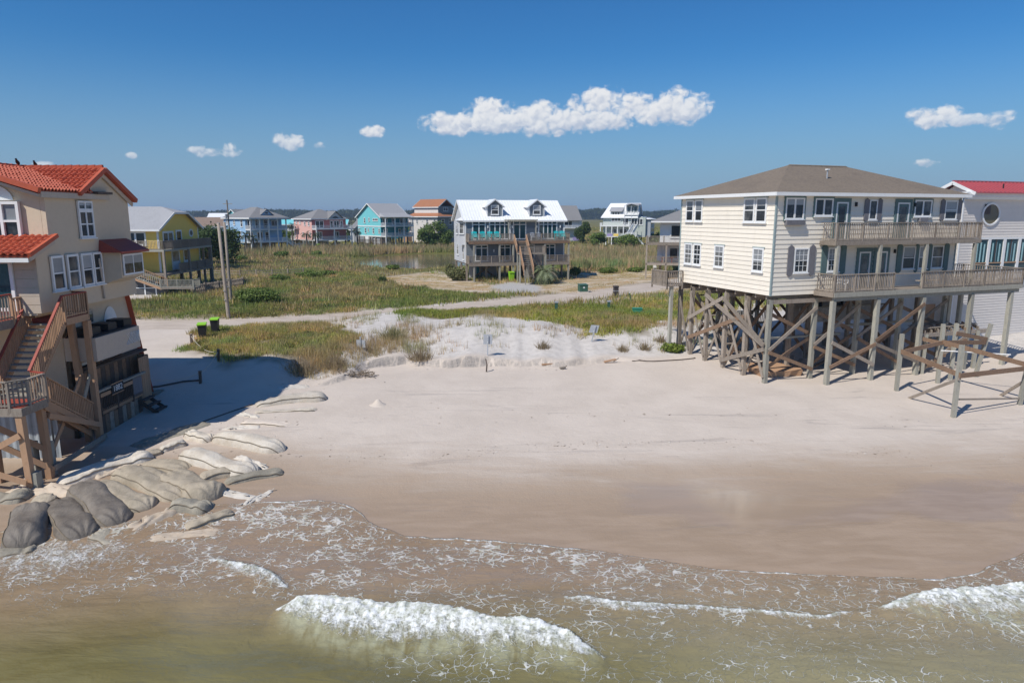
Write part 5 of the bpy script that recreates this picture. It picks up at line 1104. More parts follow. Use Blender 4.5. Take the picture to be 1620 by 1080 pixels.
# ================================================================== houses farther back
def porch(h, x0, x1, y0, y1, levels, nposts, zg, ztop, mk='white', fl='white', rail=.95, roofed=True):
    for z in levels:
        f = box('porch_floor', h, (x0, x1), (y0, y1), (z-.22, z), fl)
        railing(h, (x0, y0+.05, z), (x1, y0+.05, z), rail, mk, .3, .08, merged=True, post=99, pw=.12)
        for x in (x0+.05, x1-.05): railing(h, (x, y0, z), (x, y1, z), rail, mk, .3, .08, merged=True, post=99, pw=.12)
    for i in range(nposts):
        x = x0+.12+(x1-x0-.24)*i/(nposts-1); box('porch_post', h, (x-.13, x+.13), (y0+.02, y0+.28), (zg-.4, ztop), mk)
def shell(h, x, y, z0, z1, mks):
    """four walls: front, left, right, back"""
    t_ = .2
    F_ = Wall(h, (x[0], y[0]), (1, 0), (0, -1)); L_ = Wall(h, (x[0], y[0]), (0, 1), (-1, 0)); R_ = Wall(h, (x[1], y[0]), (0, 1), (1, 0)); B_ = Wall(h, (x[0], y[1]), (1, 0), (0, 1))
    F_.piece('wall', 0, x[1]-x[0], z0, z1, -t_, 0, mks[0]); L_.piece('wall', t_, y[1]-y[0]-t_, z0, z1, -t_, 0, mks[1]); R_.piece('wall', t_, y[1]-y[0]-t_, z0, z1, -t_, 0, mks[2]); B_.piece('wall', 0, x[1]-x[0], z0, z1, -t_, 0, mks[1])
    box('floor', h, (x[0]+.1, x[1]-.1), (y[0]+.1, y[1]-.1), (z0-.25, z0-.01), 'white')
    return F_, L_, R_
def piles(h, x, y, zg, z0, nx, ny, mk='wood'):
    for i in range(nx):
        for j in range(ny):
            a = x[0]+.2+(x[1]-x[0]-.4)*i/(nx-1); b_ = y[0]+.2+(y[1]-y[0]-.4)*j/(ny-1); box('piling', h, (a-.16, a+.16), (b_-.16, b_+.16), (zg-.4, z0-.25), mk)
def wins(W_, lst, mk='white', gl_='glass'):
    for a0, a1, z0, z1, c in lst: W_.window(a0, a1, z0, z1, c, 2 if c == 1 else 1, mk, gl_, .14, .07, .10)
def lap_lines(W_, L, z0, z1, n, mk):
    for i in range(n): W_.piece('siding_board', .05, L-.05, z0+(z1-z0)*i/n+.02, z0+(z1-z0)*(i+1)/n-.04, .0, .03, mk)

BLINDS = False
# ---- yellow house (left)
yh = thing('beach_house', 'yellow house with light grey roof and screened stair deck at the left', 'house', (-41.0, 80.0, 0), 0)
YF, YL, YR = shell(yh, (-19, 0), (0, 10.2), 3.4, 8.5, ('yellow', 'yellow', 'yellow'))
lap_lines(YF, 19, 3.4, 8.5, 17, 'yellow'); lap_lines(YR, 10.2, 3.4, 8.5, 17, 'yellow')
gable_wall(yh, [(0, 0, 8.5), (0, 3.5, 10.25), (0, 6.7, 10.25), (0, 10.2, 8.5)], (-1, 0, 0), .2, 'yellow')
ry = poly('roof', yh, [(-19.5,-.6,8.35),(.5,-.6,8.35),(-1.9,5.1,11.0),(-19.5,5.1,11.0),(.5,3.3,10.3),(.5,6.9,10.3),(.5,10.8,8.35),(-19.5,10.8,8.35)], [(0,1,4,2,3),(4,5,2),(5,6,7,3,2)], 'light_shingle')
beam('fascia', ry, (-19.5, -.6, 8.25), (.5, -.6, 8.25), .08, .22, 'white'); beam('bargeboard', ry, (.52, -.6, 8.25), (.52, 3.3, 10.2), .06, .24, 'white'); beam('bargeboard', ry, (.52, 10.8, 8.25), (.52, 6.9, 10.2), .06, .24, 'white'); beam('bargeboard', ry, (.52, 3.3, 10.2), (.52, 6.9, 10.2), .06, .2, 'white')
slab('cross_roof', ry, [(-12.5, -1.2, 8.6), (-6.8, -.3, 8.5), (-9.8, 5.0, 11.0), (-12.5, 5.0, 11.0)], .1, 'grey_shingle')
gable_wall(yh, [(-13, -1.0, 3.4), (-7.2, -1.0, 3.4), (-7.2, -1.0, 8.4), (-10.1, -1.0, 10.3), (-13, -1.0, 8.4)], (0, 1, 0), .2, 'yellow')
YF.window(14.1, 17.6, 6.5, 8.1, 3, 1, 'white', 'glass', .18, .06, .16); YF.window(12.2, 13.4, 6.1, 8.1, 1, 1); YF.window(14.0, 15.6, 3.6, 5.9, 2, 1, 'white', 'glass', .15, .06)
YR.window(.9, 3.5, 6.2, 8.1, 2, 1, 'white', 'glass', .22, .06, .14); YR.window(4.1, 5.6, 6.3, 8.2, 1, 1, 'white', 'glass', .2, .06); YR.door(2.6, 4.6, 3.45, 5.9); YR.door(5.6, 7.2, 3.45, 5.9)
v = [YR.p(8.2+.6*math.cos(2*math.pi*i/20), 7.75+.5*math.sin(2*math.pi*i/20), .04) for i in range(20)]; q = poly('round_window', yh, v, [tuple(range(20))], 'white')
v = [YR.p(8.2+.38*math.cos(2*math.pi*i/20), 7.75+.32*math.sin(2*math.pi*i/20), .07) for i in range(20)]; poly('pane', q, v, [tuple(range(20))], 'glass')
YF.piece('corner_board', 18.85, 19.08, 3.4, 8.4, 0, .06, 'white'); YR.piece('corner_board', 10.0, 10.2, 3.4, 8.4, 0, .06, 'white')
for z, mk in ((6.1, 'wood_pale'), (3.35, 'wood')):
    box('deck_floor', yh, (-14, 1.5), (-2.0, -.06), (z-.22, z), mk); box('deck_floor', yh, (.06, 1.5), (-.05, 10.6), (z-.22, z), mk)
    railing(yh, (-14, -1.95, z), (1.45, -1.95, z), .98, 'wood', .16, .06, merged=True, post=2.2) if z > 5 else railing(yh, (-14, -1.95, z), (-1.6, -1.95, z), .98, 'wood', .16, .06, merged=True, post=2.2)
    railing(yh, (1.45, -1.95 if z > 5 else 1.5, z), (1.45, 10.5, z), .98, 'wood', .16, .09, merged=True, post=2.0)
for x, y in ((-6, -1.9), (-2.0, -1.9), (1.4, -1.9), (1.4, 4.2), (1.4, 10.4), (1.2, 10.4), (.4, 10.4)): box('deck_post', yh, (x-.12, x+.12), (y-.12, y+.12), (.5, 5.9), 'wood')
piles(yh, (-19, 0), (.3, 10.2), .9, 3.4, 5, 3); stair(yh, (-2.2, -2.0, 3.3), (1.6, -2.0, 1.9), (0, -1.3, 0), 8, 'wood_pale', .06, .3, 'wood_tan')
railing(yh, (-2.0, -3.3, 3.3), (1.6, -3.3, 1.9), .95, 'wood_pale', .25, .05, merged=True, post=9); railing(yh, (-2.0, -2.0, 3.3), (1.6, -2.0, 1.9), .95, 'wood_tan', .25, .05, merged=True, post=9)
box('stair_landing', yh, (1.4, 5.2), (-3.4, -1.7), (1.8, 1.95), 'wood'); railing(yh, (1.5, -3.35, 1.95), (5.2, -3.35, 1.95), .9, 'wood_pale', .14, .05, merged=True, post=1.7); railing(yh, (5.15, -3.35, 1.95), (5.15, -1.7, 1.95), .9, 'wood_pale', .14, .05, merged=True, post=1.7)
for i in range(8):
    x = -8.2+i*1.25; zt_ = 3.1 if x < -1.5 else 3.1-.37*(x+1.5)
    p_ = box('screen_panel', yh, (x+.07, x+1.18), (-2.62, -2.58), (.85, zt_-.1), 'screen'); box('screen_frame', p_, (x-.07, x+.07), (-2.68, -2.56), (.7, zt_), 'white'); box('screen_frame', p_, (x+.07, x+1.18), (-2.66, -2.57), (1.8, 1.88), 'white')
deck_ch = [(-4.2, 'left one of two brown chairs on the yellow house upper deck'), (-2.9, 'right one of two brown chairs on the yellow house upper deck')]
for x, lab in deck_ch:
    c_ = thing('deck_chair', lab, 'chair', (-41+x, 78.8, 6.1), .4, 'chairs on the yellow house deck'); chair_parts(c_, 'wood_brown', 1.1)
# ---- picket fence in front of the yellow house, post-and-rail fence beyond
def fence(name, label, pts, h, picket, mk, group=None, rails=(.3, .8), pp=2.2):
    a0 = Vector((*pts[0], 0)); f = thing(name, label, 'fence', (0, 0, 0), 0, group); first = True
    for (ax, ay), (bx_, by_) in zip(pts[:-1], pts[1:]):
        L = math.hypot(bx_-ax, by_-ay); n = max(1, round(L/pp))
        for i in range(n+(0 if (bx_, by_) != pts[-1] else 1)):
            x = ax+(bx_-ax)*i/n; y = ay+(by_-ay)*i/n; z = h1(x, y); box('fence_post', f, (x-.08, x+.08), (y-.08, y+.08), (z-.3, z+h+.08), mk)
        for i in range(n):
            x0, y0, x1, y1 = ax+(bx_-ax)*i/n, ay+(by_-ay)*i/n, ax+(bx_-ax)*(i+1)/n, ay+(by_-ay)*(i+1)/n; z0, z1 = h1(x0, y0), h1(x1, y1)
            for r_ in rails: beam('fence_rail', f, (x0, y0, z0+h*r_), (x1, y1, z1+h*r_), .05, .1, mk)
        if picket:
            m_ = int(L/.28); bb = None
            for i in range(m_):
                x = ax+(bx_-ax)*(i+.5)/m_; y = ay+(by_-ay)*(i+.5)/m_; z = h1(x, y); beam('picket', f, (x, y-.05, z+.04), (x+random.uniform(-.02, .02), y-.05, z+h+random.uniform(-.05, .03)), .14, .025, mk)
    return f
p0 = gnd(290, 467); p1 = gnd(325, 462); p2 = gnd(385, 452); p3 = gnd(388, 445)
fence('picket_fence', 'weathered grey picket fence running from the yellow house stair to the bush', [p0[:2], p1[:2], p2[:2]], 1.1, True, 'wood')
q0 = gnd(322, 437); q1 = gnd(380, 438); q2 = gnd(480, 434)
fence('rail_fence', 'low grey post-and-rail fence crossing the field behind the utility poles', [q0[:2], q1[:2], q2[:2]], 1.0, False, 'wood', rails=(.2, .5, .85), pp=2.6)

# ---- blue house
bh = thing('beach_house', 'light blue house with white double porch and grey hip roof', 'house', (-65.2, 172.5, 0), R(50))
BF, BL, BR = shell(bh, (0, 10.2), (2.4, 13.2), 3.3, 9.2, ('blue', 'blue', 'blue'))
hip_roof(bh, (0, 10.2), (0, 13.2), 9.3, 12.0, 'grey_shingle', .5, 'white', .3)
porch(bh, 0, 10.2, 0, 2.4, (3.3, 6.4), 5, .8, 9.1)
gable_wall(bh, [(3.4, 1.0, 9.9), (7.0, 1.0, 9.9), (5.2, 1.0, 11.3)], (0, 1, 0), 2.5, 'blue', 'front_gable'); slab('gable_slope', bh, [(3.0, .7, 9.75), (5.2, .7, 11.45), (5.2, 5, 11.45), (3.0, 3, 9.75)], .08, 'grey_shingle'); slab('gable_slope', bh, [(5.2, .7, 11.45), (7.4, .7, 9.75), (7.4, 3, 9.75), (5.2, 5, 11.45)], .08, 'grey_shingle')
Wall(bh, (3.4, 1.0), (1, 0), (0, -1)).window(1.3, 2.3, 10.15, 10.8, 1, 1)
wins(BL, [(1.2, 2.2, 7.0, 8.9, 1), (4.9, 5.8, 7.4, 8.7, 1), (8.5, 9.4, 7.5, 8.7, 1), (2.2, 3.1, 4.2, 6.0, 1), (5.8, 6.5, 4.6, 5.6, 1)])
wins(BF, [(.5, 1.8, 6.6, 8.8, 1), (2.6, 4.2, 6.6, 8.8, 2), (5.0, 6.2, 6.6, 8.8, 1), (7.2, 9.2, 7.0, 8.6, 2), (.6, 1.9, 3.5, 5.7, 1), (3.0, 4.6, 3.5, 5.7, 2), (5.2, 6.4, 3.5, 5.7, 1)])
piles(bh, (0, 10.2), (2.4, 13.2), .8, 3.3, 4, 4); box('ground_room_wall', bh, (1.0, 5.5), (4, 4.2), (.5, 3.1), 'concrete'); box('ground_room_wall', bh, (6, 9.5), (6, 6.2), (.5, 3.1), 'wood_tan')
stair(bh, (10.3, .2, 3.3), (12.8, .2, 1.6), (0, 1.4, 0), 8, 'white', .08, .35); box('stair_landing', bh, (12.6, 14.6), (-.2, 1.8), (1.5, 1.7), 'white'); railing(bh, (12.6, -.15, 1.7), (14.6, -.15, 1.7), .9, 'white', .3, .08, merged=True, post=1); railing(bh, (10.3, .2, 3.3), (12.7, .2, 1.7), .9, 'white', .3, .08, merged=True, post=9)
for x in (12.7, 14.5): box('landing_post', bh, (x-.12, x+.12), (-.2, .05), (.4, 1.5), 'white')
# turquoise tower house behind it
th_ = thing('beach_house', 'narrow turquoise house with dark roof half hidden behind the blue house', 'house', (-84.0, 209, -2.2), R(50))
shell(th_, (0, 8), (0, 9), 3.3, 9.6, ('teal', 'teal', 'teal')); Wall(th_, (0, 0), (0, 1), (-1, 0)).window(2.2, 3.4, 7.0, 8.6, 1, 2); gable_wall(th_, [(2, 1, 9.6), (2, 7, 9.6), (2, 7, 12.2), (2, 4, 13.9), (2, 1, 12.2)], (1, 0, 0), .2, 'teal'); box('upper_wall', th_, (2.2, 8), (1, 7), (9.6, 12.2), 'grey_siding')
gable_roof(th_, (2, 9), (1, 7), 12.2, 13.9, 'x', 'grey_shingle', .5); piles(th_, (0, 8), (0, 9), .8, 3.3, 3, 3)
# ---- pink house
ph = thing('beach_house', 'pink house with white railings, grey roof and arched gable window', 'house', (-53.6, 189.5, 0), R(46))
PF, PL, PR_ = shell(ph, (0, 10.8), (2.2, 12.2), 3.2, 8.8, ('rose', 'pink', 'rose'))  # front and right walls get the darker pink, shade painted into the colour
hip_roof(ph, (0, 10.8), (2.2, 12.2), 8.95, 11.6, 'grey_shingle', .5, 'white', .25)
gable_wall(ph, [(4.6, 1.9, 8.7), (10.0, 1.9, 8.7), (7.3, 1.9, 10.9)], (0, 1, 0), .5, 'light_siding', 'front_gable'); slab('gable_slope', ph, [(4.3, 1.5, 8.6), (7.3, 1.5, 11.1), (7.3, 6, 11.1), (4.3, 4, 8.6)], .08, 'grey_shingle'); slab('gable_slope', ph, [(7.3, 1.5, 11.1), (10.4, 1.5, 8.6), (10.4, 4, 8.6), (7.3, 6, 11.1)], .08, 'grey_shingle')
v = [(7.3+1.0*math.cos(a), 1.85, 8.75+.9*math.sin(a)) for a in np.linspace(0, math.pi, 12)]; poly('arched_window', ph, v, [tuple(range(12))], 'glass')
porch(ph, 0, 11.4, 0, 2.2, (3.2, 6.2), 3, .8, 6.0); box('porch_roof', ph, (11.0, 13.2), (.4, 3.5), (6.0, 6.2), 'grey_shingle')
wins(PF, [(1.0, 3.6, 6.4, 8.4, 2), (5.6, 6.6, 6.4, 8.4, 1), (6.8, 8.6, 6.4, 8.4, 2), (8.9, 9.8, 6.4, 8.4, 1), (1.2, 3.0, 3.4, 5.4, 2), (6.6, 8.4, 3.4, 5.4, 2)]); wins(PL, [(1.2, 2.0, 7.0, 8.2, 1), (3.4, 4.2, 7.1, 8.2, 1), (6.0, 6.8, 7.5, 8.2, 1), (8.0, 8.7, 7.5, 8.2, 1), (.8, 1.5, 4.1, 5.3, 1), (4.6, 5.2, 4.1, 5.3, 1), (9.0, 9.7, 4.1, 5.6, 1)])
box('rear_deck', ph, (-1.2, 0), (9.5, 12), (3.0, 3.2), 'white'); railing(ph, (-1.2, 9.5, 3.2), (-1.2, 12, 3.2), .9, 'white', .3, .08, merged=True); railing(ph, (-1.2, 9.5, 6.2), (-1.2, 12, 6.2), .9, 'white', .3, .08, merged=True); box('rear_deck', ph, (-1.2, 0), (9.5, 12), (6.0, 6.2), 'white')
piles(ph, (0, 10.8), (2.2, 12.2), .8, 3.2, 4, 3, 'wood_pale'); box('ground_room_wall', ph, (1, 6), (6, 6.2), (.5, 3), 'light_siding')
car = thing('parked_car', 'silver car parked under the pink house beside its porch post', 'car', (-53.6+8.4*math.cos(R(46))-3.0*math.sin(R(46)), 189.5+8.4*math.sin(R(46))+3.0*math.cos(R(46)), .85), R(46))
poly('car_body', car, [(-.85,-2.1,.3),(.85,-2.1,.3),(.85,2.1,.3),(-.85,2.1,.3),(-.9,-2.15,.75),(.9,-2.15,.75),(.9,2.15,.85),(-.9,2.15,.85),(-.85,-.9,.9),(.85,-.9,.9),(.68,-.3,1.42),(-.68,-.3,1.42),(.68,1.3,1.45),(-.68,1.3,1.45)], [(0,1,5,4),(1,2,6,5),(2,3,7,6),(3,0,4,7),(4,5,9,8),(8,9,10,11),(11,10,12,13),(13,12,6,7),(5,6,12,10,9),(7,4,8,11,13),(3,2,1,0)], 'galv')
poly('windscreen', car, [(-.76,-.86,.95),(.76,-.86,.95),(.64,-.36,1.37),(-.64,-.36,1.37)], [(0,1,2,3)], 'glass').location.y -= .03
for x in (-.82, .82):
    for y in (-1.35, 1.35): pole('wheel', car, (x-.1, y, .33), (x+.1, y, .33), .64, 'black')
    box('headlight', car, (x*.75-.15, x*.75+.15), (-2.17, -2.12), (.58, .7), 'white')
pb_ = gnd(510, 392); bin_((-52.6, 187.2, .85), R(46), 'lime green bin in the reeds before the pink house', 'lime', 'lime', 1.3)
# ---- turquoise house
tl = thing('beach_house', 'turquoise gabled house with grey roof and tall two-storey white porch', 'house', (-37.6, 206.0, 0), R(42))
TF, TL, TR = shell(tl, (0, 9.6), (2.6, 16.4), 3.6, 9.4, ('teal_dark', 'teal', 'teal_dark'))  # darker teal on front and right paints in the shade of those walls
gable_wall(tl, [(0, 2.6, 9.4), (0, 16.4, 9.4), (0, 9.5, 13.4)], (1, 0, 0), .2, 'teal'); 
rt = gable_roof(tl, (0, 9.6), (2.6, 16.4), 9.6, 13.5, 'x', 'light_shingle', .6, .2); 
poly('porch_roof', tl, [(-.4, -.5, 9.35), (10.1, -.5, 9.35), (9.2, 3.4, 10.6), (.2, 3.4, 10.6), (-.4, 3.2, 9.45), (10.1, 3.2, 9.45)], [(0,1,2,3),(0,3,4),(1,5,2),(0,4,5,1)], 'light_shingle')
porch(tl, 0, 9.9, 0, 2.6, (3.7, 6.7), 4, .8, 9.3); TL.piece('band_board', 0, 13.8, 6.45, 6.75, .0, .08, 'white'); TL.piece('band_board', 0, 13.8, 3.45, 3.8, .0, .08, 'white')
wins(TL, [(.6, 1.5, 4.5, 6.0, 1), (3.9, 4.9, 4.4, 6.1, 1), (7.0, 7.7, 4.9, 6.0, 1), (8.6, 9.6, 4.4, 6.1, 1), (12.6, 13.4, 4.6, 6.0, 1), (9.0, 9.9, 7.5, 9.2, 1), (6.4, 7.2, 8.0, 9.2, 1), (1.6, 4.6, 8.2, 9.0, 3)])
wins(TF, [(.6, 2.2, 6.9, 9.0, 2), (3.8, 5.2, 6.9, 9.0, 1), (6.6, 8.8, 7.2, 8.8, 2), (.8, 2.2, 3.9, 5.9, 1), (6.0, 7.0, 3.9, 5.9, 1), (7.6, 8.8, 3.9, 5.9, 1)])
piles(tl, (0, 9.6), (2.6, 16.4), .8, 3.6, 4, 5); box('ground_room_wall', tl, (.4, 3.6), (2.8, 8), (.5, 3.4), 'light_siding'); box('ground_screen', tl, (-.1, 0), (10, 12), (1.4, 3.4), 'white')
# ---- house with two orange roofs
oh = thing('beach_house', 'tall off-white house with two stacked orange-brown roofs', 'house', (-24.4, 228, 0), R(50))
OF, OL, OR_ = shell(oh, (0, 9), (0, 14), .6, 9.4, ('grey_siding', 'offwhite', 'grey_siding'));  # off-white walls away from the sun are coloured dark to paint their shade
wins(OL, [(1.2, 2.0, 6.8, 8.6, 1), (4.6, 5.5, 6.8, 8.6, 1), (7.2, 7.7, 7.9, 8.6, 1), (9.6, 10.4, 7.0, 8.6, 1), (12.8, 13.4, 7.0, 8.6, 1), (12.6, 13.4, 3.6, 5.2, 1)]); wins(OF, [(1.5, 3, 6.8, 8.6, 1), (5, 6.5, 6.8, 8.8, 1)])
hip_roof(oh, (0, 9), (0, 14), 9.5, 12.6, 'orange_shingle', .7, 'white', .3, ridge=4.4)
O2F, O2L, O2R = shell(oh, (1.2, 8), (.9, 12.6), 9.8, 12.9, ('grey_siding', 'offwhite', 'grey_siding')); wins(O2L, [(.5, 1.0, 11.9, 12.6, 1), (4.2, 4.7, 11.9, 12.6, 1), (5.8, 6.3, 11.9, 12.6, 1), (10.8, 11.3, 11.9, 12.6, 1)]); wins(O2F, [(2.2, 4.4, 11.2, 12.5, 2)])
gable_roof(oh, (1.2, 8), (.9, 12.6), 12.9, 15.2, 'y', 'orange_shingle', .5, .2)
box('stair_tower', oh, (-1.6, 0), (13.0, 15.5), (.6, 3.4), 'wood_tan'); box('side_deck', oh, (-1.6, 0), (13, 15.5), (6.4, 7.6), 'wood_tan'); box('side_deck', oh, (-1.6, 0), (13, 15.5), (3.4, 4.2), 'wood_tan')
# ---- white multi-deck house right of centre
wh = thing('beach_house', 'pale sage house with white decks, metal roof and lilac panels in the reeds', 'house', (27.6, 214, 0), R(-20))
HF, HL, HR = shell(wh, (0, 13.2), (2.4, 11), 3.6, 9.3, ('sage', 'sage', 'light_siding'))
slab('roof', wh, [(-.6, 1.6, 9.2), (11.0, 1.6, 9.2), (11.0, 6.4, 13.6), (1.4, 6.4, 13.6)], .15, 'white_metal'); slab('roof_slope', wh, [(11, 11.6, 9.2), (-.6, 11.6, 9.2), (1.4, 6.4, 13.6), (11, 6.4, 13.6)], .15, 'white_metal'); gable_wall(wh, [(10.8, 2.2, 9.2), (10.8, 11, 9.2), (10.8, 6.4, 13.4)], (-1, 0, 0), .2, 'grey_siding')
box('dormer_wall', wh, (2.4, 5.4), (2.7, 5.5), (9.5, 11.2), 'sage'); Wall(wh, (2.4, 2.7), (1, 0), (0, -1)).window(.25, 2.8, 9.9, 10.9, 3, 1, 'white', 'glass', .14, .06, .12); slab('dormer_roof', wh, [(1.9, 2.1, 11.1), (6.0, 2.1, 11.1), (6.0, 5.6, 12.6), (1.9, 5.6, 12.6)], .1, 'light_shingle')
box('balcony_room', wh, (7.0, 10.7), (3.2, 6.3), (9.3, 13.0), 'sage'); Wall(wh, (7.0, 3.2), (1, 0), (0, -1)).window(.3, 3.4, 10.6, 12.6, 3, 1, 'white', 'glass_teal', .12, .06, .12); poly('balcony_roof', wh, [(6.6, 1.9, 12.7), (8.8, 1.6, 13.3), (11.0, 1.9, 12.7), (10.8, 6.3, 13.5), (6.8, 6.3, 13.5)], [(0,1,4),(1,2,3),(1,3,4)], 'light_shingle'); box('balcony_floor', wh, (6.7, 11), (1.7, 3.2), (9.9, 10.1), 'white'); railing(wh, (6.7, 1.75, 10.1), (11, 1.75, 10.1), .95, 'white', .2, .08, merged=True, post=2)
for x in (6.8, 8.9, 10.9): box('balcony_post', wh, (x-.08, x+.08), (1.72, 1.88), (6.9, 12.8), 'galv')
porch(wh, -.4, 8.8, 0, 2.4, (3.5, 6.7), 6, .8, 6.7); wins(HF, [(2.6, 5.6, 8.0, 9.1, 3), (6.2, 8.0, 7.0, 8.9, 2), (8.8, 12.4, 7.0, 8.9, 4), (2.4, 4.4, 3.8, 5.8, 2), (5.2, 7.6, 3.8, 5.8, 2)])
for x0, mk in ((1.9, 'lilac'), (3.9, 'yellow'), (.3, 'sage'), (6.0, 'sage'), (7.6, 'lilac')): box('rail_panel', wh, (x0, x0+1.5), (-.02, .02), (3.55, 4.3), mk)
box('sunroom_wall', wh, (10.6, 14.6), (3.4, 11), (3.3, 8.6), 'galv'); SR = Wall(wh, (14.6, 3.4), (0, 1), (1, 0)); wins(SR, [(.5, 7.2, 4.6, 6.2, 5), (.5, 7.2, 7.0, 8.4, 5)]); poly('sunroom_roof', wh, [(10.2, 2.8, 8.7), (15.2, 2.8, 8.7), (15.2, 11.6, 8.7), (10.2, 11.6, 8.7), (11.5, 4.5, 9.5), (11.5, 10.5, 9.5)], [(0,1,4),(1,2,5,4),(2,3,5),(3,0,4,5),(3,2,1,0)], 'white_metal')
stair(wh, (9.8, .4, 6.7), (8.6, -2.4, 3.9), (1.3, 0, 0), 9, 'white', .08, .35); railing(wh, (9.8, .4, 6.7), (8.6, -2.4, 3.9), .9, 'white', .2, .1, merged=True, post=9); railing(wh, (11.1, .4, 6.7), (9.9, -2.4, 3.9), .9, 'white', .2, .1, merged=True, post=9); box('stair_landing', wh, (8.3, 11.5), (-3.6, -2.4), (3.7, 3.9), 'white'); stair(wh, (11.4, -3.0, 3.8), (13.6, -2.6, 1.2), (0, 1.2, 0), 8, 'white', .08, .35); railing(wh, (8.3, -3.6, 3.9), (11.5, -3.6, 3.9), .9, 'white', .2, .1, merged=True, post=2)
for x, y in ((8.5, -3.5), (11.3, -3.5), (11.3, -2.5)): box('landing_post', wh, (x-.12, x+.12), (y-.12, y+.12), (.4, 3.7), 'white')
piles(wh, (0, 14.4), (2.6, 10.8), .8, 3.5, 5, 3, 'wood_pale'); box('ground_room_wall', wh, (2, 9), (5, 5.2), (.5, 3.4), 'grey_siding')
# ---- grey-roofed house just behind the centre house
gh = thing('beach_house', 'house with dark grey gable roof partly hidden behind the white-roofed house', 'house', (19.2, 238, 0), R(8))
GF, GL_, GR = shell(gh, (-2, 4.6), (2, 10), 1.2, 8.4, ('light_siding', 'light_siding', 'light_siding')); slab('roof', gh, [(-2.4, .4, 8.2), (5.2, .4, 8.2), (4.4, 6, 13.2), (-2.4, 6, 13.2)], .2, 'grey_shingle'); slab('roof_slope', gh, [(5.2, 11, 8.2), (-2.4, 11, 8.2), (-2.4, 6, 13.2), (4.4, 6, 13.2)], .2, 'grey_shingle'); wins(GF, [(1.2, 4.0, 6.3, 7.9, 2), (4.4, 6.2, 2.6, 4.2, 1)]); box('balcony', gh, (-2, 5.2), (.4, 2), (5.4, 5.6), 'white'); railing(gh, (-2, .45, 5.6), (5.2, .45, 5.6), .9, 'white', .3, .08, merged=True); box('side_bay', gh, (4.6, 5.6), (3, 6), (4.4, 8.0), 'white'); box('lower_panel', gh, (2.2, 4.6), (1.9, 1.99), (1.0, 2.4), 'lilac'); gable_wall(gh, [(-1.8, 2, 8.2), (-1.8, 10, 8.2), (-1.8, 6, 13)], (1, 0, 0), .2, 'teal_dark')
# ---- white house with decks, beside the cream house
xh = thing('beach_house', 'white house with grey hip roof and weathered decks left of the cream house', 'house', (20.6, 100.5, 0), R(-12))
XF, XL, XR = shell(xh, (.9, 13), (1.6, 12), 3.3, 9.0, ('white', 'white', 'white')); hip_roof(xh, (.9, 13), (1.6, 12), 9.1, 11.6, 'grey_shingle', 1.3, 'white', .2)
wins(XF, [(1.5, 4.4, 6.7, 8.6, 2), (1.4, 4.0, 3.6, 5.3, 2)], 'white')
for z in (6.0, 3.1):
    box('deck_floor', xh, (-1.0, 9), (-.6, 1.55), (z-.3, z), 'wood'); railing(xh, (-1.0, -.55, z), (9, -.55, z), .98, 'wood', .17, .06, merged=True, post=2.4); railing(xh, (-.95, -.55, z), (-.95, 1.5, z), .98, 'wood', .17, .06, merged=True, post=2.4)
for x in (-.9, 1.9, 4.6): box('deck_post', xh, (x-.12, x+.12), (-.6, -.36), (.4, 5.8), 'wood'); 
gable_wall(xh, [(.6, 1.5, 3.3), (1.5, 1.5, 3.3), (.9, 1.5, 6.0), (.6, 1.5, 6.0)], (0, -1, 0), .1, 'white', 'wing_wall'); piles(xh, (.9, 13), (1.8, 12), .9, 3.3, 4, 3)
for px, lab, zo in ((1052, 'red deck table seen on the lower deck of the white house', 3.1),):
    tb_ = thing('deck_table', lab, 'table', (22.6, 100.1, 3.1), R(-12)); box('table_top', tb_, (-.9, .9), (-.35, .35), (.68, .74), 'red_paint')
    for x in (-.7, .7):
        for y in (-.25, .25): box('leg', tb_, (x-.04, x+.04), (y-.04, y+.04), (0, .68), 'red_paint')
g = gnd(1035, 437); mp = thing('meter_post', 'wooden post with white meter box beside the pale driveway', 'meter post', (g[0], g[1], g[2])); box('post', mp, (-.15, .15), (-.15, .15), (-.3, 2.0), 'wood_pale'); box('meter_box', mp, (-.24, .24), (-.3, -.14), (1.3, 2.1), 'white'); beam('handrail', mp, (.3, 1, .8), (3.2, 2.5, 3.0), .08, .14, 'wood')
# ---- roofs and gables glimpsed between the others
def glimpse(label, loc, rz, W_, D_, z0, ze, zr, wall, roof, ax='x', wl=()):
    o = thing('beach_house', label, 'house', loc, rz); F_, L_, R_ = shell(o, (0, W_), (0, D_), z0, ze, (wall, wall, wall)); gable_roof(o, (0, W_), (0, D_), ze, zr, ax, roof, .5, .2)
    if ax == 'y':
        gable_wall(o, [(0, 0, ze), (W_, 0, ze), (W_/2, 0, zr-.15)], (0, 1, 0), .2, wall)
    else:
        for x, s_ in ((0, 1), (W_, -1)): gable_wall(o, [(x, 0, ze), (x, D_, ze), (x, D_/2, zr-.15)], (s_, 0, 0), .2, wall)
    wins(F_, wl); return o
glimpse('house with broad tan shingle roof behind the yellow house and dark trees', (-95, 176, 0), R(20), 20, 12, 1, 7.2, 9.4, 'offwhite', 'tan_shingle', 'x', [(13, 15, 4, 6, 1), (4, 6, 4, 6, 1)])
glimpse('house with flat-looking white metal roof behind the tan roof at left', (-102, 232, 0), R(10), 16, 10, 1, 8.3, 10.6, 'offwhite', 'white_metal', 'x', [(9, 11, 4, 6, 1), (4, 6, 4, 6, 1)])
glimpse('long low white building with teal roof edge between blue and pink houses', (-79, 236, 0), R(8), 22, 10, 1, 7.0, 8.4, 'white', 'teal', 'x', [(12, 14, 4, 6, 1), (6, 8, 4, 6, 1)])
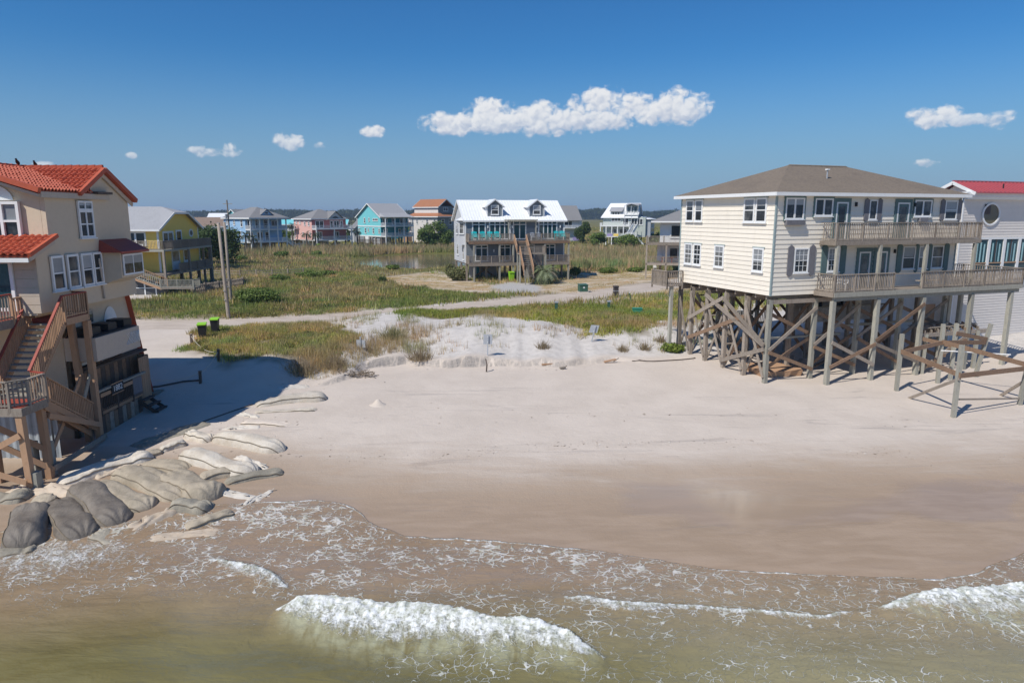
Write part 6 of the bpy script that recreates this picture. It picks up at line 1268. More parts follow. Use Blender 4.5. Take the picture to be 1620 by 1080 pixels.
glimpse('white lean-to gable beside the pink house, left', (-66.5, 214, 0), R(30), 8, 8, .8, 4.4, 7.8, 'white', 'light_shingle', 'y', [(3, 5, 2.4, 4, 1)])
glimpse('small blue-grey gabled house between the pink and turquoise houses', (-52.3, 228, 0), R(20), 7.2, 9, 1, 5.6, 9.2, 'light_siding', 'grey_shingle', 'y', [(1.6, 2.8, 4.4, 6.0, 1)])
glimpse('dark grey long roofed house behind the small gabled house', (-58, 262, 0), R(15), 20, 10, 1, 6.8, 9.4, 'teal_dark', 'grey_shingle', 'x', [(3, 5, 3.6, 5.4, 1)])
glimpse('peach gable end peeping out left of the turquoise house', (-62, 300, 0), R(30), 8, 8, 1, 8.0, 11.0, 'pink', 'light_shingle', 'y', [(3, 5, 5, 6.8, 1)])
# dark wooden fences between the houses
fence('board_fence', 'tall reddish-brown board fence between the blue and pink houses', [(-62.5, 196), (-55.5, 199)], 2.4, True, 'wood_brown')
fence('board_fence', 'dark brown board fence between the pink and turquoise houses', [(-46.5, 208), (-37.2, 206.5)], 2.0, True, 'wood_dark')
# ================================================================== pond, marsh channels
pz = .48
pm = bpy.data.meshes.new('pond'); px_ = sum(p[0] for p in pond_poly)/len(pond_poly); py_ = sum(p[1] for p in pond_poly)/len(pond_poly)
pv = [(px_+(p[0]-px_)*1.06, py_+(p[1]-py_)*1.08, pz) for p in pond_poly]; pm.from_pydata(pv, [], [tuple(range(len(pv)))]); pm.update()
link('pond_water', pm, None, None, pond_m, 'structure')
def ribbon(name, pts, w_, z, m):
    V = []; F = []; n = len(pts)
    for i, (x, y) in enumerate(pts):
        ww = w_*(.6+.8*random.random()); V += [(x, y-ww, z), (x, y+ww, z)]
    F = [(2*i, 2*i+2, 2*i+3, 2*i+1) for i in range(n-1)]
    me = bpy.data.meshes.new(name); me.from_pydata(V, [], F); me.update(); return link(name, me, None, None, m, 'structure')
ribbon('marsh_channel_water', [(-900+i*45, 600+14*math.sin(i*.7)) for i in range(60)], 42, .36, chan_m)
ribbon('marsh_channel_water', [(10+i*16, 372+5*math.sin(i*.9)+i*1.0) for i in range(30)], 15, .36, chan_m)
ribbon('marsh_channel_water', [(20+i*14, 318+2*math.sin(i*.8)) for i in range(20)], 3.5, .36, chan_m)
# ================================================================== grass and reeds
def blades(name, label, cat, X, Y, hmin, hmax, wd, pal, wts, lean=.5, base=0.0, tip=None):
    n = len(X); Z = hgt(X, Y)+base; h = (hmin+(hmax-hmin)*rng.random(n)**1.4)*(.35+1.3*fbm(X*.55+21, Y*.55+8, 3))
    a = rng.random(n)*2*np.pi; l = rng.normal(0, lean, n)*h*.6; b_ = rng.random(n)*2*np.pi
    w_ = wd*(.6+.8*rng.random(n)); dx, dy = np.cos(a)*w_/2, np.sin(a)*w_/2
    P_ = np.stack([np.stack([X-dx, Y-dy, Z-.03], -1), np.stack([X+dx, Y+dy, Z-.03], -1), np.stack([X+np.cos(b_)*l, Y+np.sin(b_)*l, Z+h], -1)], 1).reshape(-1, 3)
    me = fast_mesh(name, P_, np.arange(3*n).reshape(n, 3), False)
    pal = np.array(pal); ci = pal[rng.choice(len(pal), n, p=np.array(wts)/sum(wts))]*(.7+.6*rng.random((n, 1)))
    patch = fbm(X*.3+5, Y*.3+2, 3)[:, None]; ci = ci*(.6+.85*patch); hue = (fbm(X*.45+40, Y*.45+12, 3)[:, None]-.5)*2; ci = ci*(1+np.array([[.55, .12, .25]])*np.clip(hue, -.8, .9)); big = fbm(X*.11+60, Y*.16+33, 3)[:, None]; tanm = sst(big, .54, .68); grn = 1-sst(big, .34, .46); ci = ci*(1-.55*tanm)+.55*tanm*np.array([[.47, .35, .18]])*(.7+.5*rng.random((n, 1))); ci = ci*(1-.5*grn)+.5*grn*np.array([[.20, .27, .055]])*(.7+.6*rng.random((n, 1)))
    ci = ci*1.15; col = np.ones((n, 3, 4), np.float32); col[:, :, :3] = ci[:, None]
    if tip is not None: col[:, 2, :3] = ci*.5+np.array(tip)*.5
    at_ = me.color_attributes.new('col', 'FLOAT_COLOR', 'POINT'); at_.data.foreach_set('color', col.reshape(-1))
    return tag(link(name, me, None, None, M['blade']), label, cat, kind='stuff')
def scatter(poly_, n, mask=None, thr=.35, clump=.18, per=7):
    P_ = np.array(poly_); lo, hi = P_.min(0)-1.5, P_.max(0)+1.5; k = int(n/per)
    cx_ = lo[0]+(hi[0]-lo[0])*rng.random(k*3); cy_ = lo[1]+(hi[1]-lo[1])*rng.random(k*3)
    ok = (mask(cx_, cy_) if mask else sst(sdf(cx_, cy_, poly_)+ragx(cx_, cy_, 1.5, .35), -.5, .5)) > rng.random(k*3)*.9+.05
    ok &= fbm(cx_*.7+31, cy_*.7+17, 3)+.25*rng.random(len(cx_)) > .44
    cx_, cy_ = cx_[ok], cy_[ok]
    X = np.repeat(cx_, per)+rng.normal(0, clump, len(cx_)*per); Y = np.repeat(cy_, per)+rng.normal(0, clump, len(cx_)*per)
    return X, Y
G1, G2, G3, G4, G5, G6 = (.19, .22, .045), (.33, .31, .075), (.40, .34, .13), (.30, .21, .12), (.50, .39, .23), (.13, .17, .06)
def pmask(P_, a=1.6, s=.35):
    def f(x, y):
        d = dist_line(x, y, road_line); return sst(sdf(x, y, P_)+ragx(x, y, a, s), -.5, .6)*sst(d, 2.4, 3.4)
    return f
X, Y = scatter(P_A, 66000, pmask(P_A)); blades('dune_grass', 'yellow-green dune grass covering the mound beside the sandy drive', 'grass', X, Y, .10, .42, .038, [G2, G2, G3, G4, G5], [3, 5, 4, 3, 2])
X, Y = scatter(P_B, 105000, pmask(P_B)); blades('dune_grass', 'green creeping dune plants on top of the white dune', 'ground cover', X, Y, .10, .40, .05, [G1, G2, G3, (.36, .36, .05), G5], [3, 5, 3, 5, 1])
X, Y = scatter(P_C, 150000, pmask(P_C)); blades('field_grass', 'olive and brown grass field beyond the sandy road', 'grass', X, Y, .10, .36, .055, [G1, G2, G3, G4, G5, G6], [3, 5, 4, 3, 2, 2])
# thin grass on the open dune face and round the house lots
def thin(x, y):
    ty = np.interp(x, TX, TY); d = y-ty
    return .22*sst(d, 1.2, 3.5)*(fbm(x*.5+1, y*.5, 3) > .5)*(1-sst(y, 58, 62))+.6*sst(-x, 3.5, 8.0)*sst(d, .6, 1.2)*(1-sst(d, 4.5, 6.5))*sst(x, -14.5, -13)*(fbm(x*.8, y*.8, 3) > .36)+.22*sst(x, 6, 9)*sst(d, 1, 2)*(fbm(x*.6, y*.6+9, 3) > .5)
X, Y = scatter([(-15, 41), (16, 41), (16, 60), (-15, 60)], 60000, thin, clump=.12, per=9); blades('dune_grass', 'sparse dry sea oats on the open white dune face', 'grass', X, Y, .25, .75, .022, [G5, G4, G3, (.28, .22, .13)], [4, 2, 2, 3], .45)
# lots behind the road
def lots(x, y):
    v = sst(y, 62, 68)*(1-sst(y, 104, 112))*.75*sst(dist_line(x, y, road_line), 2.8, 4)
    for P_ in (P_D1, P_D2, P_D3, P_DR, P_DW, P_YD): v = v*(1-.97*sst(sdf(x, y, P_), -.8, .4))
    return v
X, Y = scatter([(-75, 62), (62, 62), (62, 112), (-75, 112)], 90000, lots, clump=.35, per=6); blades('field_grass', 'rough olive grass on the lots between the road and the marsh', 'grass', X, Y, .2, .7, .09, [G1, G2, G3, G4, G5, G6], [2, 4, 4, 4, 3, 2])
# dry lawns: very short
def lawn(x, y): return np.maximum.reduce([sst(sdf(x, y, P_), -.3, .6) for P_ in (P_D1, P_D2, P_D3)])*.5*(fbm(x*.25, y*.25, 3) > .42)
X, Y = scatter([(-20, 70), (40, 70), (40, 110), (-20, 110)], 40000, lawn, clump=.3); blades('lawn_grass', 'short straw-coloured lawn around the white-roofed house', 'lawn', X, Y, .04, .16, .06, [(.40, .27, .12), (.44, .33, .18), G3], [4, 4, 1.5])
HOUSES = [(-1, 99, 11), (-50, 85, 11), (-66, 180, 11), (-54, 198, 10), (-39, 217, 11), (-26, 236, 10), (34, 218, 11), (26, 106, 9)]
def marsh_ok(x, y):
    v = sst(y+4*(fbm(x*.1, y*.1, 2)-.5), 106, 111)*(sdf(x, y, pond_poly) < -.4)
    for hx, hy, r_ in HOUSES: v = v*(np.hypot(x-hx, y-hy) > r_)
    return v
mq = [(-150, 105), (130, 105), (130, 190), (-150, 190)]
X, Y = scatter(mq, 110000, lambda x, y: marsh_ok(x, y)*(1-.6*sst(y, 140, 170))*(1-.75*np.exp(-((x+15)/14)**2)*(y < 137)), clump=.5, per=6); blades('marsh_grass', 'brown and olive marsh grass around the pond', 'marsh grass', X, Y, .22, .72, .12, [G4, G3, G5, G1, (.24, .17, .11)], [5, 3, 3, 2, 3])
def reed(x, y):
    band = np.exp(-((y-(174+.10*(x+20)))/11)**2)*(x < 6)+np.exp(-((y-(150+.05*(x-20)))/26)**2)*(x > 9)*.8
    near_p = np.exp(-((sdf(x, y, pond_poly)+2.5)/2.0)**2)*.8*(y > 150)
    return np.clip(band+near_p, 0, 1)*marsh_ok(x, y)
X, Y = scatter([(-120, 110), (110, 110), (110, 205), (-120, 205)], 150000, reed, clump=.35, per=8); blades('reeds', 'tall tan and green reeds behind the pond and before the far houses', 'reeds', X, Y, .8, 2.1, .13, [(.46, .34, .19), (.38, .27, .16), (.27, .28, .09), (.20, .24, .09), G5], [5, 4, 4, 2, 2], .2, tip=(.46, .33, .21))
X, Y = scatter([(8, 116), (60, 116), (60, 130), (8, 130)], 26000, lambda x, y: np.exp(-((y-122)/4.5)**2)*.9, clump=.35, per=8); blades('reeds', 'low green reeds in a band right of the white-roofed house', 'reeds', X, Y, .7, 1.5, .12, [(.21, .27, .11), (.26, .30, .13), (.33, .29, .14)], [4, 4, 2], .2)
far_q = [(-420, 200), (520, 200), (520, 520), (-420, 520)]
X, Y = scatter(far_q, 90000, lambda x, y: .8*(np.abs(y-(372+5*np.sin((x-10)/16*.9))) > 17)*np.ones_like(x)*((np.hypot(x-34, y-218) > 12)), clump=1.2, per=4); blades('marsh_grass', 'flat far salt marsh of green and straw coloured cordgrass', 'marsh grass', X, Y, .4, .9, .5, [(.30, .26, .08), (.37, .29, .11), (.22, .22, .07)], [4, 3, 3], .3)

# ================================================================== leafy plants
def leaf_cloud(lobes, n, size, pal, wts, flat=.0):
    """leaf faces through the volume of several lobes (cx,cy,cz,rx,ry,rz)"""
    L = np.array(lobes, float); vol = L[:, 3]*L[:, 4]*L[:, 5]; pick = rng.choice(len(L), n, p=vol/vol.sum()); L = L[pick]
    d = rng.normal(size=(n, 3)); d /= np.linalg.norm(d, axis=1)[:, None]; r_ = rng.random(n)**.45*(.85+.3*rng.random(n))
    C = L[:, :3]+d*r_[:, None]*L[:, 3:]
    nn_ = d+rng.normal(0, .7, (n, 3)); nn_ /= np.linalg.norm(nn_, axis=1)[:, None]
    t1 = np.cross(nn_, rng.normal(size=(n, 3))); t1 /= np.linalg.norm(t1, axis=1)[:, None]; t2 = np.cross(nn_, t1)
    s_ = size*(.5+.9*rng.random((n, 1))); t1 = t1*s_; t2 = t2*s_*.55
    V = np.stack([C-t1, C+t2, C+t1, C-t2], 1).reshape(-1, 3)
    pal = np.array(pal); ci = pal[rng.choice(len(pal), n, p=np.array(wts)/sum(wts))]*(.65+.7*rng.random((n, 1)))
    col = np.ones((n, 4, 4), np.float32); col[:, :, :3] = ci[:, None]
    return V, np.arange(4*n).reshape(n, 4), col
def crown(name, par, lobes, n, size, pal, wts):
    V, F, col = leaf_cloud(lobes, n, size, pal, wts); me = fast_mesh(name, V, F, False)
    a_ = me.color_attributes.new('col', 'FLOAT_COLOR', 'POINT'); a_.data.foreach_set('color', col.reshape(-1))
    return link(name, me, par, None, M['leaf'])
DK = [(.045, .075, .025), (.065, .105, .03), (.09, .13, .04)]; LT = [(.11, .17, .04), (.15, .215, .05), (.20, .25, .07)]; OL = [(.15, .175, .065), (.20, .21, .09), (.25, .24, .12)]
def trunk(par, h, r_, limbs=4, spread=1.2, mk='bark'):
    n = 8; V = []; F = []
    def tube(a, b_, r0, r1):
        st0 = len(V); a = Vector(a); b_ = Vector(b_); z = (b_-a).normalized(); x = z.orthogonal().normalized(); y = z.cross(x)
        for q, rr_ in ((a, r0), (a.lerp(b_, .5)+Vector((random.uniform(-.1, .1), random.uniform(-.1, .1), 0))*h*.15, (r0+r1)/2), (b_, r1)):
            V.extend(tuple(q+x*rr_*math.cos(2*math.pi*k/n)+y*rr_*math.sin(2*math.pi*k/n)) for k in range(n))
        for j in range(2):
            for k in range(n): F.append((st0+j*n+k, st0+j*n+(k+1) % n, st0+(j+1)*n+(k+1) % n, st0+(j+1)*n+k))
    tube((0, 0, -.3), (0, 0, h*.6), r_, r_*.7)
    for i in range(limbs): a = 2*math.pi*i/limbs+random.random(); tube((0, 0, h*(.4+.12*random.random())), (math.cos(a)*spread, math.sin(a)*spread, h*(.85+.3*random.random())), r_*.55, r_*.2)
    return poly('trunk', par, V, F, mk, True)
def tree(name, label, cat, loc, h, rx, n, size, pal, wts=(3, 3, 2), nl=9, low=.35, group=None):
    o = thing(name, label, cat, loc, 0, group); trunk(o, h*.7, .12+h*.022, 4, rx*.5); lobes = []
    for i in range(nl):
        a = 2*math.pi*random.random(); q = rx*.62*math.sqrt(random.random()); z = h*(low+(1-low)*random.uniform(.15, .85)); lobes.append((q*math.cos(a), q*math.sin(a), z, rx*random.uniform(.32, .55), rx*random.uniform(.32, .55), h*(1-low)*random.uniform(.18, .32)))
    crown('crown', o, lobes, n, size, pal, wts); return o
def shrub(label, loc, rx, ry, h, n, size, pal, name='shrub', group=None):
    o = thing(name, label, 'shrub', loc, 0, group); V = Boxes()
    for i in range(5): a = random.random()*6.28; V.bar((0, 0, -.1), (math.cos(a)*rx*.5, math.sin(a)*ry*.5, h*.6), .05, .05)
    V.build('stem', o, 'bark'); lobes = [(0, 0, h*.4, rx*.7, ry*.7, h*.42)]
    for i in range(8): a = 2*math.pi*random.random(); q = random.random()**.5*.7; lobes.append((rx*q*math.cos(a), ry*q*math.sin(a), h*random.uniform(.3, .6)*(1.2-.5*q), rx*random.uniform(.2, .38), ry*random.uniform(.2, .38), h*random.uniform(.22, .36)))
    crown('foliage', o, lobes, n, size, pal, (3, 4, 3)); return o
def gp(px, py, Y=None):
    if Y is None: return gnd(px, py)
    d = px_dir(px, py); t_ = Y/d.y; return (d.x*t_, Y, h1(d.x*t_, Y))
shrub('broad rounded green bush in the field beside the utility poles', gp(412, 479), 2.9, 1.7, 1.9, 9000, .09, LT)
shrub('small dark green round bush alone on the field edge', gp(606, 447), .85, .7, .95, 1500, .09, DK); shrub('olive bush at the left corner of the white-roofed house', gp(724, 444), 1.7, 1.3, 2.2, 4200, .11, OL); shrub('taller olive bush behind the corner of the white-roofed house', gp(713, 440), 1.0, .9, 2.6, 2200, .11, OL)
for px, py, rx, h, lab in ((490, 440, 2.4, 1.3, 'low green bush in the field, left of the rail fence end'), (520, 436, 1.8, .9, 'low green bush in the field right of the rail fence end'), (330, 428, 1.0, 1.1, 'small green bush near the yellow house rail fence'), (622, 426, 1.4, .9, 'low green bush on the near shore of the pond'), (440, 444, 1.6, 1.0, 'low green bush behind the broad rounded bush'), (960, 432, 2.2, 1.1, 'low green bush at the marsh edge behind the dry lawn'), (1005, 430, 1.8, .9, 'low green bush at the marsh edge near the white house'), (910, 436, 1.1, 1.6, 'green bush at the right corner of the white-roofed house'), (1005, 462, .0, 0, '')):
    if rx: shrub(lab, gp(px, py), rx, rx*.7, h, 2200, .12, LT if 'green' in lab else OL)
for px, py, Y, rx, h, lab in ((445, 404, 150, 1.9, 1.6, 'round green shrub with pale plumes in the marsh, left of two'), (383, 409, 140, 1.4, 1.2, 'small green shrub in the marsh before the blue house'), (502, 400, 158, 1.5, 1.3, 'round shrub in the marsh before the pink house, right of two')):
    shrub(lab, gp(px, py, Y), rx, rx*.8, h, 1800, .16, LT)
# low weeds among the grass: little leafy clumps
def weeds(name, label, P_, n, pal, rmin, rmax):
    X, Y = scatter(P_, n, pmask(P_), clump=.0, per=1); X, Y = X[:n], Y[:n]; Z = hgt(X, Y); r_ = rmin+(rmax-rmin)*rng.random(len(X))**2
    lob = [(x, y, z+q*.35, q, q, q*.55) for x, y, z, q in zip(X, Y, Z, r_)]; V, F, col = leaf_cloud(lob, 46*len(lob), .055, pal, (3, 4, 3)); me = fast_mesh(name, V, F, False)
    me.color_attributes.new('col', 'FLOAT_COLOR', 'POINT').data.foreach_set('color', col.reshape(-1)); tag(link(name, me, None, None, M['leaf']), label, 'weeds', kind='stuff')
weeds('weeds', 'low leafy weeds dotted through the grass mound by the drive', P_A, 260, [(.20, .25, .06), (.27, .27, .08), (.26, .19, .10)], .10, .42)
weeds('weeds', 'bright low leafy weeds on the dune top strip', P_B, 700, [(.24, .29, .05), (.33, .35, .07), (.20, .23, .06)], .10, .45)
weeds('weeds', 'low leafy weeds dotted through the field beyond the road', P_C, 800, [(.17, .21, .06), (.25, .26, .08), (.24, .18, .10)], .12, .6)
# beach shrub at the foot of the cream house
shrub('bright green leafy plant at the foot of the cream house pilings', gnd(1062, 556), 1.1, .8, .75, 1400, .10, [(.18, .24, .04), (.24, .28, .06), (.12, .17, .03)])
# dry tufts on the dune
for px, py, r_, lab in ((860, 550, .55, 'dry spiky grass tuft between the two signs on the dune'), (985, 555, .5, 'dry grass tuft right of the leaning sign'), (1020, 552, .55, 'dry grass tuft on the dune near the cream house'), (665, 568, .95, 'greyish dead bush on the dune edge left of the upright sign'), (480, 590, 1.15, 'dark dry bush on the dune corner above the pale sandbag'), (530, 580, 1.0, 'tawny sea oats clump at the left dune corner'), (620, 535, .9, 'green-tipped sea oats clump behind the low sign panel'), (1045, 540, .5, 'thin dry tuft beside the rear deck post')):
    g = gnd(px, py); o = thing('grass_tuft', lab, 'grass tuft', g); n = int(150*r_*2); a = rng.random(n)*6.28; q = rng.random(n)**.7*r_*.8; l_ = r_*rng.normal(.25, .45, n); hh_ = r_*(.25+1.15*rng.random(n)**1.3)*(1.15-.6*q/r_)
    bx0, by0 = np.cos(a)*q, np.sin(a)*q; w_ = .016
    V = np.stack([np.stack([bx0-w_, by0, np.full(n, -.05)], -1), np.stack([bx0+w_, by0, np.full(n, -.05)], -1), np.stack([bx0+np.cos(a)*l_, by0+np.sin(a)*l_, hh_], -1)], 1).reshape(-1, 3)
    me = fast_mesh('blades', V, np.arange(3*n).reshape(n, 3), False); pal = np.array([(.30, .23, .14), (.22, .16, .10), (.36, .29, .18)] if 'green' not in lab else [(.18, .19, .07), (.28, .25, .12), (.13, .15, .05)]); ci = pal[rng.integers(0, 3, n)]*(.7+.5*rng.random((n, 1))); col = np.ones((n, 3, 4), np.float32); col[:, :, :3] = ci[:, None]
    me.color_attributes.new('col', 'FLOAT_COLOR', 'POINT').data.foreach_set('color', col.reshape(-1)); link('blades', me, o, None, M['blade']); V = Boxes()
    for i in range(7): b_ = random.random()*6.28; V.bar((0, 0, -.1), (math.cos(b_)*r_*.4, math.sin(b_)*r_*.4, r_*.7), .015, .015)
    V.build('stalk', o, 'deadwood')
# dead brush on the scarp
g = gnd(560, 596); o = thing('dead_brush', 'tangled dead brush hanging over the sand scarp at the left dune corner', 'dead brush', g); V = Boxes()
for i in range(110):
    a = Vector((random.uniform(-1.2, 1.3), random.uniform(-.2, .5), random.uniform(.0, .35))); V.bar(a, a+Vector((random.uniform(-.5, .5), random.uniform(-.4, .2), random.uniform(-.15, .35))), .025, .025)
V.build('twig', o, 'deadwood', 'stuff'); beam('branch', o, (-1.1, -.3, .05), (1.2, .1, .3), .07, .07, 'deadwood')
# sago palm before the white-roofed house, palms far back
def palm(label, loc, h, fr_len, nf, pal, tr=.16, droop=.9, name='palm_tree', trunk_mk='palmtrunk'):
    o = thing(name, label, 'palm', loc); n = 8; V = []; F = []
    for i, z in enumerate((-.2, h*.5, h)): V += [((tr*(1.15-.15*i))*math.cos(2*math.pi*k/n), (tr*(1.15-.15*i))*math.sin(2*math.pi*k/n), z) for k in range(n)]
    F = [(j*n+k, j*n+(k+1) % n, (j+1)*n+(k+1) % n, (j+1)*n+k) for j in range(2) for k in range(n)]; poly('trunk', o, V, F, trunk_mk, True)
    for f_ in range(nf):
        a = 2*math.pi*f_/nf*1.618*3; el_ = random.uniform(-.35, 1.25); V = []; F = []; m_ = 9; p_ = Vector((0, 0, h)); dirh = Vector((math.cos(a), math.sin(a), 0)); side = Vector((-math.sin(a), math.cos(a), 0)); e_ = el_
        for s_ in range(m_):
            stp = fr_len/m_; p2 = p_+(dirh*math.cos(e_)+Vector((0, 0, 1))*math.sin(e_))*stp; e_ -= droop*1.9/m_
            wl2 = fr_len*.24*math.sin(math.pi*(s_+.9)/(m_+.6))
            for sg in (-1, 1):
                for k in range(3):
                    q = p_.lerp(p2, k/3); b0 = len(V); tip_ = q+side*sg*wl2+(p2-p_)*1.3+Vector((0, 0, -.18*wl2)); V += [tuple(q), tuple(p_.lerp(p2, (k+.8)/3)), tuple(tip_)]; F.append((b0, b0+1, b0+2))
            p_ = p2
        me = bpy.data.meshes.new('frond'); me.from_pydata(V, [], F); me.update(); ci = np.array(random.choice(pal))*random.uniform(.7, 1.2); col = np.ones((len(V), 4), np.float32); col[:, :3] = ci
        me.color_attributes.new('col', 'FLOAT_COLOR', 'POINT').data.foreach_set('color', col.reshape(-1)); link('frond', me, o, None, M['leaf'])
    return o
SG = [(.26, .30, .17), (.32, .36, .22), (.20, .24, .11), (.42, .37, .26)]
palm('low bushy palm in front of the stairs of the white-roofed house', (*c_w(9.6, -5.9), .85), 1.5, 2.5, 52, SG, .35, .95, 'bush_palm')
for px, py, Y, h, lab in ((486, 394, 182, 4.3, 'palm at the left end of the pink house, left of two'), (500, 393, 184, 3.8, 'palm at the pink house corner, right of two'), (390, 398, 166, 4.4, 'palm before the left corner of the blue house'), (402, 397, 167, 3.6, 'shorter palm before the blue house porch'), (464, 395, 196, 6.2, 'tall palm between the blue and pink houses'), (566, 392, 204, 4.4, 'dark palm between the pink and turquoise houses')):
    g = gp(px, py, Y); palm(lab, (g[0], g[1], .8), h, 2.0, 20, [(.05, .075, .03), (.08, .10, .04), (.11, .12, .06)], .22)
# trees
for px, Y, h, rx, lab in ((327, 118, 7.2, 4.2, 'dense dark live oak right of the yellow house, nearest of three'), (350, 128, 7.0, 4.0, 'dense dark live oak behind the two utility poles'), (312, 130, 7.6, 4.2, 'dark tree mostly hidden behind the yellow house'), (676, 200, 6.4, 3.6, 'wind-bent green tree before the orange-roofed house, left of two'), (698, 203, 7.4, 4.4, 'wind-bent green tree before the orange-roofed house, right of two'), (660, 246, 8.0, 4.5, 'green tree between the turquoise and orange-roofed houses'), (922, 225, 6.5, 3.0, 'dark rounded tree right of the grey-roofed house'), (945, 205, 4.2, 3.6, 'low olive tree left of the multi-deck pale house'), (1042, 215, 4.4, 3.8, 'low green tree at the right of the multi-deck pale house'), (445, 222, 5.5, 4.5, 'low green tree behind the tall palm'), (470, 215, 4.5, 4.0, 'low green tree behind the brown board fence'), (560, 240, 6.0, 4.5, 'dark green tree beside the small gabled house')):
    g = gp(px, 390, Y); tree('oak_tree' if 'oak' in lab else 'coastal_tree', lab, 'tree', (g[0], g[1], .7), h, rx, 4200, .26, DK if 'dark' in lab else LT, nl=11, low=.12)
for px, py, Y, rx, h, lab in ((990, 392, 196, 5.4, 4.4, 'wide green thicket before the multi-deck pale house'), (1060, 396, 150, 3.5, 2.6, 'green bush left of the white house decks')):
    shrub(lab, gp(px, py, Y), rx, rx*.6, h, 5200, .22, LT, 'thicket')
# far forest along the horizon
n = 150000; fx = (rng.random(n)-.5)*3400; row = rng.random(n); fy = 1330+row*160+60*np.sin(fx*.004); hh2 = (11+13*fbm(fx*.012, fy*.0+3, 4)+5*(fbm(fx*.06, fx*0, 2)-.5)); fz = rng.random(n)**.7*hh2
C = np.stack([fx, fy, fz], -1); s_ = 2.9; d1 = rng.normal(size=(n, 3))*s_; d2_ = rng.normal(size=(n, 3))*s_*.8
V = np.stack([C-d1*.6, C+d2_*.6, C+d1*.6], 1).reshape(-1, 3); me = fast_mesh('far_forest', V, np.arange(3*n).reshape(n, 3), False)
pal = np.array([(.035, .055, .022), (.05, .075, .03), (.07, .09, .035)]); ci = pal[rng.integers(0, 3, n)]*(.7+.5*rng.random((n, 1))); col = np.ones((n, 3, 4), np.float32); col[:, :, :3] = ci[:, None]; me.color_attributes.new('col', 'FLOAT_COLOR', 'POINT').data.foreach_set('color', col.reshape(-1))
tag(link('far_forest', me, None, None, M['leaf']), 'dark line of woods on the horizon beyond the marsh', 'woods', kind='stuff')
n = 26000; fx = (rng.random(n)-.5)*1900; fy = 760+rng.random(n)*70+40*np.sin(fx*.006); keep = fbm(fx*.006+3, fx*0+9, 3) > .5; fx, fy = fx[keep], fy[keep]; n = len(fx); fz = rng.random(n)*(3+7*fbm(fx*.02, fx*0+2, 3)); C = np.stack([fx, fy, fz], -1); d1 = rng.normal(size=(n, 3))*1.4; d2_ = rng.normal(size=(n, 3))*1.2
V = np.stack([C-d1*.6, C+d2_*.6, C+d1*.6], 1).reshape(-1, 3); me = fast_mesh('far_thicket', V, np.arange(3*n).reshape(n, 3), False); pal = np.array([(.06, .075, .03), (.09, .10, .045), (.12, .115, .05)]); ci = pal[rng.integers(0, 3, n)]*(.7+.5*rng.random((n, 1))); col = np.ones((n, 3, 4), np.float32); col[:, :, :3] = ci[:, None]; me.color_attributes.new('col', 'FLOAT_COLOR', 'POINT').data.foreach_set('color', col.reshape(-1))
tag(link('far_thicket', me, None, None, M['leaf']), 'olive thickets on hummocks in the far marsh', 'thicket', kind='stuff')
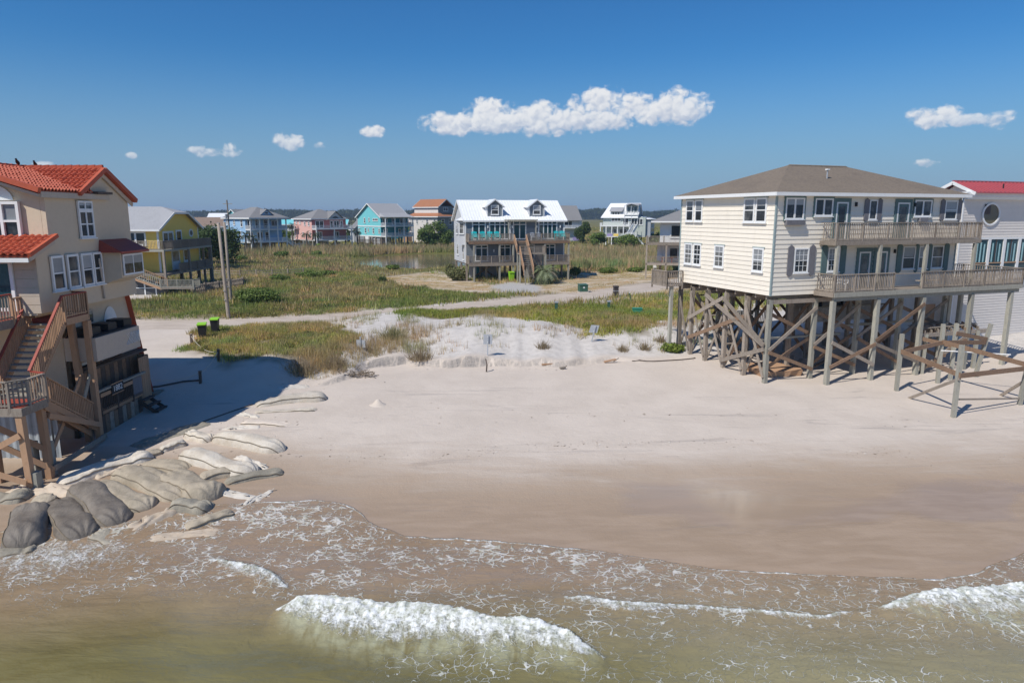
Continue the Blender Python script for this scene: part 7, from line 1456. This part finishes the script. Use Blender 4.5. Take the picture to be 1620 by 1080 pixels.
# ================================================================== sandbags
def sandbag(label, pa, pb, wd, ht, mk, sink=.35, bend=.0, lump=.06, seam=True):
    A = Vector(gnd(*pa)); B = Vector(gnd(*pb)); ctr = (A+B)/2; d = (B-A); L = d.length; ang = math.atan2(d.y, d.x); pit = math.atan2(B.z-A.z, L)
    ht *= .82; sink = min(.72, sink+.10)
    o = thing('sandbag', label, 'sandbag', ctr, ang, 'burst and buried sandbags'); ns, nc = 56, 30; sd = random.random()*90
    s_ = np.linspace(-1, 1, ns+1)[:, None]*np.ones((1, nc+1)); c_ = np.linspace(-1, 1, nc+1)[None]*np.ones((ns+1, 1))
    # rounded-rectangle outline of a sewn bag, pinched at the ends
    hw = wd/2*(1-np.abs(s_)**7)**.5*(1-.10*np.cos(s_*math.pi*1.1)+.10*(fbm(s_*2.2+sd, s_*0+sd, 2)-.5)*2)
    sg = np.sign(c_)*np.abs(c_)**.8
    y = sg*hw; x = s_*L/2*(1-.06*np.abs(c_)**2)
    th_ = (1-np.abs(c_)**3.2)**.55*(1-np.abs(s_)**6)**.5
    n1_ = fbm(x*1.1+sd, y*1.1+sd, 3)-.5; n2_ = fbm(x*.55+sd+9, y*.55, 2)-.5
    top = ht*th_*(1+.55*n2_)+lump*3.0*n1_*th_
    # folds: creases pulled towards the ends and the seams, fine wrinkles
    ang_w = np.arctan2(c_*wd, (1.05-np.abs(s_))*L*.5+.05)
    fold = np.sin(ang_w*9+sd+4*n1_)*np.clip(np.abs(s_)-.45, 0, 1)*.075*(1+lump*5)
    cross = np.sin(x*(5.5+3*lump)+3.5*n1_*3+sd)*np.abs(c_)**1.6*.020*(1+lump*6)
    sag = -.10*ht*np.exp(-((s_-.5*np.sin(sd))/.18)**2)*(1+np.cos(sd*3))
    z = top*1.0-ht*sink+(fold+cross+sag)*th_
    y = y+bend*(1-s_**2)
    z = z+x*math.tan(pit)
    zb = np.full_like(z, -ht*sink-.25)+x*math.tan(pit)
    V = np.concatenate([np.stack([x, y, z], -1).reshape(-1, 3), np.stack([x*.97, y*.97, zb], -1).reshape(-1, 3)])
    m_ = nc+1; k = (ns+1)*m_; i_ = (np.arange(ns)[:, None]*m_+np.arange(nc)[None]).reshape(-1); F = np.stack([i_, i_+m_, i_+m_+1, i_+1], -1)
    r1 = np.arange(ns)*m_; rim = np.concatenate([np.stack([r1, r1+k, r1+m_+k, r1+m_], -1), np.stack([r1+nc, r1+m_+nc, r1+m_+nc+k, r1+nc+k], -1)])
    c1 = np.arange(nc); rim = np.concatenate([rim, np.stack([c1, c1+1, c1+1+k, c1+k], -1), np.stack([c1+ns*m_, c1+ns*m_+k, c1+1+ns*m_+k, c1+1+ns*m_], -1)])
    me = fast_mesh('bag', V, np.concatenate([F, rim])); link('bag', me, o, None, M[mk])
    if seam:
        jj = int(nc*.80) if math.sin(sd) > 0 else int(nc*.16); jj = int(nc*.16)
        Q = [Vector((x[i, jj], y[i, jj], z[i, jj])) for i in range(1, ns)]; SV = []; SF = []
        for q in Q: SV += [tuple(q+Vector((0, -.015, .028))), tuple(q+Vector((0, -.04, .0))), tuple(q+Vector((0, .02, -.01)))]
        for i in range(len(Q)-1):
            for k_ in range(3): SF.append((3*i+k_, 3*i+(k_+1) % 3, 3*i+3+(k_+1) % 3, 3*i+3+k_))
        poly('seam', o, SV, SF, 'bag_seam')
    return o
SB = [
 ('long pale sandbag just below the left dune corner', (400, 641), (520, 630), 1.35, .75, 'bag_light', .35, .15, .05),
 ('thin pale sandbag mostly buried below the long pale one', (398, 652), (505, 648), .7, .35, 'bag_light', .55, .05, .03),
 ('faint sandbag almost wholly buried in smooth sand', (380, 668), (462, 672), .8, .36, 'sand_patch', .68, .0, .02),
 ('clean pale curved sandbag with rounded end, upper right of the pile', (338, 692), (452, 714), 1.05, .85, 'bag_light', .3, -.12, .04),
 ('plump pale tan sandbag with dark seam in the middle of the pile', (290, 718), (408, 752), 1.25, .95, 'bag_light', .3, -.15, .05),
 ('narrow grey-green sandbag with blunt end at the right of the pile', (352, 764), (452, 746), .75, .5, 'bag_grey', .4, .05, .03),
 ('small dark-tipped sandbag leaning on the plump pale one', (312, 760), (378, 746), .75, .6, 'bag_tan', .3, .0, .05),
 ('large slumped tan sandbag draped over its neighbours', (262, 752), (340, 792), 1.6, .95, 'bag_tan', .35, .1, .10),
 ('long olive-tan sandbag sloping toward the water', (186, 748), (292, 790), 1.3, .8, 'bag_tan', .35, .05, .05),
 ('brown-grey sandbag between the olive one and the dark grey ones', (150, 768), (238, 806), 1.35, .8, 'bag_tan', .35, .0, .05),
 ('dark grey wet sandbag, third from the left at the waterline', (128, 772), (192, 830), 1.5, .95, 'bag_dark', .35, .0, .05),
 ('dark grey wet sandbag, second from the left at the waterline', (88, 792), (134, 852), 1.45, 1.0, 'bag_dark', .33, .0, .05),
 ('nearly black wet sandbag, leftmost of the big ones in the foam', (52, 806), (36, 872), 1.45, 1.15, 'bag_dark', .3, .0, .05),
 ('low dark sandbag awash at the left edge', (-10, 880), (62, 866), .8, .45, 'bag_grey', .5, .0, .05),
 ('folded grey sandbag knob above the foam', (272, 800), (336, 806), 1.0, .75, 'bag_grey', .3, .0, .14),
 ('long sandbag lying in the blue shade behind the pile', (85, 768), (245, 722), 1.2, .8, 'bag_light', .35, .1, .06),
 ('grey sandbag under torn cloth at the far left edge', (-30, 792), (50, 786), 1.2, .6, 'bag_grey', .4, .0, .08),
 ('grey sandbag in the foam below the stair posts', (30, 812), (86, 786), 1.0, .6, 'bag_tan', .4, .0, .06),
 ('flat smooth tan sandbag behind the plump pale one', (205, 728), (300, 742), 1.25, .5, 'bag_tan', .5, .0, .03),
 ('tan sandbag tucked under the flat smooth one', (200, 742), (262, 764), 1.0, .6, 'bag_tan', .45, .0, .04),
 ('round pale knob of sandbag left of the clean curved one', (296, 690), (336, 698), .75, .6, 'bag_light', .3, .0, .10),
 ('crumpled sandbag in the row of knots, nearest the shade', (252, 714), (296, 702), .6, .55, 'bag_light', .3, .0, .14),
 ('crumpled sandbag in the row of knots, middle one', (214, 730), (258, 714), .6, .55, 'bag_tan', .3, .0, .15),
 ('crumpled sandbag in the row of knots, lowest one', (180, 738), (222, 728), .6, .5, 'bag_tan', .3, .0, .15),
 ('dim sandbag awash beneath the foam right of the dark ones', (150, 842), (188, 858), .9, .35, 'bag_grey', .55, .0, .05),
 ('tan sandbag end lying in shallow water below the grey knob', (290, 836), (372, 808), .75, .4, 'bag_tan', .5, .0, .05),
]
for a in SB: sandbag(*a)
def cloth(label, pa, pb, wd, mk, amp=.16, n=26, m=12, streak=4.0):
    A = Vector(gnd(*pa)); B = Vector(gnd(*pb)); d = B-A; L = d.length; e_ = d.normalized(); f_ = Vector((-e_.y, e_.x, 0)).normalized(); sd = random.random()*40; V = []
    o = thing('torn_cloth', label, 'torn cloth', (A+B)/2, 0, 'torn sandbag cloth'); c0 = (A+B)/2
    for i in range(n+1):
        for j in range(m+1):
            u, v_ = i/n, j/m-.5; edge = wd*(.55+.7*float(fbm(np.array([u*3+sd]), np.array([sd]), 2)[0])); q = A+d*u+f_*v_*edge
            q.x += .18*(float(fbm(np.array([u*7+sd]), np.array([v_*5+3]), 2)[0])-.5)
            z = h1(q.x, q.y); w2 = float(fbm(np.array([u*2.5*L+sd]), np.array([v_*edge*streak*2+sd]), 3)[0]); z = max(z, SEA if q.y < 22 else -9)
            r_ = (1-abs(2*v_)**3)*(1-abs(2*u-1)**4); V.append((q.x-c0.x, q.y-c0.y, z+.02+amp*2*max(0, w2-.32)*(.25+r_)-.05*(1-min(1, r_*3))-c0.z))
    F = [(i*(m+1)+j, (i+1)*(m+1)+j, (i+1)*(m+1)+j+1, i*(m+1)+j+1) for i in range(n) for j in range(m)]
    s_ = poly('sheet', o, V, F, mk, True)
    t_ = Boxes()
    for i in range(7):
        q = Vector(V[random.randrange(len(V))]); t_.bar(q, q+Vector((random.uniform(-.35, .35), random.uniform(-.3, .1), random.uniform(-.04, .08))), .05, .015)
    t_.build('frayed_strip', o, mk, 'stuff')
CL = [
 ('torn tan cloth bunched below the stair posts', (20, 772), (140, 780), 1.1, 'cloth_torn', .28), ('torn tan cloth strip between two dark wet sandbags', (120, 800), (196, 778), .45, 'cloth_torn', .18),
 ('torn cloth ribbon trailing into the foam beside the grey knob', (205, 838), (282, 804), .7, 'cloth_torn', .2), ('torn tan cloth spread in the shallow water', (235, 852), (350, 840), .6, 'cloth_torn', .10),
 ('white scraps of torn cloth right of the slumped sandbag', (335, 775), (415, 790), .55, 'cloth_white', .10), ('twisted white cloth strip ending in a point', (384, 800), (432, 776), .3, 'cloth_white', .09),
 ('small white cloth scrap between the two pale sandbags', (374, 722), (424, 742), .45, 'cloth_white', .14), ('frayed white cloth above the clean curved sandbag', (352, 678), (412, 676), .5, 'cloth_white', .12),
 ('frayed white cloth below the thin buried sandbag', (375, 655), (412, 660), .4, 'cloth_white', .12), ('white cloth edge above the long pale sandbag', (440, 614), (490, 611), .6, 'cloth_white', .12),
 ('torn cloth twist along the shaded sandbag', (150, 756), (236, 736), .4, 'cloth_torn', .2), ('white rope and rag heap at the stair post foot', (36, 768), (66, 764), .8, 'cloth_white', .35), ('grey tarp lying in the shade behind the knots', (210, 708), (330, 668), 1.2, 'bag_grey', .12)]
for a in CL: cloth(*a)
# hose / cable lines lying on the sand
def hose(name, label, pix, r_, mk, cat):
    pts_ = [Vector(gnd(*p_))+Vector((0, 0, r_*.6)) for p_ in pix]; V = []; F = []
    Q = []
    for i in range(len(pts_)-1):
        for k in range(6): Q.append(pts_[i].lerp(pts_[i+1], k/6))
    Q.append(pts_[-1])
    for q in Q: q.z = h1(q.x, q.y)+r_*.5
    for i, q in enumerate(Q):
        d = (Q[min(i+1, len(Q)-1)]-Q[max(i-1, 0)]).normalized(); s_ = Vector((-d.y, d.x, 0)).normalized()
        for k in range(6): a = 2*math.pi*k/6; V.append(tuple(q+s_*r_*math.cos(a)+Vector((0, 0, r_*math.sin(a)))))
    for i in range(len(Q)-1):
        for k in range(6): F.append((6*i+k, 6*i+(k+1) % 6, 6*i+6+(k+1) % 6, 6*i+6+k))
    return tag(poly(name, None, V, F, mk, True), label, cat)
hose('drain_pipe', 'dark pipe lying across the shaded sand behind the wooden steps', [(216, 614), (250, 612), (290, 604), (316, 602)], .055, 'wood_dark', 'pipe')
hose('cable', 'thin dark cable curving along the shadow edge above the sandbags', [(300, 676), (330, 664), (370, 650), (400, 640)], .035, 'wood_dark', 'cable')
hose('fence_wire', 'fallen dark fence wire along the dune foot by the cream house', [(1000, 570), (1035, 572), (1070, 570), (1100, 567)], .05, 'wood_dark', 'wire')
for px, py, dx, dz, lab in ((868, 572, .9, .08, 'short weathered plank sticking out of the dune edge, left of two'), (965, 574, .8, .16, 'short weathered plank sticking out of the dune edge, right of two'), (890, 584, .35, .05, 'small driftwood piece on the sand below the dune edge')):
    g = gnd(px, py); o = thing('driftwood', lab, 'driftwood', g); beam('plank', o, (-dx/2, 0, .08), (dx/2, .1, .08+dz), .22, .08, 'wood_tan' if dx > .5 else 'wood'); beam('splinter', o, (dx*.3, .0, .1), (dx*.75, .12, .16+dz), .06, .05, 'wood')
g = gnd(598, 640); o = thing('sand_mound', 'little cone of sand standing alone on the beach', 'sand mound', g); V = [(0, 0, .34)]; F = []
for ring, (r_, z) in enumerate(((.12, .24), (.24, .08), (.5, -.03))): V += [(r_*math.cos(2*math.pi*k/12)*(1+.2*random.random()), r_*math.sin(2*math.pi*k/12), z) for k in range(12)]
F = [(0, 1+k, 1+(k+1) % 12) for k in range(12)]+[(1+12*j+k, 13+12*j+k, 13+12*j+(k+1) % 12, 1+12*j+(k+1) % 12) for j in range(2) for k in range(12)]; poly('heap', o, V, F, 'sand_patch', True)
# wrack: scattered bits of weed, shell and splinters along the drift lines
n = 1500; wx = -16+46*rng.random(n); line = rng.random(n)
wy = np.where(line < .38, 29.3+.9*np.sin(wx*.21)+rng.normal(0, .30, n), np.where(line < .62, 33.6+.8*np.sin(wx*.16+1)+rng.normal(0, .55, n), np.where(line < .8, np.interp(wx, TX, TY)-.5+rng.normal(0, .35, n), 27+15*rng.random(n))))
keep = fbm(wx*.8, wy*.5, 3) > .44; wx, wy = wx[keep], wy[keep]; n = len(wx); wz = hgt(wx, wy)
sz = .018+.05*rng.random(n)**3; an = rng.random(n)*6.28; C = np.stack([wx, wy, wz+.008], -1); e1 = np.stack([np.cos(an)*sz*1.8, np.sin(an)*sz*1.8, rng.random(n)*sz*.6], -1); e2 = np.stack([-np.sin(an)*sz*.6, np.cos(an)*sz*.6, rng.random(n)*sz*.5], -1)
V = np.stack([C-e1, C+e2, C+e1], 1).reshape(-1, 3); me = fast_mesh('beach_wrack', V, np.arange(3*n).reshape(n, 3), False)
pal = np.array([(.30, .24, .18), (.22, .17, .13), (.72, .68, .62), (.42, .35, .28)]); ci = pal[rng.integers(0, 4, n)]; col = np.ones((n, 3, 4), np.float32); col[:, :, :3] = ci[:, None]; me.color_attributes.new('col', 'FLOAT_COLOR', 'POINT').data.foreach_set('color', col.reshape(-1))
tag(link('beach_wrack', me, None, None, M['blade']), 'scattered weed, shell and splinter bits along the drift lines of the beach', 'wrack', kind='stuff')
# ================================================================== air
hb = bpy.data.meshes.new('haze'); x0, x1, y0, y1, z0, z1 = -5800, 5800, -5800, 6400, -8, 36
hb.from_pydata([(x, y, z) for x in (x0, x1) for y in (y0, y1) for z in (z0, z1)], [], [(0,1,3,2),(4,6,7,5),(0,4,5,1),(2,3,7,6),(0,2,6,4),(1,5,7,3)]); hb.update()
hm = bpy.data.materials.new('haze'); hm.use_nodes = True; hm.node_tree.nodes.clear(); t = NT(hm.node_tree)
pvn = t.n('ShaderNodeVolumePrincipled', ins={'Color': (.62, .78, 1.0), 'Density': .00024, 'Anisotropy': .2}); mo = t.n('ShaderNodeOutputMaterial'); hm.node_tree.links.new(pvn.outputs[0], mo.inputs['Volume'])
HAZE = True
if HAZE: tag(link('haze', hb, None, None, hm), 'thin blue sea haze over the marsh and woods', 'haze', kind='stuff')
